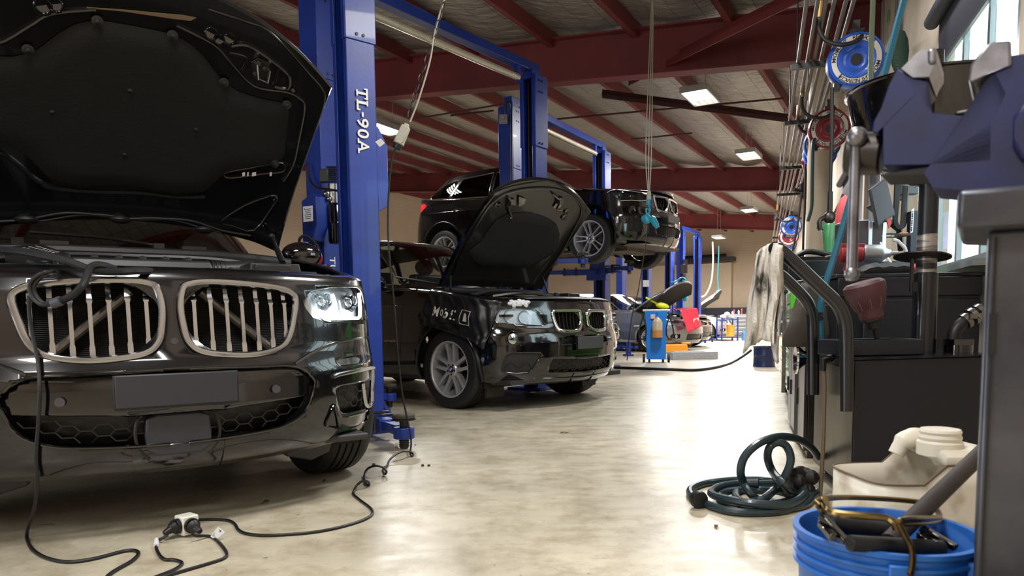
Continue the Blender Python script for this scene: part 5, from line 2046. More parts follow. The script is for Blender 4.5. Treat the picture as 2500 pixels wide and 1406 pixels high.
# ---------------------------------------------------------------- cars further down the hall
SILV = mat('silver_paint', (148, 152, 160), .25, .7, coat=.8)
WHT = mat('white_paint', (222, 224, 226), .2, coat=1)
GREYD = mat('dark_saloon_paint', (24, 26, 32), .15, coat=1)
def farcar(label, pose, paint, dims, hoodang=None, tall=0, wheelbase=2.78, hoodmat=None):
    P = dict(xc=-.05, n=5, c=.36, xcr=-wheelbase - .3,
             xf=[(.18, .68), (.25, .74), (.4, .80), (.55, .80), (.7, .74), (.8, .68)],
             w=[(.18, .78), (.3, .87), (.5, .90), (.7, .89), (.95, .85)],
             xr=[(.2, -wheelbase - .8), (.5, -wheelbase - .95), (1.0, -wheelbase - .85)],
             zb=[(-3.4, .26), (-.5, .22), (.5, .20), (.85, .19)],
             zt=[(-3.7, .98 + tall), (-2, .94 + tall), (-.6, .92 + tall), (-.1, .86 + tall), (.3, .80 + tall), (.6, .74 + tall), (.82, .72 + tall)])
    C = begin('car', label, pose, P)
    bm = C.bm
    kp = [(.03, .60), (.03, .68), (.28, .69), (.33, .66), (.30, .60), (.25, .58)]
    sides(C, cut(bm, fpoly(kp)), 'grille', GRM, -.02)
    for s in (1, -1):
        b = B(C.M)
        b.tube(on(C, kp, .004, s), .011, 6, 3, True)
        part(C, b, 'kidney_frame', CHROME)
    lp_ = [(-.12, .28), (.40, .28), (.42, .42), (-.12, .42)]
    sides(C, cut(bm, fpoly(lp_)), 'lower_intake', GRM, -.03)
    hp = [(.42, .60), (.40, .68), (.62, .72), (.82, .745), (.84, .70), (.80, .64), (.6, .60)]
    lens = cut(bm, fpoly(hp, -.1))
    sides(C, lens.copy(), 'lamp_housing', MATS['lamp_housing_pale'], -.05, .97)
    sides(C, lens, 'headlamp_lens', LENS)
    fp = [(.58, .32), (.60, .42), (.76, .42), (.78, .36), (.74, .32)]
    sides(C, cut(bm, fpoly(fp, -.1)), 'fog_recess', GRM, -.03, .98)
    for s in (1, -1):
        X = sxf(C, s * .67, .37)
        b = B(C.M)
        b.lathe([(.04, .0), (.042, .01), (.03, .012), (0, .012)], (X - .01, s * .67, .37), (1, s * .3, 0), 14, False)
        part(C, b, 'fog_lamp', REFL)
    arches(C, [(0, .32), (-wheelbase, .32)], .355)
    G = dict(wb=-.62, wt=-1.45, rb=-wheelbase - .75, rt=-wheelbase - .2, hwb=.74, hwt=.56, roof=[(-3.4, 1.36 + tall), (-2.2, 1.44 + tall), (-1.4, 1.42 + tall)], ws=[(-.1, 1.0 + tall), (.64, 1.0 + tall), (.51, 1.37 + tall), (-.1, 1.39 + tall)], n=4.5)
    greenhouse(C, G, [('front_side_glass', [(-.95, 1.0 + tall), (-1.46, 1.34 + tall), (-1.85, 1.37 + tall), (-1.85, 1.0 + tall)]), ('rear_side_glass', [(-1.92, 1.0 + tall), (-1.92, 1.37 + tall), (-2.7, 1.33 + tall), (-2.9, 1.03 + tall)])], paint, glass('clear_car_glass', (200, 205, 203)), 50, 10)
    for s in (1, -1):
        sideline(C, [(-.6, .9 + tall), (-.6, .6), (-.64, .28)], .005, 'door_gap', LINER, s)
        sideline(C, [(-1.85, .9 + tall), (-1.85, .6), (-1.83, .28)], .005, 'door_gap', LINER, s)
        b = B(C.M)
        b.box((-.33, s * .905, .62), (.14, .012, .022))
        part(C, b, 'side_repeater', LTR)
    link(bm, 'body', paint, C.root, solid=.01, loc=True)
    b = B(C.M)
    b.box((-wheelbase / 2, 0, .24), (wheelbase + .9, 1.4, .04))
    part(C, b, 'underbody_tray', LINER)
    for x in (0, -wheelbase):
        for s in (1, -1):
            wheelset(C, x, s * .76, .32, .21, .225, dict(rot=.3 + s, spread=1.2, wide=2.8), 0, badge=False)
    H = dict(wr=.70, wf=.72, xh=-.6, rc=.05, xe=.34, xf=.70, p=2.4, zh=.97 + tall, zf=.80 + tall, zo=.97 + tall)
    hd = hood(C, H, hoodang or 0, hoodmat or paint, mat('bonnet_underside_felt', (58, 56, 56), .8), 20, 16, .035)
    if hoodang:
        b = B(C.M)
        b.box((.05, 0, .70), (1.1, 1.4, .02))
        part(C, b, 'bay_floor', LINER)
        b = B(C.M)
        b.box((-.05, 0, .80), (.6, .55, .12), top=.85)
        part(C, b, 'engine_cover', BAY, bev=.02)
        for k in range(7):
            b = B(C.M)
            b.box((-.3 + .12 * k, -.55 + .17 * ((k * 5) % 7), .84 + .01 * (k % 3)), (.09, .12, .06))
            part(C, b, 'engine_part', (DSTEEL, STEEL, BLK, mat('dull_red', (140, 60, 56), .5))[k % 4], bev=.01)
        for s in (1, -1):
            a, e = V((-.2, s * .66, .86)), C.T @ hoodsurf(C, H, s * .9, .45, .04)
            b = B(C.M)
            b.cyl(a, e, .011, seg=8)
            part(C, b, 'gas_strut', BLK, hd)
    return C
C4 = farcar('grey estate car with its bonnet propped and a red cloth on the wing', (3.80, 17.35, 50), SILV, 0, 38)
n = C4.hn
b = B(C4.M)
c = C4.T @ hoodsurf(C4, C4.H, -.55, .35, .035)
M_ = Mx.Translation(c + n * .02) @ frame((0, 0, 0), C4.T.to_3x3() @ V((1, 0, 0)), (0, 1, 0))
b.box((0, 0, 0), (.34, .3, .03), M_)
b.box((.2, .05, 0), (.12, .14, .025), M_)
part(C4, b, 'bonnet_pocket', mat('grey_felt', (104, 106, 112), .8), C4.hood, bev=.02)
C5 = farcar('dark saloon tucked in just beyond the grey estate car', (4.75, 19.9, 50), GREYD, 0)
C6 = farcar('white car at the end of the row with its pale bonnet raised', (7.15, 25.7, 66), WHT, 0, 46)
C7 = farcar('dark car parked behind the raised car, seen between the lift posts', (1.5, 15.5, 50), GREYD, 0, None, .16)
# red cloth on the wing of the grey car
rows = []
tl, tr, bl, br = (1660, 757), (1702, 753), (1680, 813), (1712, 797)
for j in range(13):
    v = j / 12
    r = []
    for i in range(11):
        u = i / 10
        x = (tl[0] * (1 - u) + tr[0] * u) * (1 - v) + (bl[0] * (1 - u) + br[0] * u) * v
        y = (tl[1] * (1 - u) + tr[1] * u) * (1 - v) + (bl[1] * (1 - u) + br[1] * u) * v
        r.append(at(x, y, 16.28 + .22 * u - .1 * v + .03 * sin(u * 14) * v))
    rows.append(r)
rows.insert(0, [p + V((-.2, .35, .02)) for p in rows[0]])
b = B()
b.grid(rows)
rc = b.obj('wing_cloth', mat('red_vinyl', (220, 56, 78), .35), None, solid=.006, label='bright red vinyl cloth hanging over the nose of the grey estate car', cat='cloth')
b = B()
for k in range(5):
    c = rows[8][6].lerp(rows[8][9], k / 4) + V((0, -.015, 0))
    b.box(c, (.02, .004, .08 + .02 * (k % 2)))
b.obj('faded_print', LTR, rc)
b = B(Mx.Translation(at(1617, 747, 16.9)) @ Mx.Rotation(rad(12), 4, 'Y'))
b.ball((0, 0, 0), (.17, .08, .08), 14)
b.cyl((-.14, 0, .03), (-.42, .05, .12), .025, seg=10)
b.obj('work_lamp', mat('hi_vis_yellow', (214, 224, 40), .4), None, label='bright yellow work lamp lying in the engine bay of the grey estate', cat='lamp')
# blue drain trolley with hanging bottle
T0 = onz(1602, 884)
M_ = Mx.Translation((T0.x, T0.y, 0)) @ Mx.Rotation(rad(-12), 4, 'Z')
tr_ = thing('service_trolley', 'bright blue service trolley with a bottle of amber fluid hung on it', 'trolley', M_)
BRB = mat('bright_blue_plastic', (10, 118, 214), .4)
b = B(M_)
b.prism([(-.165, 0), (.17, 0), (.175, .72), (.2, .84), (.19, .86), (-.19, .86), (-.2, .84), (-.17, .72)], .34, Mx.Translation((0, .17, .06)) @ Mx.Rotation(rad(90), 4, 'X'))
cb = b.obj('cabinet', BRB, tr_, bev=.02)
b = B(M_)
b.cyl((-.24, -.1, .93), (.24, -.1, .93), .02, seg=10)
for s in (-1, 1):
    b.cyl((s * .19, -.1, .85), (s * .19, -.1, .93), .016, seg=8)
b.obj('handle_bar', WHITE, tr_)
b = B(M_)
b.box((-.06, -.185, .82), (.08, .02, .08))
b.obj('gauge_panel', mat('gauge_panel', (220, 190, 180), .5), cb, bev=.005)
for s in (-1, 1):
    b = B(M_)
    b.cyl((s * .2, .0, .075), (s * .24, .0, .075), .075, seg=20)
    b.obj('wheel', RUB, tr_)
    b = B(M_)
    b.cyl((s * .12, -.15, .0), (s * .12, -.15, .06), .02, seg=8)
    b.obj('foot', BLK, tr_)
b = B(M_)
b.lathe([(0, 0), (.085, .0), (.09, .02), (.09, .26), (.06, .32), (.02, .35), (.02, .37)], (.02, -.27, .45), (0, 0, 1), 16)
bo = b.obj('hanging_bottle', mat('cloudy_plastic', (216, 196, 168), .3, trans=.3), tr_)
b = B(M_)
b.lathe([(0, .0), (.092, .0), (.092, .13), (0, .13)], (.02, -.27, .452), (0, 0, 1), 16)
b.obj('amber_fluid', mat('amber_fluid', (190, 130, 70), .3), bo)
b = B(M_)
b.cyl((.02, -.27, .8), (.02, -.16, .9), .006, seg=6)
b.obj('bottle_hook', STEEL, bo)
for s, m in ((-1, RUB), (1, RUB)):
    b = B(M_)
    b.tube([(s * .2, -.12, .9), (s * .27, -.16, .7), (s * .3, -.16, .5), (s * .24, -.18, .42), (s * .18, -.18, .5), (s * .19, -.16, .7), (s * .26, -.12, .88)], .013, 8, 6)
    b.obj('looped_hose', m, tr_)
# lift ramp on the floor, orange tub, small floor items
Pm = onz(1690, 876)
b = B(Mx.Translation((Pm.x, Pm.y, 0)) @ Mx.Rotation(rad(6), 4, 'Z'))
b.box((0, 0, .07), (.9, .35, .14))
b.box((-.1, 0, .145), (.6, .28, .02))
for x in (-.3, 0, .3):
    b.box((x, -.178, .07), (.06, .01, .05))
b.obj('floor_ramp', mat('galvanised_grey', (176, 180, 188), .45, .3), None, bev=.01, label='pale grey flat steel ramp on the floor behind the blue trolley', cat='ramp')
b = B(Mx.Translation((*onz(1648, 862).xy, .0)))
b.box((0, 0, .1), (.55, .3, .2), top=.9)
b.box((.25, 0, .22), (.2, .12, .05))
b.obj('orange_block', mat('orange_plastic', (232, 150, 24), .5), None, bev=.02, label='orange rubber block on the floor under the grey estate car', cat='block')
b = B(Mx.Translation((*onz(1546, 853).xy, 0)))
b.box((0, 0, .08), (.36, .3, .16), top=.96)
b.box((0, 0, .17), (.38, .32, .03))
b.obj('yellow_tub', mat('yellow_tub', (216, 160, 20), .5), None, bev=.02, label='yellow tub on the floor behind the nose of the black SUV', cat='tub')
# far tool chest, blue parts cart with its orange drum and white bundle
Q = onz(1806, 826)
Q = at(1812, 822, 28.0)
M_ = Mx.Translation((Q.x, Q.y, 0)) @ Mx.Rotation(rad(20), 4, 'Z')
r = thing('tool_chest', 'grey steel drawer chest far away against the navy wall', 'tool chest', M_)
GST = mat('grey_chest_steel', (142, 148, 158), .4, .4)
b = B(M_)
b.box((0, .3, .52), (.72, .5, .82))
b.obj('body', GST, r, bev=.01)
for k in range(5):
    b = B(M_)
    z = .2 + k * .15
    b.box((0, .04, z), (.66, .03, .13))
    d = b.obj('drawer', GST, r, bev=.006)
    b = B(M_)
    b.box((0, .015, z + .04), (.6, .03, .02))
    b.obj('drawer_handle', WHITE, d)
for x in (-.28, .28):
    b = B(M_)
    b.cyl((x - .02, .15, .06), (x + .02, .15, .06), .06, seg=12)
    b.obj('caster', RUB, r)
for k in range(6):
    b = B(M_)
    x = -.28 + k * .11
    h = (.12, .2, .1, .16, .24, .14)[k]
    b.lathe([(.035, 0), (.035, h * .7), (.015, h * .8), (.015, h), (0, h)], (x, .25 + .05 * (k % 2), .932), (0, 0, 1), 10)
    b.obj('spray_can', (WHITE, mat('dull_red', (140, 60, 56), .5), BLK)[k % 3], None, label='small can in the row on top of the grey drawer chest', cat='can', group='cans on the grey chest')
Q = at(1775, 824, 24.5)
M_ = Mx.Translation((Q.x, Q.y, 0)) @ Mx.Rotation(rad(10), 4, 'Z')
r = thing('parts_cart', 'blue steel parts cart beside the nose of the white car', 'cart', M_)
b = B(M_)
for z in (.12, .72):
    b.box((0, 0, z), (.62, .42, .04))
b.obj('shelf', BLUE, r, bev=.005)
for x in (-.29, .29):
    for y in (-.19, .19):
        b = B(M_)
        b.box((x, y, .4), (.04, .04, .8))
        b.obj('leg', BLUE, r)
b = B(M_)
b.lathe([(0, 0), (.15, 0), (.15, .02), (.13, .06), (.13, .36), (.15, .4), (0, .4)], (.1, -.05, .145), (0, 0, 1), 18)
b.obj('orange_drum', mat('orange_drum', (236, 150, 40), .5), None, label='orange drum standing on the lower shelf of the blue cart', cat='drum')
b = B(M_)
for x, y, z, q in ((-.15, 0, .82, .12), (.03, .05, .84, .13), (-.05, -.08, .92, .1), (.18, 0, .80, .08)):
    b.ball((x, y, z), (q, q, q * .7), 10)
b.obj('white_bundle', WHITE, None, label='white bundle heaped on top of the blue parts cart', cat='bundle')
b = B(M_)
b.lathe([(0, 0), (.12, 0), (.12, .28), (.05, .36), (.05, .4), (0, .4)], (.62, -.1, 0), (0, 0, 1), 14)
b.obj('water_bottle', mat('pale_blue_plastic', (96, 160, 225), .3, trans=.3), None, label='pale blue plastic bottle on the floor beside the blue cart', cat='bottle')
# long black hose along the floor
pts = [onz(1500, 897, .02)] + [onz(x, y, .02) for x, y in ((1560, 899), (1640, 902), (1700, 903), (1750, 896), (1785, 886))]
pts.append(at(1812, 871, pts[-1].y + .15))
pts.append(at(1834, 855, pts[-1].y + .05))
b = B()
b.tube(pts, .02, 8, 8)
b.obj('floor_hose', RUB, None, label='thin black hose stretched across the floor past the blue trolley', cat='hose')
Q = onz(1865, 895)
M_ = Mx.Translation((Q.x, Q.y, 0))
r = thing('oil_drum', 'small navy blue drum on the floor beneath the hanging rag', 'drum', M_)
DBL = mat('navy_drum', (18, 42, 92), .4, coat=.2, noise=(4, .3, .7), c2=(12, 28, 66))
b = B(M_)
b.lathe([(0, 0), (.165, 0), (.17, .01), (.165, .02), (.16, .17), (.165, .18), (.16, .19), (.16, .3), (.168, .31), (.168, .325), (.15, .325), (.15, .31), (0, .31)], (0, 0, 0), (0, 0, 1), 28)
b.obj('drum_body', DBL, r)
b = B(M_)
b.tube([(.12, -.12, .3), (.1, -.19, .2), (.08, -.19, .06)], .006, 6, 4)
b.obj('wire_handle', STEEL, r)
# ---------------------------------------------------------------- pipes, brackets and hose reels along the window wall
GALV = mat('galvanised_pipe', (118, 108, 104), .5, .3)
for k, L in enumerate((.27, .35, .405, .465, .545, .60)):
    b = B()
    b.cyl(wl(2.6, L, 3.1 + .012 * (k % 2)), wl(30, L - .05, 3.1 + .012 * (k % 2)), .017, seg=10)
    b.obj('ceiling_pipe', GALV, None, label='slim grey pipe of the bundle running along the window wall', cat='pipe', group='pipes along the window wall')
for t, ln in ((5.5, .82), (7.2, .8), (9.2, .3), (11.9, .6), (14.4, .85), (18, .6), (22, .6)):
    b = B(frame(wl(t, .2, 3.055), DW, AW))
    b.box((ln / 2, 0, 0), (ln, .045, .045))
    b.box((ln / 2, .022, .022), (ln, .045, .004))
    for q in (.05, ln - .05):
        b.cyl((q, 0, 0), (q, 0, .9), .006, seg=6)
    b.obj('pipe_bracket', BLK, None, label='black bracket bar hanging under the pipes by the window wall', cat='bracket', group='brackets under the pipes')
RBL = mat('reel_blue', (26, 80, 182), .4, coat=.25)
RRD = mat('reel_red', (122, 18, 34), .35, coat=.4)
RING = mat('reel_ring', (196, 190, 182), .5)
def reel(px, py, Y, r, m, lab, inlet=1, text=1):
    c = at(px, py, Y)
    ax = V((-AW.x, -AW.y, -.12)).normalized()
    M = frame(c, ax.cross(UP) * -1, z=ax)
    x = V((0, 0, 1)).cross(ax).normalized()
    y = ax.cross(x)
    M = Mx(((x.x, y.x, ax.x, c.x), (x.y, y.y, ax.y, c.y), (x.z, y.z, ax.z, c.z), (0, 0, 0, 1)))
    R_ = thing('hose_reel', lab, 'hose reel', M, 'hose reels on the window wall')
    b = B(M)
    b.lathe([(0, -.16), (r * .92, -.16), (r, -.13), (r, -.10), (r * .96, -.095), (r * 1.0, -.09), (r, -.06), (r * .96, -.055), (r, -.05), (r * .99, -.01), (r * .94, .02), (r * .87, .03), (r * .86, .024), (r * .66, .024), (r * .65, .034), (r * .5, .03), (r * .45, .022), (r * .36, .03), (r * .3, .022), (r * .22, .022), (r * .21, .028), (0, .028)], (0, 0, 0), (0, 0, 1), 44)
    cs = b.obj('casing', m, R_)
    b = B(M)
    for a0 in (.04, pi / 2 * 0 + pi / 2 + .04, pi + .04, 1.5 * pi + .04):
        b.lathe([(r * .67, .0262), (r * .85, .0262), (r * .85, .029), (r * .67, .029), (r * .67, .0262)], (0, 0, 0), (0, 0, 1), 14, False, a0, a0 + pi / 2 - .08)
    ring = b.obj('label_ring', RING, cs)
    if text:
        b = B(M)
        for word, a in (('MACNAUGHT', 2.95), ('RETRACTA', 1.62 - 0.0), ('MACNAUGHT', 6.05 - .18), ('RETRACTA', 4.75)):
            n = len(word)
            for i, chx in enumerate(word):
                t = a - (i - (n - 1) / 2) * .125 - .35
                rr = r * .76
                T = Mx.Rotation(t, 4, 'Z') @ Mx.Translation((rr, 0, .0305)) @ Mx.Rotation(-pi / 2, 4, 'Z')
                b.text(chx, r * .2, T, .008)
        b.obj('reel_lettering', BLK, ring)
    b = B(M)
    b.cyl((0, 0, .0), (0, 0, .033), r * .2, seg=22)
    b.obj('hub', BLK, cs)
    b = B(M)
    b.box((0, r * 1.0, -.08), (r * .5, r * .22, .12))
    b.box((0, r * 1.2, -.08), (.05, r * .5, .05))
    b.obj('wall_bracket', BLK, R_)
    b = B(M)
    b.box((-r * .62, -r * .86, -.04), (r * .22, r * .3, .1))
    b.obj('hose_outlet', BLK, cs, bev=.004)
    if inlet:
        b = B(M)
        b.tube([(r * .25, r * .95, -.02), (0, r * .62, .06), (-r * .5, r * .5, .09), (-r * 1.05, r * .72, .07), (-r * 1.3, r * 1.15, .05), (-r * 1.32, r * 1.6, .05)], .017, 8, 8)
        b.obj('inlet_hose', RUB, R_)
        b = B(M)
        b.cyl((-r * 1.32, r * 1.6, .05), (-r * 1.3, r * 2.15, .05), .022, seg=8)
        b.obj('brass_fitting', mat('brass', (170, 140, 84), .35, .9), R_)
    return M
r1 = reel(2090, 146, 5.8, .212, RBL, 'nearest blue hose reel on the window wall, ring lettering clearly readable')
r2 = reel(2025, 314, 7.6, .208, RRD, 'dark red hose reel hanging just past the nearest blue one')
reel(2008, 350, 8.6, .21, RBL, 'blue hose reel half hidden directly behind the dark red reel')
reel(2003, 372, 9.4, .21, RBL, 'lower blue hose reel behind the dark red one, only its bottom showing', 0, 0)
reel(1997, 392, 10.2, .21, RRD, 'red hose reel peeping out lowest behind the two blue reels', 0, 0)
reel(1932, 553, 14.6, .21, RBL, 'small far blue hose reel above the rag on the handle')
reel(1926, 577, 15.6, .21, RRD, 'far red hose reel mostly hidden under the small blue one', 0, 0)
reel(1922, 596, 16.6, .21, RBL, 'farthest blue hose reel peeping below the far red one', 0, 0)
def hang(name, lab, cat, pts, r, m, sm=4, **k):
    b = B()
    b.tube(pts, r, 8, sm)
    return b.obj(name, m, None, label=lab, cat=cat, **k)
def hgun(lab, pts, r, px, py, Y, green=1):
    root = thing('hose_gun', lab, 'hose', pts[0])
    b = B()
    b.tube(pts, r, 8, 4)
    b.obj('hose', RUB, root)
    q = pts[-1]
    b = B()
    b.cyl(q, q - V((0, 0, .17)), .02, seg=10)
    b.cyl(q + V((0, 0, .05)), q, .013, seg=10)
    g = b.obj('swivel', BLK, root)
    q = q - V((0, 0, .2))
    b = B()
    b.ball(q, (.05, .04, .05), 12)
    b.tube([q + V((-.04, 0, 0)), q + V((-.09, -.02, -.03)), q + V((-.08, -.02, -.1))], .018, 8, 4)
    b.tube([q + V((.03, 0, .02)), q + V((.08, 0, .12)), q + V((.1, 0, .18))], .008, 6)
    b.obj('gun_body', DSTEEL, root)
    if green:
        b = B()
        GRN = mat('green_plastic', (64, 132, 84), .35, trans=.2)
        b.lathe([(.05, 0), (.06, -.02), (.045, -.14), (.03, -.3), (.02, -.42)], q - V((0, 0, .05)), (.12, 0, -1) if False else (0, 0, 1), 14, True)
        b.box(q + V((-.05, 0, -.08)), (.09, .03, .02))
        b.obj('green_guard', GRN, root)
hgun('black hose with a green-guarded oil gun hanging from the nearest blue reel', [at(2031, 214, 5.7), at(2031, 330, 5.7), at(2028, 420, 5.7), at(2027, 468, 5.7)], .015, 2020, 520, 5.7)
hang('reel_hose', 'dark green hose hanging straight down from the dark red reel', 'hose', [at(1990, 340, 7.62), at(1985, 352, 7.45), at(1983, 440, 7.4), at(1982, 500, 7.4), at(1976, 528, 7.4), at(1972, 540, 7.4)], .017, mat('dark_green_hose', (22, 52, 52), .5))
hang('reel_hose', 'black hose hanging slanted in front of the small far blue reel', 'hose', [at(1957, 470, 11), at(1950, 530, 11), at(1940, 590, 11), at(1928, 640, 11)], .016, RUB)
hang('reel_hose', 'black hose hanging vertically beside the cream column', 'hose', [at(1966, 400, 9.6), at(1965, 500, 9.6), at(1962, 560, 9.6), at(1960, 640, 9.6)], .016, RUB)
b = B()
q = at(1958, 466, 10.4)
b.tube([q + V((-.12, 0, .02)), q, q + V((.1, 0, .03)), q + V((.05, 0, -.1))], .03, 8, 4)
b.box(q + V((.02, 0, .05)), (.1, .08, .1))
b.obj('valve_cluster', DSTEEL, None, label='dark steel valve under the red reel beside the pipes', cat='valve')
# blue hose and thin striped hose hanging near the bowl
BHO = mat('petrol_blue_hose', (36, 104, 130), .3, coat=.3)
hang('air_hose', 'petrol blue hose slanting from the roof down behind the tank handles', 'hose', [at(2240, -110, 3.55), at(2205, 5, 3.55), at(2150, 220, 3.52), at(2095, 420, 3.5), at(2040, 615, 3.5), at(2010, 712, 3.5), at(2003, 770, 3.52), at(2004, 870, 3.55)], .0165, BHO)
hang('air_hose', 'thin olive striped hose hanging vertically across the nearest blue reel', 'hose', [at(2133, -90, 3.7), at(2131, 10, 3.7), at(2127, 120, 3.7), at(2125, 235, 3.7), at(2124, 420, 3.75)], .013, mat('olive_hose', (92, 104, 78), .35))
b = B()
q = onp(2192, 80, wl(0, 1.12), DW)
b.box(q, (.05, .04, .36))
b.cyl(q + V((.06, 0, -.2)), q + V((.06, 0, .35)), .022, seg=10)
b.cyl(q + V((-.02, 0, .18)), q + V((-.02, 0, .6)), .014, seg=8)
rg = b.obj('air_regulator', mat('grey_fitting', (132, 134, 132), .4, .5), None, label='grey air filter and regulator fixed beside the nearest blue reel', cat='regulator')
b = B()
q = at(2197, 128, 5.2)
b.ball(q, (.06, .05, .16), 12)
b.obj('green_glove', mat('green_mesh_fabric', (40, 66, 52), .8, wave=(60, 'DIAGONAL', .5)), None, label='dark green gripper glove hanging beside the air regulator', cat='glove')
b = B()
q = onp(2169, 42, wl(0, 1.14), DW)
b.box((0, 0, 0), (.09, .012, .11), frame(q, AW, -DW))
sg = b.obj('green_sign', mat('exit_green', (120, 168, 110), .6), None, label='small pale green sign on the window wall near the roof', cat='sign')
# ---------------------------------------------------------------- end of the bench against the window wall
b0 = at(2042, 740, 3.72)
BM = Mx.Translation((b0.x, b0.y, 0)) @ Mx.Rotation(rad(-4), 4, 'Z')
BT = .985
r = thing('work_bench', 'charcoal steel bench end with a recessed door behind the tank', 'bench', BM)
b = B(BM)
W = .72
b.box((W / 2, .32, BT / 2), (W, .64, BT - .03))
b.box((W / 2, -.004, BT - .06), (W, .02, .1))
b.obj('carcass', CHAR, r, bev=.006)
b = B(BM)
b.box((W / 2 + .005, .32, BT), (W + .03, .66, .02))
b.obj('bench_top', mat('worn_bench_top', (74, 76, 82), .3, .6, noise=(6, .35, .7), c2=(36, 38, 44)), r, bev=.004)
for x0, x1 in ((.13, .475), (.485, W - .01)):
    b = B(BM)
    b.box(((x0 + x1) / 2, -.012, .45), (x1 - x0, .02, .82))
    b.obj('door', CHAR, r, bev=.005)
b = B(BM)
b.box((W / 2 + .18, .6, BT + .06), (.4, .02, .11))
b.obj('upstand', CHAR, r)
def onb(px, py, h=0.0):
    return onz(px, py, BT + .012 + h)
# things on the bench
def bx(px, d, y=.35, z=0):            # point on the bench top: image column, distance behind the front edge
    p = at(px, 660, b0.y + y)
    return V((p.x, p.y, BT + .011 + z))
q = bx(2112, 0, .27)
M_ = Mx.Translation(q + V((-.02, 0, .126))) @ Mx.Rotation(rad(-4), 4, 'Z')
r = thing('impact_wrench', 'red and silver impact wrench lying on the bench top', 'power tool', M_)
IRED = mat('tool_red', (140, 40, 40), .4)
b = B(M_)
b.lathe([(.03, -.13), (.045, -.12), (.048, -.02), (.044, .0)], (0, 0, 0), (1, 0, 0), 18)
b.box((-.06, 0, .03), (.13, .06, .05))
b.tube([(-.06, 0, -.03), (-.075, 0, -.1)], .026, 10)
mb = b.obj('motor_body', IRED, r, bev=.004)
b = B(M_)
b.lathe([(.046, 0), (.05, .01), (.05, .09), (.043, .11), (.024, .135), (.022, .15), (.013, .15), (.013, .19), (0, .19)], (0, 0, 0), (1, 0, 0), 20)
b.obj('gear_housing', mat('cast_silver', (168, 172, 176), .35, .8), r)
b = B(M_)
b.tube([(.02, 0, -.06), (.03, 0, -.085), (.015, 0, -.1)], .008, 6, 3)
b.obj('trigger', IRED, r)
b = B(M_)
b.cyl((-.2, 0, -.02), (-.13, 0, -.005), .012, seg=10)
b.obj('air_inlet', STEEL, r)
b = B(M_)
b.box((-.075, 0, -.11), (.07, .05, .012))
b.obj('grip_base', BLK, r)
q = bx(2165, 0, .1)
b = B(Mx.Translation(q) @ Mx.Rotation(rad(-2), 4, 'Z'))
rows = []
for i in range(13):
    x = -.16 + .27 * i / 12
    h = .052 - .03 * (i < 2) + .006 * sin(i * 2.1) + .012 * i / 12
    rows.append([(x, -.06, .001), (x, -.055, h * .6), (x, -.02, h), (x, .04, h * .95), (x, .07, .001)])
b.grid(rows)
pc = b.obj('tool_pouch', mat('black_canvas', (24, 24, 27), .6, bump=(40, .3)), None, solid=.004, label='black fabric tool roll with a red end lying on the bench edge', cat='pouch')
b = B(Mx.Translation(q) @ Mx.Rotation(rad(-4), 4, 'Z'))
rows = [[(x, -.05, .001), (x, -.045, h * .7), (x, 0, h), (x, .05, h * .8), (x, .06, .001)] for x, h in ((.115, .05), (.15, .048), (.2, .046), (.205, .052))]
b.grid(rows)
b.obj('red_lining', mat('faded_red_cloth', (196, 78, 80), .7), pc, solid=.004)
SPK = mat('dark_cherry_wood', (52, 24, 28), .5, noise=((4, 4, 30), .3, .7), c2=(34, 16, 20))
SILF = mat('silver_edge', (188, 196, 204), .3, .6)
for px0, px1, pt_, dz, lab in ((2072, 2118, 540, 0, 'dark cherry speaker box with silver edge nearest the hanging hose'), (2123, 2152, 543, 0, 'narrower dark cherry speaker box standing beside the monitor')):
    A, D = at(px0, 640, 4.35), at(px1, 640, 4.35)
    top = at(px0, pt_, 4.35).z
    r = thing('speaker_box', lab, 'speaker', (A.x, A.y, BT + .011))
    b = B()
    w = D.x - A.x
    b.box(((A.x + D.x) / 2, A.y + .1, (top + BT + .012) / 2), (w, .2, top - BT - .012))
    b.obj('cabinet', SPK, r, bev=.003)
    b = B()
    b.box((D.x + .012, A.y + .1, (top + BT + .012) / 2), (.024, .205, top - BT - .012))
    b.box(((A.x + D.x) / 2, A.y + .1, top + .004), (w, .2, .008))
    b.obj('silver_trim', SILF, r, bev=.003)
# monitor on an arm, with hanging cables
Pm = [at(2124, 462, 4.3), at(2164, 432, 4.3), at(2186, 524, 4.3), at(2143, 555, 4.3)]
r = thing('monitor', 'tilted dark grey monitor mounted above the bench', 'monitor', Pm[3])
b = B()
nn = (Pm[1] - Pm[0]).cross(Pm[3] - Pm[0]).normalized()
if nn.y < 0:
    nn = -nn
b.solid(Pm, nn * .03)
b.obj('casing', mat('monitor_grey', (58, 58, 66), .5), r, bev=.004)
b = B()
cen_ = sum(Pm, V()) / 4
b.solid([cen_ + (p - cen_) * .9 - nn * .002 for p in Pm], nn * .003)
b.obj('screen', mat('monitor_back_panel', (66, 66, 76), .35), r)
b = B()
b.tube([cen_ + nn * .03, cen_ + nn * .15, at(2195, 560, 4.55), at(2200, 610, 4.6)], .02, 8)
b.obj('monitor_arm', BLK, r)
b = B()
b.solid([at(2165, 535, 4.28), at(2175, 532, 4.28), at(2177, 545, 4.28), at(2170, 558, 4.28)], (0, .006, 0))
b.obj('red_tag', MATS['faded_red_cloth'], r)
b = B()
for dx in (0, 7, 16):
    b.tube([at(2188 + dx * .4, 450, 4.5), at(2186 + dx * .3, 500, 4.48), at(2184 + dx * .2, 540, 4.47), at(2192 + dx * .3, 556, 4.47), at(2202 + dx * .4, 545, 4.48), at(2206 + dx * .4, 490, 4.5), at(2208 + dx * .5, 440, 4.5)], .012, 6, 6)
b.obj('cable_bundle', BLK, None, label='looped black cables hanging between the monitor and the steel tube', cat='cable')
b = B()
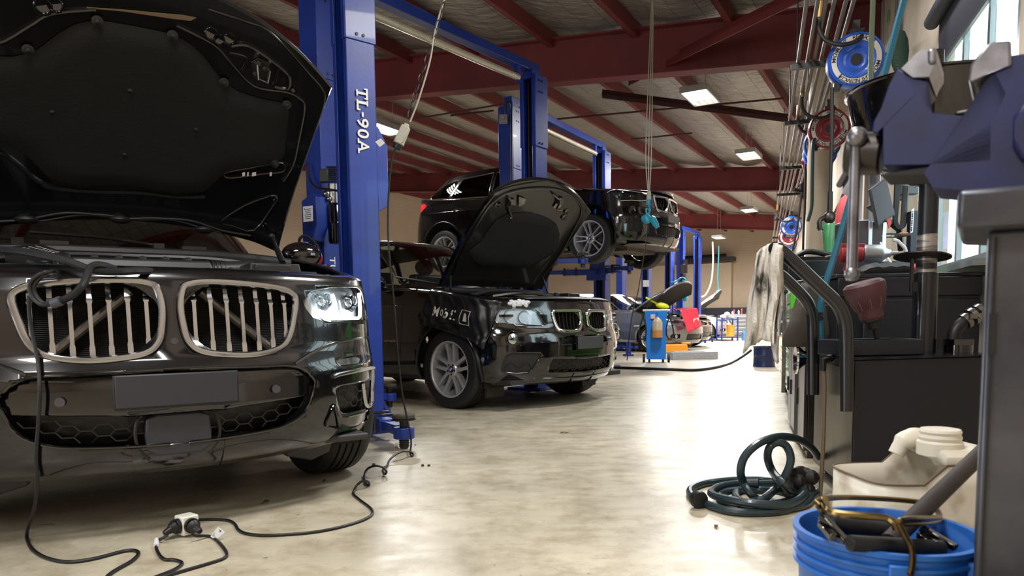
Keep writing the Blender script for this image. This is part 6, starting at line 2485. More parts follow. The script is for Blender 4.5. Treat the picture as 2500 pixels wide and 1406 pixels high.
b.box(at(2218, 462, 4.6), (.1, .06, .07))
b.box(at(2207, 450, 4.6), (.03, .05, .2))
b.obj('diagnostic_unit', mat('slate_plastic', (66, 76, 84), .5), None, bev=.006, label='slate grey box on the wall above the looped cables', cat='device')
# navy panel with long label, shelf bracket with strap lettering
b = B()
b.solid([at(2226, 515, 4.45), at(2244, 514, 4.45), at(2240, 640, 4.45), at(2222, 640, 4.45)], (0, .05, 0))
npn = b.obj('navy_panel', NAVY, None, label='navy board with a tall printed label beside the steel tube', cat='board')
b = B()
b.solid([at(2226, 512, 4.43), at(2232, 508, 4.43), at(2229, 566, 4.43), at(2223, 570, 4.43)], (0, .004, 0))
lb = b.obj('printed_label', LABEL, npn)
b = B()
for k in range(9):
    q = at(2228 - k * .35, 517 + k * 5.6, 4.425)
    b.box(q, (.008, .002, .006 + .004 * (k % 3)))
b.obj('label_print', INK, lb)
b = B()
b.box(at(2172, 575, 4.42), (.2, .12, .014))
b.box(at(2110, 575, 4.6), (.3, .12, .014))
sh = b.obj('wall_shelf', BLK, None, label='thin black shelf with white web address under the monitor', cat='shelf')
b = B()
q = at(2166, 575, 4.35)
b.fit('nch.com.au', Mx(((1, 0, 0, q.x), (0, 0, -1, q.y), (0, 1, 0, q.z), (0, 0, 0, 1))), .085, .014, .01)
b.obj('lettering', LTR, sh)
b = B()
b.tube([at(2180, 585, 4.36), at(2192, 588, 4.36), at(2210, 606, 4.36), at(2212, 615, 4.36)], .01, 6)
b.obj('shelf_bracket', mat('pale_bracket', (206, 198, 200), .5), sh)
b = B()
b.cyl(at(2196, 570, 4.33), at(2216, 569, 4.33), .006, seg=8)
b.obj('screwdriver', mat('amber_handle', (170, 104, 60), .4), None, label='small amber-handled screwdriver lying on the thin black shelf', cat='screwdriver')
b = B()
b.tube([at(2150, 592, 4.2), at(2162, 620, 4.15), at(2176, 642, 4.1)], .006, 6, 4)
b.obj('white_lead', WHITE, None, label='white lead running from the speaker boxes to the tool roll', cat='cable')
b = B()
b.ball(at(2062, 540, 4.7), (.06, .05, .17), 12)
b.obj('red_cloth', MATS['faded_red_cloth'], None, label='faded red cloth hanging behind the speaker boxes', cat='cloth')
# ---------------------------------------------------------------- low cabinets along the aisle
SSB = mat('brushed_brown_steel', (92, 80, 74), .32, .75, noise=((3, 3, 1), .3, .7), c2=(60, 52, 50))
cM = frame((1.52, 3.62, 0), V((.5, 1.55, 0)), V((-1.55, .5, 0)))
r = thing('storage_cabinet', 'brushed steel low cabinet with two plain doors facing the aisle', 'cabinet', cM)
b = B(cM)
b.box((.93, -.095, .42), (1.34, .15, .84))
b.obj('carcass', DSTEEL, r, bev=.004)
for x0, x1 in ((.26, .72), (.74, 1.32), (1.34, 1.6)):
    b = B(cM)
    b.box(((x0 + x1) / 2, -.01, .44), (x1 - x0, .02, .8))
    d = b.obj('door', SSB, r, bev=.003)
    b = B(cM)
    b.box((x1 - .02, .004, .3), (.02, .012, .1))
    b.obj('hinge', BLK, d)
b = B()
q = at(2027, 760, 4.05)
PBM = Mx.Translation((q.x, q.y, 0)) @ Mx.Rotation(rad(-6), 4, 'Z')
r = thing('parts_rack', 'rack of small drawers with pink and white labels behind the tank handles', 'rack', PBM)
b = B(PBM)
b.box((0, .15, .66), (.17, .28, .56))
b.obj('frame', DSTEEL, r)
PNK = mat('pink_label', (214, 160, 164), .5)
for k in range(5):
    b = B(PBM)
    z = .45 + k * .1
    b.box((0, 0, z), (.15, .03, .085))
    d = b.obj('drawer', mat('clear_drawer', (150, 142, 146), .2), r, bev=.004)
    for j in range(3):
        b = B(PBM)
        b.box((-.05 + j * .05, -.018, z), (.042, .004, .05 - .012 * (j % 2)))
        b.obj('drawer_label', (PNK, LABEL, LABEL)[(k + j) % 3], d)
# green roll cabinet
GRN2 = mat('bright_green_paint', (72, 172, 38), .35, coat=.3)
gM = frame(wl(6.1, .2), AW, V((-DW.x, -DW.y, 0)))
r = thing('roller_cabinet', 'bright green tool roller cabinet with pale drawer handles along the aisle', 'tool cabinet', gM)
b = B(gM)
b.box((1.0, -.3, .6), (1.9, .52, .95))
b.obj('carcass', BLK, r, bev=.01)
b = B(gM)
b.box((.03, -.25, .62), (.06, .5, .95))
b.box((1.0, -.3, 1.085), (1.94, .56, .03))
b.obj('side_panel', GRN2, r, bev=.008)
for k in range(7):
    b = B(gM)
    z = .2 + k * .125
    b.box((1.0, -.02, z), (1.8, .04, .11))
    d = b.obj('drawer', GRN2, r, bev=.005)
    b = B(gM)
    b.box((1.0, .01, z + .03), (1.76, .03, .022))
    b.obj('drawer_handle', LTR, d)
b = B(gM)
b.box((.02, .04, .62), (.05, .03, .9))
b.obj('corner_post', STEEL, r, bev=.004)
for x in (.2, 1.8):
    b = B(gM)
    b.cyl((x, -.02, .07), (x, -.08, .07), .07, seg=14)
    b.obj('caster', RUB, r)
b = B(gM)
b.tube([(.0, .03, .98), (-.12, .1, .98), (-.12, .1, .94)], .015, 8)
b.obj('side_handle', DSTEEL, r)
b = B()
q = at(1966, 668, 5.0)
b.box(q, (.36, .3, .16))
b.box(q + V((0, 0, .09)), (.3, .2, .04))
b.tube([q + V((-.15, -.1, .08)), q + V((-.05, -.12, .14)), q + V((.1, -.12, .12)), q + V((.2, -.12, .1))], .02, 8, 4)
b.obj('black_tool_case', BLK, None, bev=.01, label='black tool case standing on the cabinets behind the tank handle', cat='tool case')
b = B()
q = at(1964, 690, 4.9)
b.lathe([(.075, -.02), (.08, 0), (.06, .03), (.02, .06), (.012, .12)], q, (.6, .5, .5), 18, True)
b.obj('red_funnel', MATS['red_plastic'], None, label='red funnel seen between the two tank handles', cat='funnel')
b = B()
KHA = mat('khaki_canvas', (88, 82, 70), .8, noise=(5, .35, .7), c2=(62, 58, 50), bump=(30, .4))
rows = []
for k in range(11):
    v = k / 10
    p = at(1984 - 22 * v ** .8, 690 + 155 * v, 3.62)
    w = .045 + .075 * v - .03 * max(0, v - .85) / .15
    rows.append([p + V((w * cos(a) * (1 + .12 * sin(3 * a + v * 4)), w * .7 * sin(a) * (1 + .1 * sin(5 * a)), 0)) for a in [2 * pi * i / 20 for i in range(20)]])
b.grid(rows, True)
kb = b.obj('canvas_bag', KHA, None, solid=.004, label='khaki canvas bag hanging behind the nearer tank handle', cat='bag')
b = B()
q = at(1996, 768, 3.5)
b.fit('ls', Mx(((1, 0, 0, q.x), (0, 0, -1, q.y), (0, 1, 0, q.z), (0, 0, 0, 1))), .06, .06, .02)
b.obj('bag_lettering', BLK, kb)
b = B()
q = at(1951, 874, 3.62)
b.lathe([(0, .02), (.025, .02), (.04, .0), (.065, -.02), (.08, -.02), (.082, -.012), (.065, -.008), (.04, .02), (.03, .04), (.03, .06), (.036, .06), (.036, .08), (0, .08)], q + DW * .0, (.95, -.22, 0), 26)
b.obj('chrome_dish', CHROME, None, label='polished steel dish on the cabinet door beside the tank handle', cat='dish')
# ---------------------------------------------------------------- waste oil tank
P1_, P2_, P3_ = V((1.39, 2.87, 0)), V((1.505, 3.5, 0)), V((2.06, 3.03, 0))
P4_ = P2_ + P3_ - P1_
TZ = .6
GUN = mat('tank_charcoal', (14, 20, 36), .42, coat=.1, noise=((2, 2, 2), .3, .75), c2=(15, 18, 26), bump=((14, 14, 60), .06))
r = thing('waste_oil_drainer', 'charcoal waste oil tank with tubular handles, tall tube and black bowl', 'oil drainer', (P1_.x, P1_.y, 0))
b = B()
b.solid([P1_ + UP * .05, P3_ + UP * .05, P4_ + UP * .05, P2_ + UP * .05], UP * (TZ - .05))
tk = b.obj('tank', GUN, r, bev=.006)
sd = (P2_ - P1_).normalized()
fn = V((-sd.y, sd.x, 0))
b = B()
b.solid([P1_ + fn * .002 + UP * .06, P2_ + fn * .002 + UP * .06, P2_ + fn * .002 + UP * (TZ - .04), P1_ + fn * .002 + UP * (TZ - .04)], fn * .003)
b.obj('side_sheet', mat('stained_stainless', (112, 106, 96), .28, .8, noise=((4, 4, 1.2), .35, .62), c2=(48, 44, 42)), tk)
b = B()
b.solid([P1_ + V((-.006, -.01, TZ)), P3_ + V((0, -.01, TZ)), P4_ + UP * TZ, P2_ + V((-.006, 0, TZ))], UP * .008)
b.obj('tank_lid', mat('oily_lid', (60, 64, 72), .18, .6, noise=(7, .4, .65), c2=(30, 32, 38)), tk)
HB = mat('handle_black', (14, 16, 22), .28, coat=.4)
b = B()
h1 = [at(x, y, 2.84) for x, y in ((2067, 1003), (2067, 900), (2066, 815), (2060, 775), (2044, 742), (2010, 708), (1960, 660), (1925, 628), (1905, 613), (1893, 606))]
h2 = [at(x, y, 3.32) for x, y in ((1889, 664), (1899, 668), (1912, 676), (1940, 702), (1966, 730), (1978, 752), (1984, 780), (1985, 830), (1985, 963))]
b.tube(catmull(h1, 6) + catmull(h2, 6), .027, 14)
b.obj('push_handle', HB, r, sharp=50)
# tray and soft drainer cone
tc = at(2122, 862, 3.1)
TM = Mx.Translation((tc.x + .0, tc.y, TZ + .01)) @ Mx.Rotation(rad(10), 4, 'Z')
b = B(TM)
for x, y, w, d in ((0, -.1, .36, .008), (0, .1, .36, .008), (-.18, 0, .008, .2), (.18, 0, .008, .2)):
    b.box((x, y, .033), (w, d, .066))
b.box((0, 0, .006), (.36, .2, .01))
tr_ = b.obj('drip_tray', CHAR, r, bev=.003)
FM = Mx.Translation(at(2143, 830, 3.1)) @ Mx.Rotation(rad(-16), 4, 'Y')
b = B(FM)
b.lathe([(.012, -.03), (.012, .05), (.03, .055), (.03, .085), (.05, .09), (.05, .1)], (0, 0, 0), (0, 0, 1), 20)
b.obj('cone_base', BLK, r)
b = B(FM)
prof = [(.05, .1), (.054, .11), (.052, .13), (.066, .16), (.082, .20), (.086, .225), (.084, .25), (.07, .262), (.03, .266), (0, .266)]
b.lathe(prof, (0, 0, 0), (0, 0, 1), 28)
rc = b.obj('rubber_cone', mat('maroon_rubber', (74, 38, 43), .5, coat=.15), r)
b = B(FM)
for k in range(10):
    a = 2 * pi * k / 10
    b.tube([(q_ * cos(a), q_ * sin(a), z) for q_, z in ((.0835, .225), (.074, .18), (.060, .145))], .0022, 5)
b.obj('cone_rib', mat('maroon_light', (112, 76, 80), .5), rc)
# tube, ring plate, rod and bowl
tb = at(2254, 858, 3.2)
tx, ty = tb.x, tb.y
t1, t2 = at(2259, 668, 3.2).z, at(2264, 300, 3.2).z
b = B()
b.cyl((tx, ty, TZ), (tx, ty, t1), .05, seg=28)
tu = b.obj('outer_tube', HB, r)
b = B()
b.cyl((tx, ty, t1 - .02), (tx, ty, t2 + .3), .041, seg=28)
b.obj('sliding_tube', mat('painted_tube', (46, 48, 52), .3, .5), tu)
b = B()
zt_, zb_ = at(2264, 572, 3.2).z, t1 + .005
b.cyl((tx, ty, zb_), (tx, ty, zt_), .0418, seg=28)
b.obj('worn_band', mat('scraped_paint', (170, 164, 158), .35, .6, noise=((5, 5, 40), .42, .56), c2=(58, 56, 58)), tu)
b = B(Mx.Translation((tx, ty, at(2264, 630, 3.2).z)) @ Mx.Rotation(rad(-6), 4, 'X') @ Mx.Rotation(rad(6), 4, 'Y'))
b.lathe([(.045, 0), (.115, 0), (.115, .006), (.045, .006)], (-.02, 0, 0), (0, 0, 1), 36)
b.obj('ring_plate', DSTEEL, tu)
b = B()
b.cyl(at(2227, 632, 3.16), at(2224, 712, 3.16), .009, seg=8)
b.box(at(2231, 700, 3.16), (.02, .02, .04))
b.obj('locking_rod', HB, tu)
bz = at(2235, 452, 3.2).z
rz = at(2235, 222, 3.2).z
BOWL = mat('bowl_black', (12, 12, 14), .12, coat=1)
b = B(Mx.Translation((tx - .01, ty, 0)))
dz = rz - bz
b.lathe([(.0, bz), (.06, bz), (.12, bz + .02), (.2, bz + dz * .2), (.27, bz + dz * .45), (.31, bz + dz * .75), (.33, bz + dz), (.342, bz + dz + .004), (.342, bz + dz + .012), (.328, bz + dz + .008), (.305, bz + dz * .75), (.26, bz + dz * .45), (.18, bz + dz * .22), (0, bz + .03)], (0, 0, 0), (0, 0, 1), 56)
b.obj('drain_bowl', BOWL, r)
# filler cap with camlock elbow
cp = at(2338, 862, 3.15)
b = B()
b.cyl((cp.x, cp.y, TZ), (cp.x, cp.y, TZ + .045), .058, seg=26)
b.cyl((cp.x, cp.y, TZ + .045), (cp.x, cp.y, TZ + .07), .062, seg=8)
cap = b.obj('filler_cap', BLKG, r)
b = B()
e0 = V((cp.x - .02, cp.y, TZ + .06))
e = [e0, at(2330, 812, 3.15), at(2345, 792, 3.15), at(2372, 772, 3.15), at(2400, 754, 3.15)]
b.tube(e, .028, 12, 4)
el = b.obj('hose_elbow', BLK, cap)
b = B()
d_ = (e[4] - e[2]).normalized()
for f, w in ((.15, .036), (.45, .04), (.75, .036)):
    q = e[2].lerp(e[4], f)
    b.cyl(q, q + d_ * .02, w, seg=14)
b.box(e[3] + V((0, -.04, .0)), (.07, .012, .02))
b.tube([e[3] + V((.0, -.045, 0)), e[3] + V((.02, -.055, -.015)), e[3] + V((.035, -.05, 0)), e[3] + V((.02, -.045, .012))], .004, 6, 4, True)
b.obj('camlock_coupling', STEEL, cap)
# level gauge hose down the side
b = B()
b.cyl(at(2034, 872, 3.08), at(2008, 882, 3.02), .012, seg=10)
b.cyl(at(2010, 876, 3.02), at(2009, 905, 3.02), .013, seg=10)
b.cyl(at(2028, 874, 3.06), at(2020, 877, 3.05), .018, seg=8)
lg = b.obj('level_fitting', BLK, r)
b = B()
b.tube([at(2010, 900, 3.02), at(2013, 935, 3.02), at(2012, 1000, 3.02), at(2009, 1100, 3.02), at(2003, 1200, 3.02), at(2001, 1236, 3.02)], .009, 8, 6)
b.obj('level_hose', mat('amber_clear_hose', (104, 88, 68), .25), lg)
for p in (P1_ + V((.08, .08, 0)), P2_ + V((.06, -.06, 0)), P3_ + V((-.08, .06, 0))):
    b = B()
    b.cyl(p + V((0, -.015, .035)), p + V((0, .015, .035)), .035, seg=14)
    b.obj('caster', RUB, r)
# shop rag over the handle
RAG = mat('stained_towel', (220, 214, 204), .95, noise=((10, 10, 5), .36, .48), c2=(70, 62, 56), bump=(90, .6))
def rag(top, bot, Y0, Y1, nm, m, par=None, **k):
    rows = []
    NJ = 26
    for j in range(NJ + 1):
        v = j / NJ
        rw = []
        for i in range(19):
            u = i / 18
            a, d = lp(top, u), lp(bot, u)
            p = a.lerp(d, v)
            y = Y0 + (Y1 - Y0) * u + .035 * sin(u * 13 + v * 2.2) * (.3 + v) + .012 * sin(u * 31 + v * 5)
            edge = (random.random() - .5) * 5 * (j == NJ)
            rw.append(at(p.x + 2.5 * sin(v * 9 + u * 4), p.y + edge, y - .03 * sin(pi * min(1, v * 3)) ))
        rows.append(rw)
    b = B()
    b.grid(rows)
    return b.obj(nm, m, par, solid=.006, sharp=60, **k)
rg_ = rag([(1846, 624), (1858, 607), (1875, 597), (1892, 594), (1912, 601)], [(1815, 862), (1835, 845), (1862, 832), (1880, 832), (1889, 842)], 3.05, 2.78, 'shop_rag', RAG, None, label='long dirty white towel rag hanging over the tank handle', cat='rag')
rag([(1886, 598), (1896, 596), (1904, 600), (1912, 612)], [(1866, 795), (1882, 812), (1897, 888), (1900, 880)], 2.95, 2.82, 'rag_fold', mat('stained_towel_back', (206, 204, 206), .95, noise=((9, 9, 3), .4, .52), c2=(52, 48, 50), bump=(90, .6)), rg_)
# pressure hose lying on the floor
TH = mat('teal_black_hose', (30, 48, 54), .4, coat=.2)
hp_ = []
def fl(x, y, z=.016):
    return onz(x, y, z)
S7, O7 = 2500 / 900, (1600, 1000)
def f7(x, y, z=.016):
    return onz(x / S7 + O7[0], y / S7 + O7[1], z)
def a7(x, y, Y):
    return at(x / S7 + O7[0], y / S7 + O7[1], Y)
pts = [a7(1105, 320, 3.35), a7(1060, 260, 3.25), a7(990, 210, 3.15), a7(900, 185, 3.05), a7(800, 190, 2.98), a7(690, 235, 2.93), a7(605, 320, 2.9), a7(578, 420, 2.9), a7(600, 500, 2.92), f7(650, 575, .05), f7(720, 625), f7(800, 655), f7(900, 668), f7(1000, 650), f7(1050, 600), f7(1010, 530), f7(900, 498), f7(780, 500), f7(660, 510), f7(560, 545), f7(560, 610, .03), f7(680, 655), f7(820, 650)]
b = B()
b.tube(pts, .017, 10, 8)
ho = b.obj('pressure_hose', TH, None, label='dark teal hose coiled on the floor with an upright loop', cat='hose')
pts2 = [f7(820, 640), f7(920, 610), f7(870, 560, .04), f7(720, 545), f7(560, 545, .02), f7(440, 570), f7(470, 620), f7(600, 635), f7(720, 610, .06), a7(800, 550, 2.95), a7(880, 450, 2.96), a7(918, 340, 2.97), a7(890, 250, 2.98), a7(830, 222, 2.98), a7(775, 255, 2.98), a7(762, 330, 2.99), a7(795, 420, 3.0), f7(860, 495, .12), f7(940, 560, .03), f7(1040, 590), f7(1100, 560)]
b = B()
b.tube(pts2, .017, 10, 8)
b.obj('hose_coil', TH, ho)
pts3 = [f7(1080, 570), f7(1000, 625), f7(880, 680), f7(700, 698), f7(520, 690), f7(400, 660), f7(310, 620), f7(250, 590), f7(240, 540), f7(330, 500), f7(500, 478), f7(640, 475), f7(760, 480), f7(900, 500, .04), f7(1000, 540, .04), f7(1000, 590, .04), f7(900, 640, .04), f7(700, 640, .05), f7(500, 610, .05), f7(380, 570, .04), f7(430, 525, .04), f7(560, 500, .04), f7(700, 495, .05)]
b = B()
b.tube(pts3, .017, 10, 8)
b.obj('hose_coil', TH, ho)
q = f7(293, 608, .035)
b = B()
dd_ = (f7(330, 625, .035) - f7(260, 590, .035)).normalized()
b.lathe([(.018, -.02), (.034, -.018), (.038, 0), (.034, .018), (.018, .02)], q, dd_, 12)
b.obj('hose_collar', BLK, ho)
b = B()
q = f7(985, 485, .06)
for k in range(16):
    b.ball(q + V((.03 * sin(k * 2.4), .05 * cos(k * 1.7), .03 * sin(k * 3.3))), .035, 6)
b.obj('grease_clump', mat('black_grease', (22, 18, 16), .6), None, label='dark greasy clump on the floor against the tank', cat='clump')
# ---------------------------------------------------------------- bench vice on its steel stand, close to the camera
VBL = mat('vice_blue', (20, 30, 88), .5, coat=.1, noise=(14, .3, .7), c2=(14, 20, 58))
VST = mat('vice_steel', (150, 150, 156), .35, .8, noise=(22, .3, .7), c2=(104, 102, 106))
YV = 1.12
SV = 2.811
VN = V((.58, .815, 0)).normalized()    # the vice stands turned towards the camera
VP0 = at(2330, 300, YV)
def av(x, y, Y=YV):
    return onp(x / SV + 2050, y / SV, VP0 + VN * (Y - YV), VN)
def vv(x, y, Y=YV):
    return onp(x, y, VP0 + VN * (Y - YV), VN)
def plate(pts, Y, d, nm, m, par, bev=.006):
    b = B()
    b.solid([av(x, y, Y) for x, y in pts], VN * d)
    return b.obj(nm, m, par, bev=bev)
c0 = av(700, 1000)
vr = thing('bench_vice', 'big worn blue bench vice on the steel stand close in front', 'vice', (c0.x, c0.y, c0.z))
mv = plate([(612, 560), (500, 535), (400, 470), (335, 590), (285, 740), (235, 830), (222, 905), (262, 912), (296, 860), (296, 1135), (600, 1130), (1050, 1105), (1060, 790), (800, 792), (640, 772), (582, 730), (560, 665), (566, 615)], YV - .055, .11, 'moving_jaw', VBL, vr, .012)
plate([(498, 395), (560, 345), (655, 322), (662, 335), (662, 430), (622, 500), (614, 528), (500, 532), (420, 470)], YV - .06, .12, 'jaw_block', VST, mv, .008)
plate([(600, 335), (664, 322), (664, 432), (604, 440)], YV - .065, .13, 'jaw_insert', VST, mv, .004)
fx = plate([(1060, 470), (1180, 380), (1330, 360), (1330, 1330), (1050, 1330), (640, 1290), (575, 1180), (620, 1130), (1040, 1105), (1040, 850), (1120, 700), (1145, 640)], YV - .06, .12, 'fixed_jaw', VBL, vr, .014)
plate([(880, 545), (900, 440), (1000, 310), (1055, 284), (1178, 276), (1182, 450), (1060, 465), (960, 540), (905, 565)], YV - .065, .13, 'jaw_block', VST, fx, .008)
plate([(960, 560), (1050, 450), (1150, 470), (1140, 640), (1080, 690), (1000, 660)], YV - .04, .09, 'jaw_throat', VST, fx, .01)
plate([(780, 765), (1080, 700), (1090, 770), (800, 795)], YV - .05, .1, 'slide_bar', DSTEEL, vr, .006)
plate([(270, 1192), (600, 1140), (1000, 1140), (1000, 1180), (280, 1205)], YV - .05, .1, 'lower_slide', BLK, vr, .004)
plate([(1190, 800), (1265, 700), (1330, 690), (1330, 1110), (1250, 1100), (1185, 1000)], YV - .072, .02, 'swivel_boss', VBL, fx, .01)
b = B()
b.cyl(av(50, 1055), av(300, 1055), .034, seg=24)
sc = b.obj('screw_spindle', DSTEEL, vr, bev=.004)
b = B()
t0, t1 = av(112, 930, YV - .03), vv(2079, 684, YV - .03)
b.cyl(t0, t1, .0085, seg=16)
b.ball(av(120, 940, YV - .035), .016, 14)
b.ball(vv(2080, 668, YV - .03), .0125, 14)
b.obj('tommy_bar', VST, sc)
# stand: plate and column
pz = at(2340, 565, 1.05).z
pts = [at(2334, 565, 1.02), at(2620, 540, .96), at(2620, 500, 1.32), at(2350, 520, 1.26)]
pts = [V((p.x, p.y, pz)) for p in pts]
SPL = mat('grey_blue_steel', (98, 100, 108), .35, .65, noise=(4, .35, .65), c2=(58, 60, 70))
b = B()
b.solid(pts, (0, 0, .055))
pr = thing('vice_stand', 'tall grey steel box stand with a slot carrying the blue vice', 'stand', V((at(2450, 700, 1.1).x, 1.1, 0)))
b.obj('top_plate', SPL, pr, bev=.008)
q0 = at(2398, 900, 1.05)
CM_ = Mx.Translation((q0.x, q0.y, 0)) @ Mx.Rotation(rad(-33.2), 4, 'Z')
b = B(CM_)
b.box((.09, .1, pz / 2), (.18, .2, pz))
co = b.obj('column', SPL, pr, bev=.006)
b = B(CM_)
b.box((.12, .12, .01), (.36, .36, .02))
b.obj('base_plate', SPL, pr, bev=.004)
zs_ = at(2408, 815, 1.05).z
b = B(CM_)
b.box((.010, -.002, pz / 2), (.003, .006, pz - .02))
b.box((.010, -.004, zs_), (.009, .008, .06))
b.obj('slot', BLK, co)
# ---------------------------------------------------------------- blue bucket with press frame and pole
bc = at(2160, 1290, 1.25)
BKM = Mx.Translation((bc.x, bc.y, 0))
bz_ = bc.z
BUB = mat('bucket_blue', (40, 108, 192), .42, noise=(6, .3, .7), c2=(28, 88, 168))
r = thing('bucket', 'round blue plastic bucket with a ribbed rim at the front', 'bucket', BKM)
b = B(BKM)
R0 = .154
pf = [(0, .0), (R0 * .80, 0), (R0 * .84, .01), (R0 * .93, bz_ - .07)]
for k in range(3):
    z = bz_ - .066 + k * .018
    pf += [(R0 * .95, z), (R0 * .99, z + .001), (R0 * .99, z + .006), (R0 * .95, z + .007)]
pf += [(R0 * .965, bz_ - .012), (R0, bz_ - .008), (R0 * 1.0, bz_), (R0 * .93, bz_), (R0 * .91, bz_ - .012), (R0 * .78, .015), (0, .015)]
b.lathe(pf, (0, 0, 0), (0, 0, 1), 72)
bk = b.obj('pail', BUB, r, sharp=40)
for a in (-1.9, -1.0, .1):
    b = B(BKM @ Mx.Rotation(a, 4, 'Z'))
    b.box((R0 * .985, 0, bz_ - .042), (.012, .035, .05))
    lug = b.obj('lug', BUB, bk, bev=.003)
    b = B(BKM @ Mx.Rotation(a, 4, 'Z'))
    b.cyl((R0 * .98 + .008, 0, bz_ - .04), (R0 * .98 + .012, 0, bz_ - .04), .007, seg=12)
    b.obj('rivet', mat('rusty_rivet', (96, 72, 56), .6, .4), lug)
b = B(BKM @ Mx.Rotation(-1.35, 4, 'Z'))
for z in range(5):
    b.cyl((R0 * .99, 0, bz_ - .14 + z * .012), (R0 * .99, 0, bz_ - .134 + z * .012), .011, seg=10)
b.box((R0 * .97, 0, bz_ - .1), (.01, .03, .1))
b.obj('handle_clip', BUB, bk)
b = B(BKM)
b.solid([(-.1475 * .93, -.03, bz_ - .10), (-.144 * .93, -.012, bz_ - .22), (-.13 * .93, -.06, bz_ - .22)], (-.004, -.002, 0))
b.obj('yellow_sticker', mat('yellow_sticker', (222, 178, 50), .5), bk)
BRS = mat('tarnished_brass', (150, 130, 84), .28, .95, noise=(12, .3, .7), c2=(96, 78, 50))
def ab(x, y, Y):
    return at(x / S7 + O7[0], y / S7 + O7[1], Y)
r2_ = thing('mop_press', 'brass wire press frame with black rollers sitting in the blue bucket', 'mop press', BKM @ Mx.Translation((0, 0, bz_)))
b = B()
b.tube([ab(1150, 700, 1.2), ab(1110, 660, 1.2), ab(1105, 615, 1.2), ab(1180, 600, 1.3), ab(1300, 595, 1.36), ab(1500, 602, 1.38), ab(1750, 622, 1.38), ab(1860, 650, 1.36), ab(1915, 690, 1.33), ab(1925, 740, 1.28), ab(1870, 762, 1.22), ab(1740, 770, 1.16), ab(1670, 775, 1.13)], .0055, 8, 5)
b.tube([ab(1145, 605, 1.2), ab(1170, 660, 1.18), ab(1220, 700, 1.16), ab(1400, 720, 1.14), ab(1560, 735, 1.13), ab(1620, 770, 1.12), ab(1635, 810, 1.12)], .0065, 8, 5)
b.tube([ab(1640, 800, 1.12), ab(1650, 760, 1.12), ab(1700, 745, 1.13), ab(1830, 740, 1.18), ab(1925, 735, 1.27)], .0055, 8, 5)
b.obj('wire_frame', BRS, r2_)
b = B()
b.tube([ab(1650, 770, 1.115), ab(1690, 850, 1.11), ab(1735, 930, 1.1), ab(1745, 1000, 1.095), ab(1738, 1080, 1.09), ab(1725, 1125, 1.085)], .008, 8, 5, sx=.5)
b.obj('bucket_bail', BRS, r2_)
for (p, q, rr) in (((1180, 770), (1640, 830), .017), ((1320, 905), (1940, 940), .0135)):
    b = B()
    b.cyl(ab(*p, 1.24 if rr > .015 else 1.13), ab(*q, 1.26 if rr > .015 else 1.16), rr, seg=16)
    b.obj('roller', RUB, r2_)
for p, q in (((1125, 715), (1290, 895)), ((1120, 770), (1210, 870)), ((1800, 800), (2040, 940)), ((1790, 850), (1900, 920))):
    b = B()
    A, D = ab(*p, 1.2), ab(*q, 1.15)
    MM = frame(A, D - A)
    b = B(MM)
    ln = (D - A).length
    b.box((ln / 2, 0, 0), (ln, .012, .012))
    b.obj('press_arm', BLKG, r2_, bev=.002)
b = B()
b.cyl(ab(1585, 900, 1.2), ab(2330, 180, 1.52), .0165, seg=18)
b.obj('broom_pole', mat('dark_brown_pole', (50, 38, 35), .7, noise=((8, 8, 8), .3, .7), c2=(32, 25, 23)), None, label='dark brown round pole leaning out of the blue bucket', cat='pole')
# ---------------------------------------------------------------- cut-open plastic drum behind the bucket
JC = mat('milky_plastic', (222, 215, 198), .4, trans=.15, noise=(7, .30, .46), c2=(150, 128, 100))
JM = Mx.Translation((at(2232, 1300, 1.72).x, 1.74, 0)) @ Mx.Rotation(rad(3), 4, 'Z')
r = thing('oil_container', 'dirty milky plastic oil container with its side cut open', 'container', JM)
ZC = at(2100, 1160, 1.72).z
ZTOP = at(2290, 1085, 1.72).z
b = B(JM)
def rr_(w, d, n=40, p=5):
    o = []
    for i in range(n):
        a = 2 * pi * i / n
        c, s = cos(a), sin(a)
        o.append((w * math.copysign(abs(c) ** (2 / p), c), d * math.copysign(abs(s) ** (2 / p), s)))
    return o
prof = rr_(.158, .13, 96)
def edge(x, y):                        # height of the slanted cut along the container
    d = x - (-.008 + .25 * y)
    return ZC if d < 0 else ZC + (ZTOP - .03 - ZC) * min(1, d / .012)
rows = []
for k in range(9):
    rows.append([(x, y, .002 + (edge(x, y) - .002) * k / 8) for x, y in prof])
b.grid(rows, True)
b.obj('shell', JC, r, solid=.004, sharp=50)
b = B(JM)
b.prism(prof, .006)
b.obj('floor', JC, r)
b = B(JM)
sh_ = [(x, y) for x, y in prof if x > -.002 + .25 * y]
k0 = next(i for i in range(len(sh_)) if (V(sh_[i]) - V(sh_[i - 1])).length > .1)
sh_ = sh_[k0:] + sh_[:k0]
top = []
for f, z in ((1, ZTOP - .031), (.97, ZTOP - .012), (.88, ZTOP - .003), (.5, ZTOP), (.12, ZTOP)):
    top.append([((.075 + (x - .075) * f), y * f, z) for x, y in sh_])
b.grid(top, True)
b.obj('shoulder', JC, r, solid=.004)
b = B(JM)
q = JM.inverted() @ at(2293, 1125, 1.70)
b.lathe([(.05, ZTOP - .02), (.05, ZTOP + .01), (.045, ZTOP + .015), (.047, ZTOP + .022), (.044, ZTOP + .03), (.046, ZTOP + .036), (.043, ZTOP + .042), (.03, ZTOP + .044), (0, ZTOP + .044)], (q.x, q.y, 0), (0, 0, 1), 28)
b.obj('screw_cap', JC, r)
b = B(JM)
qh = [JM.inverted() @ at(x, y, 1.80) for x, y in ((2188, 1108), (2205, 1080), (2235, 1070), (2265, 1080), (2285, 1100), (2300, 1125))]
b.tube(qh, [.02, .026, .028, .027, .024, .02], 12, 4)
b.obj('grab_handle', JC, r)
b = B(JM)
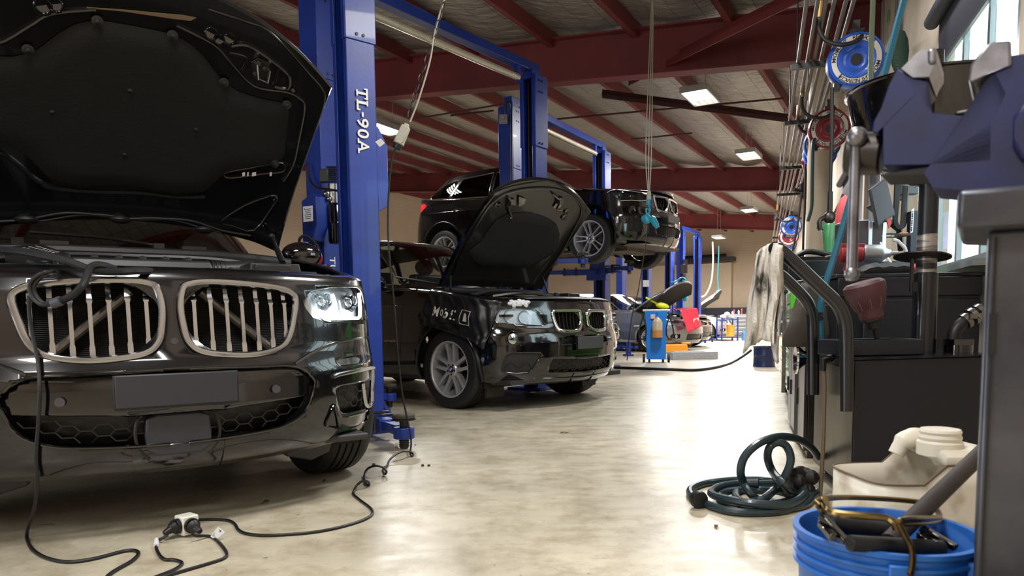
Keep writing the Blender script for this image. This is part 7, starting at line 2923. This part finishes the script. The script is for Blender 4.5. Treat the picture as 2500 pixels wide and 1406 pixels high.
b.tube([(x, y * 1.0, edge(x, y)) for x, y in prof], .0028, 5, 0, True)
b.obj('cut_rim', mat('dirty_edge', (92, 74, 52), .7), r)
# ---------------------------------------------------------------- socket pendants and leads
CG = mat('pendant_grey', (176, 172, 158), .45)
def chain(pts, nm, par, r=.003, sp=.045):
    b = B()
    P_ = catmull(pts, 16)
    d = 0
    k = 0
    for a, c in zip(P_, P_[1:]):
        d += (c - a).length
        if d > sp:
            d = 0
            k += 1
            t = (c - a).normalized()
            n = t.orthogonal() if k % 2 else t.cross(t.orthogonal())
            n = n.normalized()
            b.tube([c + t * sp * .62 * cos(x) + n * .012 * sin(x) for x in [pi / 4 * i for i in range(8)]], r, 4, 0, True)
    return b.obj(nm, DSTEEL, par, kind='stuff')
q = at(983, 328, 4.25)
up_ = (at(996, 300, 4.25) - at(974, 350, 4.25)).normalized()
r = thing('socket_pendant', 'hanging grey socket box on a chain beside the lettered blue post', 'socket', q)
MM = frame(q, up_.cross(V((0, 1, 0))), z=up_)
MM = Mx.Translation(q) @ (up_.to_track_quat('Z', 'Y').to_matrix().to_4x4())
b = B(MM)
b.box((0, 0, .0), (.055, .055, .1), top=.9)
b.cyl((0, 0, -.062), (0, 0, -.045), .033, seg=18)
b.box((0, 0, .055), (.03, .03, .02))
bx_ = b.obj('socket_body', CG, r, bev=.006)
b = B(MM)
b.cyl((0, 0, -.09), (0, 0, -.06), .026, seg=14)
b.obj('plug', BLK, bx_)
cp_ = [at(996, 298, 4.25), at(1010, 240, 4.25), at(1040, 150, 4.25), at(1062, 80, 4.25), at(1090, -10, 4.25), at(1130, -140, 4.3), at(1175, -270, 4.35)]
chain(cp_, 'hanging_chain', r)
b = B()
b.tube([p + V((.012 + .02 * sin(i * 1.3), 0, 0)) for i, p in enumerate(cp_)], .005, 8, 6)
b.obj('supply_cable', CG, r)
b = B()
tg = [at(916, 346, 4.22), at(930, 338, 4.22), at(940, 349, 4.22), at(927, 359, 4.22)]
b.solid(tg, (0, .001, 0))
t_ = b.obj('test_tag', LABEL, r)
b = B()
c = sum(tg, V()) / 4
ex_ = (tg[2] - tg[3]).normalized()
ez_ = (tg[1] - tg[0]).normalized()
b.fit('A', Mx(((ex_.x, ez_.x, 0, c.x), (ex_.y, ez_.y, -1, c.y - .0015), (ex_.z, ez_.z, 0, c.z), (0, 0, 0, 1))), .016, .016, .02)
b.obj('tag_letter', MATS['red_plastic'], t_)
b = B()
b.tube([at(940, 349, 4.22), at(955, 345, 4.22), at(972, 352, 4.24)], .003, 6, 4)
b.obj('tag_tie', BLK, t_)
# lead from the pendant down to the floor and along to the socket block
S9, O9 = 6.25, (680, 980)
def f9(x, y, z=.008):
    return onz(x / S9 + O9[0], y / S9 + O9[1], z)
S8 = 2500 / 1100
def f8(x, y, z=.006):
    return onz(x / S8, y / S8 + 1000, z)
pts = [at(973, 350, 4.23), at(958, 385, 4.23), at(949, 470, 4.23), at(947, 560, 4.23), at(952, 640, 4.23), at(962, 740, 4.23), at(971, 860, 4.23), at(982, 960, 4.23), at(999, 1045, 4.2), at(1004, 1080, 4.2), f9(2010, 790, .02), f9(2035, 830), f9(2058, 810), f9(2010, 770, .03), f9(1900, 762, .05), f9(1780, 815, .04), f9(1690, 900, .02), f9(1655, 985), f9(1605, 1010, .02), f9(1592, 1070, .03), f9(1620, 1110), f9(1648, 1070, .03), f9(1590, 1005, .05), f9(1480, 982, .06), f9(1370, 1020, .04), f9(1320, 1090, .02), f9(1308, 1180), f9(1340, 1262), f9(1385, 1268), f9(1365, 1225, .03), f9(1285, 1213, .04), f9(1195, 1280, .02), f9(1150, 1370), f8(1962, 470), f8(2000, 503), f8(2055, 545), f8(2064, 580), f8(2000, 618), f8(1850, 660), f8(1700, 684), f8(1500, 697), f8(1380, 690), f8(1325, 668), f8(1300, 632), f8(1250, 612), f8(1100, 611), f8(1030, 625, .02)]
b = B()
b.tube(pts, .0058, 8, 5)
b.obj('extension_lead', BLK, None, label='black lead running from the hanging socket down and across the floor', cat='cable')
q = onz(447, 1313)
KM = Mx.Translation((q.x, q.y + .035, .042)) @ Mx.Rotation(rad(52), 4, 'Z')
r = thing('socket_block', 'white cube socket block on the floor with black plugs in it', 'socket', KM @ Mx.Translation((0, 0, -.042)))
b = B(KM)
b.box((0, 0, 0), (.062, .062, .07))
bb_ = b.obj('block_body', WHITE, r, bev=.005)
for rot in (0, pi / 2):
    b = B(KM @ Mx.Rotation(rot, 4, 'Z'))
    b.cyl((-.031, 0, 0), (-.045, 0, 0), .028, seg=20)
    b.lathe([(.026, 0), (.022, .012), (.014, .02), (.012, .035), (.009, .045), (0, .046)], (-.045, 0, 0), (-1, -.1, -.35), 16)
    b.obj('plug', BLK, r)
b = B()
b.lathe([(.012, 0), (.02, .02), (.02, .035), (.0, .04)], f8(1010, 632, .03), (f8(960, 650, .04) - f8(1030, 625, .03)), 14)
b.obj('inlet_plug', BLK, r)
hz = .012
pts = [f8(930, 697, .03), f8(905, 712, .02), f8(872, 730), f8(866, 762), f8(885, 805), f8(915, 830), f8(960, 832), f8(1000, 842), f8(1008, 858), f8(960, 890), f8(870, 925), f8(780, 960)]
b = B()
b.tube(pts, .0055, 8, 5)
l1 = b.obj('plug_lead', BLK, None, label='black lead with white tape round it coming from the socket block', cat='cable')
b = B()
b.cyl(f8(870, 722, .008), f8(866, 757, .008), .0085, seg=10)
b.obj('white_tape', LABEL, l1)
pts = [f8(1065, 690, .03), f8(1090, 700, .02), f8(1160, 702), f8(1200, 722), f8(1240, 765), f8(1258, 800), f8(1240, 825), f8(1150, 855), f8(1030, 890), f8(900, 930), f8(800, 975)]
b = B()
b.tube(pts, .0055, 8, 5)
l2 = b.obj('plug_lead', BLK, None, label='black lead from the front plug carrying a barcode tag', cat='cable')
b = B()
tg = [f8(1168, 705, .012), f8(1198, 722, .004), f8(1248, 678, .03), f8(1210, 650, .05)]
b.solid(tg, (0, 0, .001))
t_ = b.obj('barcode_tag', LABEL, l2)
b = B()
for k in range(9):
    u = .28 + k * .05
    a = tg[0].lerp(tg[3], .55).lerp(tg[1].lerp(tg[2], .55), u)
    d = tg[0].lerp(tg[3], .85).lerp(tg[1].lerp(tg[2], .85), u)
    b.tube([a + V((0, -.001, .0025)), d + V((0, -.001, .0025))], .0006 + .0005 * (k % 2), 4)
for k in range(4):
    v = .15 + k * .09
    b.tube([tg[0].lerp(tg[3], v).lerp(tg[1].lerp(tg[2], v), .15) + V((0, -.001, .0025)), tg[0].lerp(tg[3], v).lerp(tg[1].lerp(tg[2], v), .8 - .1 * (k % 2)) + V((0, -.001, .0025))], .0008, 4)
b.obj('tag_print', INK, t_)
def infront(px, py, d=.016):
    h = None
    for k in range(12):
        h = hit(C1, px, py - 6 * k)
        if h is not None:
            break
    return at(px, py, (C1.M @ h).y - d)
pts = [infront(x, y) for x, y in ((70, 722), (72, 770), (80, 820), (92, 880), (97, 950), (94, 1030), (88, 1110))] + [at(91, 1180, 2.40), at(84, 1240, 2.46), at(68, 1290, 2.54), onz(66, 1318), onz(80, 1345), onz(112, 1365), onz(165, 1376), onz(230, 1368), onz(300, 1350), onz(330, 1348), onz(338, 1357), onz(320, 1375), onz(285, 1395), onz(262, 1412), onz(240, 1440)]
pts = [V((p.x, p.y, max(p.z, .006))) for p in pts]
b = B()
b.tube(pts, .0062, 8, 5)
b.obj('charger_lead', BLK, None, label='black lead hanging from the open bonnet SUV grille down to the floor', cat='cable')
# battery charger and its braided leads over the slam panel
SC_, OC_ = 5.857, (0, 560)
def ac(x, y, Y=2.47):
    return at(x / SC_ + OC_[0], y / SC_ + OC_[1], Y)
r = thing('battery_charger', 'black battery charger lying in the engine bay of the nearest SUV', 'charger', ac(500, 470, 2.9))
b = B()
TOPC = [ac(60, 250, 2.95), ac(560, 190, 3.35), ac(1010, 345, 2.86), ac(760, 385, 2.62)]
base = ac(760, 560, 2.62).z
b.solid([V((p.x, p.y, base)) for p in TOPC], (0, 0, 0.001))
b = B()
vs1 = b._v([V((p.x, p.y, base)) for p in TOPC])
vs2 = b._v(TOPC)
b._f(vs1[::-1])
b._f(vs2)
for i in range(4):
    b._f([vs1[i], vs1[(i + 1) % 4], vs2[(i + 1) % 4], vs2[i]])
cbx = b.obj('case', BLK, r, bev=.01)
b = B()
for k in range(4):
    b.tube([ac(600 + k * 22, 455 + k * 35, 2.58), ac(930, 480 + k * 34, 2.72)], .0035, 5)
for k in range(4):
    b.tube([ac(610 + k * 105, 450 + k * 5, 2.59 + .04 * k), ac(640 + k * 100, 590, 2.58 + .04 * k)], .0035, 5)
b.obj('vent_grille', BLK, cbx)
b = B()
nT = (TOPC[2] - TOPC[3]).cross(TOPC[1] - TOPC[2])
for row in range(3):
    for k in range(8):
        u, v = .25 + row * .2, .18 + k * .08
        p = TOPC[3].lerp(TOPC[0], v).lerp(TOPC[2].lerp(TOPC[1], v), u)
        b.box(p + V((0, 0, .0015)), (.012 - .004 * ((k + row) % 2), .006, .001))
b.obj('case_print', LTR, cbx)
BRD = mat('braided_sleeve', (44, 44, 50), .5, wave=(160, 'DIAGONAL', 1))
b = B()
b.tube([ac(-200, 280, 2.6), ac(0, 290, 2.55), ac(300, 312, 2.5), ac(700, 385, 2.46), ac(1000, 465, 2.44), ac(1250, 560, 2.44), ac(1450, 598, 2.46), ac(1700, 605, 2.48), ac(1950, 592, 2.52), ac(2150, 600, 2.6), ac(2260, 650, 2.66)], .0135, 10, 6)
b.tube([ac(1650, 570, 2.5), ac(1500, 520, 2.47), ac(1380, 508, 2.45), ac(1290, 545, 2.43), ac(1245, 660, 2.4), ac(1180, 800, 2.38), ac(1050, 930, 2.37), ac(900, 1010, 2.37), ac(770, 1055, 2.37)], .0125, 10, 6)
br_ = b.obj('braided_lead', BRD, r)
b = B()
b.cyl(ac(870, 1020, 2.365), ac(750, 1065, 2.365), .0165, seg=16)
b.obj('heat_shrink', mat('grey_sleeve', (72, 74, 84), .4), br_)
for k, (pts_) in enumerate(([(760, 1060), (620, 1080), (500, 1010), (430, 880), (440, 760), (540, 660), (660, 610), (760, 590), (820, 600)], [(760, 1045), (640, 1060), (540, 980), (485, 880), (500, 780), (580, 690), (680, 650), (790, 640)])):
    b = B()
    b.tube([ac(x, y, 2.37 + .006 * k + (.06 if i > 6 else 0)) for i, (x, y) in enumerate(pts_)], .0075, 8, 6)
    b.obj('clamp_lead', BLK, r)
b = B()
b.tube([ac(440, 470, 2.62), ac(560, 500, 2.6), ac(660, 570, 2.55), ac(700, 600, 2.52)], .017, 10, 4)
b.obj('black_clamp', BLK, r)
b = B()
b.tube([ac(490, 600, 2.58), ac(560, 590, 2.55), ac(640, 610, 2.52)], .014, 10, 4)
b.obj('red_clamp', MATS['red_plastic'], r)
# far pendant with its turquoise plug, and leads hanging near the raised car
TUR = mat('turquoise_plastic', (44, 158, 188), .4)
q = at(1584, 478, 8.6)
r = thing('socket_pendant', 'hanging cream socket with turquoise plug and cap before the raised car', 'socket', q)
b = B()
b.box(q, (.05, .05, .1), top=.85)
b.obj('socket_body', CG, r, bev=.006)
for dx in (-9, 0, 8):
    b = B()
    b.tube([q + V((dx * .001, 0, .05)), at(1584 + dx * .8, 380, 8.6), at(1588 + dx * .6, 200, 8.6), at(1592 + dx * .3, 40, 8.6), at(1594, 0, 8.6)], .006, 6, 4)
    b.obj('suspension_cable', CG, r)
b = B()
b.cyl(at(1583, 487, 8.58), at(1583, 500, 8.58), .024, seg=12)
b.tube([at(1584, 500, 8.58), at(1587, 515, 8.58), at(1579, 522, 8.58), at(1578, 510, 8.58), at(1584, 512, 8.58), at(1586, 526, 8.56)], .009, 6, 4)
b.lathe([(.052, -.02), (.056, 0), (.05, .02), (.03, .06), (0, .07)], at(1577, 533, 8.55), (.3, -.5, -.8), 16)
b.lathe([(.02, 0), (.04, .03), (.035, .12), (.02, .16)], at(1589, 528, 8.58), (.55, 0, -.9), 14)
b.obj('turquoise_plug', TUR, r)
b = B()
b.tube([at(1583, 548, 8.55), at(1580, 565, 8.55), at(1576, 600, 8.55), at(1568, 650, 8.55), at(1563, 680, 8.55), at(1556, 720, 8.55), at(1545, 760, 8.55), at(1535, 830, 8.55), at(1531, 880, 8.55)], .006, 6, 4)
b.cyl(at(1582, 552, 8.55), at(1579, 570, 8.55), .014, seg=8)
b.obj('drop_lead', BLK, r)
b = B()
b.tube([at(1740, 590, 25), at(1741, 640, 25), at(1736, 690, 25), at(1722, 720, 25), at(1708, 725, 25)], .03, 6, 6)
b.obj('drop_cable', mat('pale_cable', (190, 180, 168), .6), None, label='pale cable looping down from the roof near the far lifts', cat='cable')
b = B()
b.tube([at(1755, 600, 25.5), at(1754, 640, 25.5), at(1752, 680, 25.5), at(1754, 705, 25.5), at(1748, 712, 25.5)], .022, 6, 6)
b.obj('drop_cable', TEAL, None, label='thin teal line hanging by the white car bonnet', cat='cable')
# grit, leaves and pebbles on the floor
GR = mat('grit_brown', (74, 64, 54), .9)
def pebble(px, py, s, lab, nm='pebble', cat='pebble', g=None):
    q = onz(px, py)
    b = B(Mx.Translation(q) @ Mx.Rotation(px, 4, 'Z'))
    b.ball((0, 0, s * .45), (s, s * .75, s * .55), 7)
    for v in b.bm.verts:
        v.co += V((random.random() - .5, random.random() - .5, random.random() - .5)) * s * .35
        v.co.z = max(v.co.z, .001)
    b.obj(nm, GR, None, label=lab, cat=cat, group=g)
pebble(913, 1136, .013, 'small brown pebble touching the coiled lead by the tyre')
pebble(1032, 1138, .011, 'small dark pebble, first of two lying past the lift arm')
pebble(1047, 1138, .010, 'small dark pebble, second of two lying past the lift arm')
pebble(1014, 1087, .006, 'tiny pebble on the floor beside the lift pad')
def leaf(px, py, s, lab):
    q = onz(px, py)
    b = B(Mx.Translation(q) @ Mx.Rotation(px * .7, 4, 'Z'))
    b.grid([[(-s, -.1 * s, .003), (-s * .9, .1 * s, .004)], [(-s * .4, -.35 * s, .009), (-s * .3, .3 * s, .004)], [(s * .3, -.3 * s, .004), (s * .35, .35 * s, .012)], [(s, -.05 * s, .006), (s, .05 * s, .008)]])
    b.tube([(-s * 1.3, 0, .004), (0, .02 * s, .008), (s * 1.2, .3 * s, .004)], .0012, 4)
    b.obj('dry_leaf', mat('dry_leaf', (92, 70, 52), .8), None, solid=.001, label=lab, cat='leaf')
leaf(648, 1228, .026, 'dry curled leaf on the floor between socket block and tyre')
leaf(548, 1117, .022, 'dry leaf under the bumper of the nearest SUV')
leaf(792, 1176, .02, 'dry leaf scrap just before the tyre of the nearest SUV')
leaf(1378, 1058, .03, 'single dry leaf out on the open concrete floor')
leaf(1748, 1288, .018, 'small dry scrap on the floor before the coiled hose')
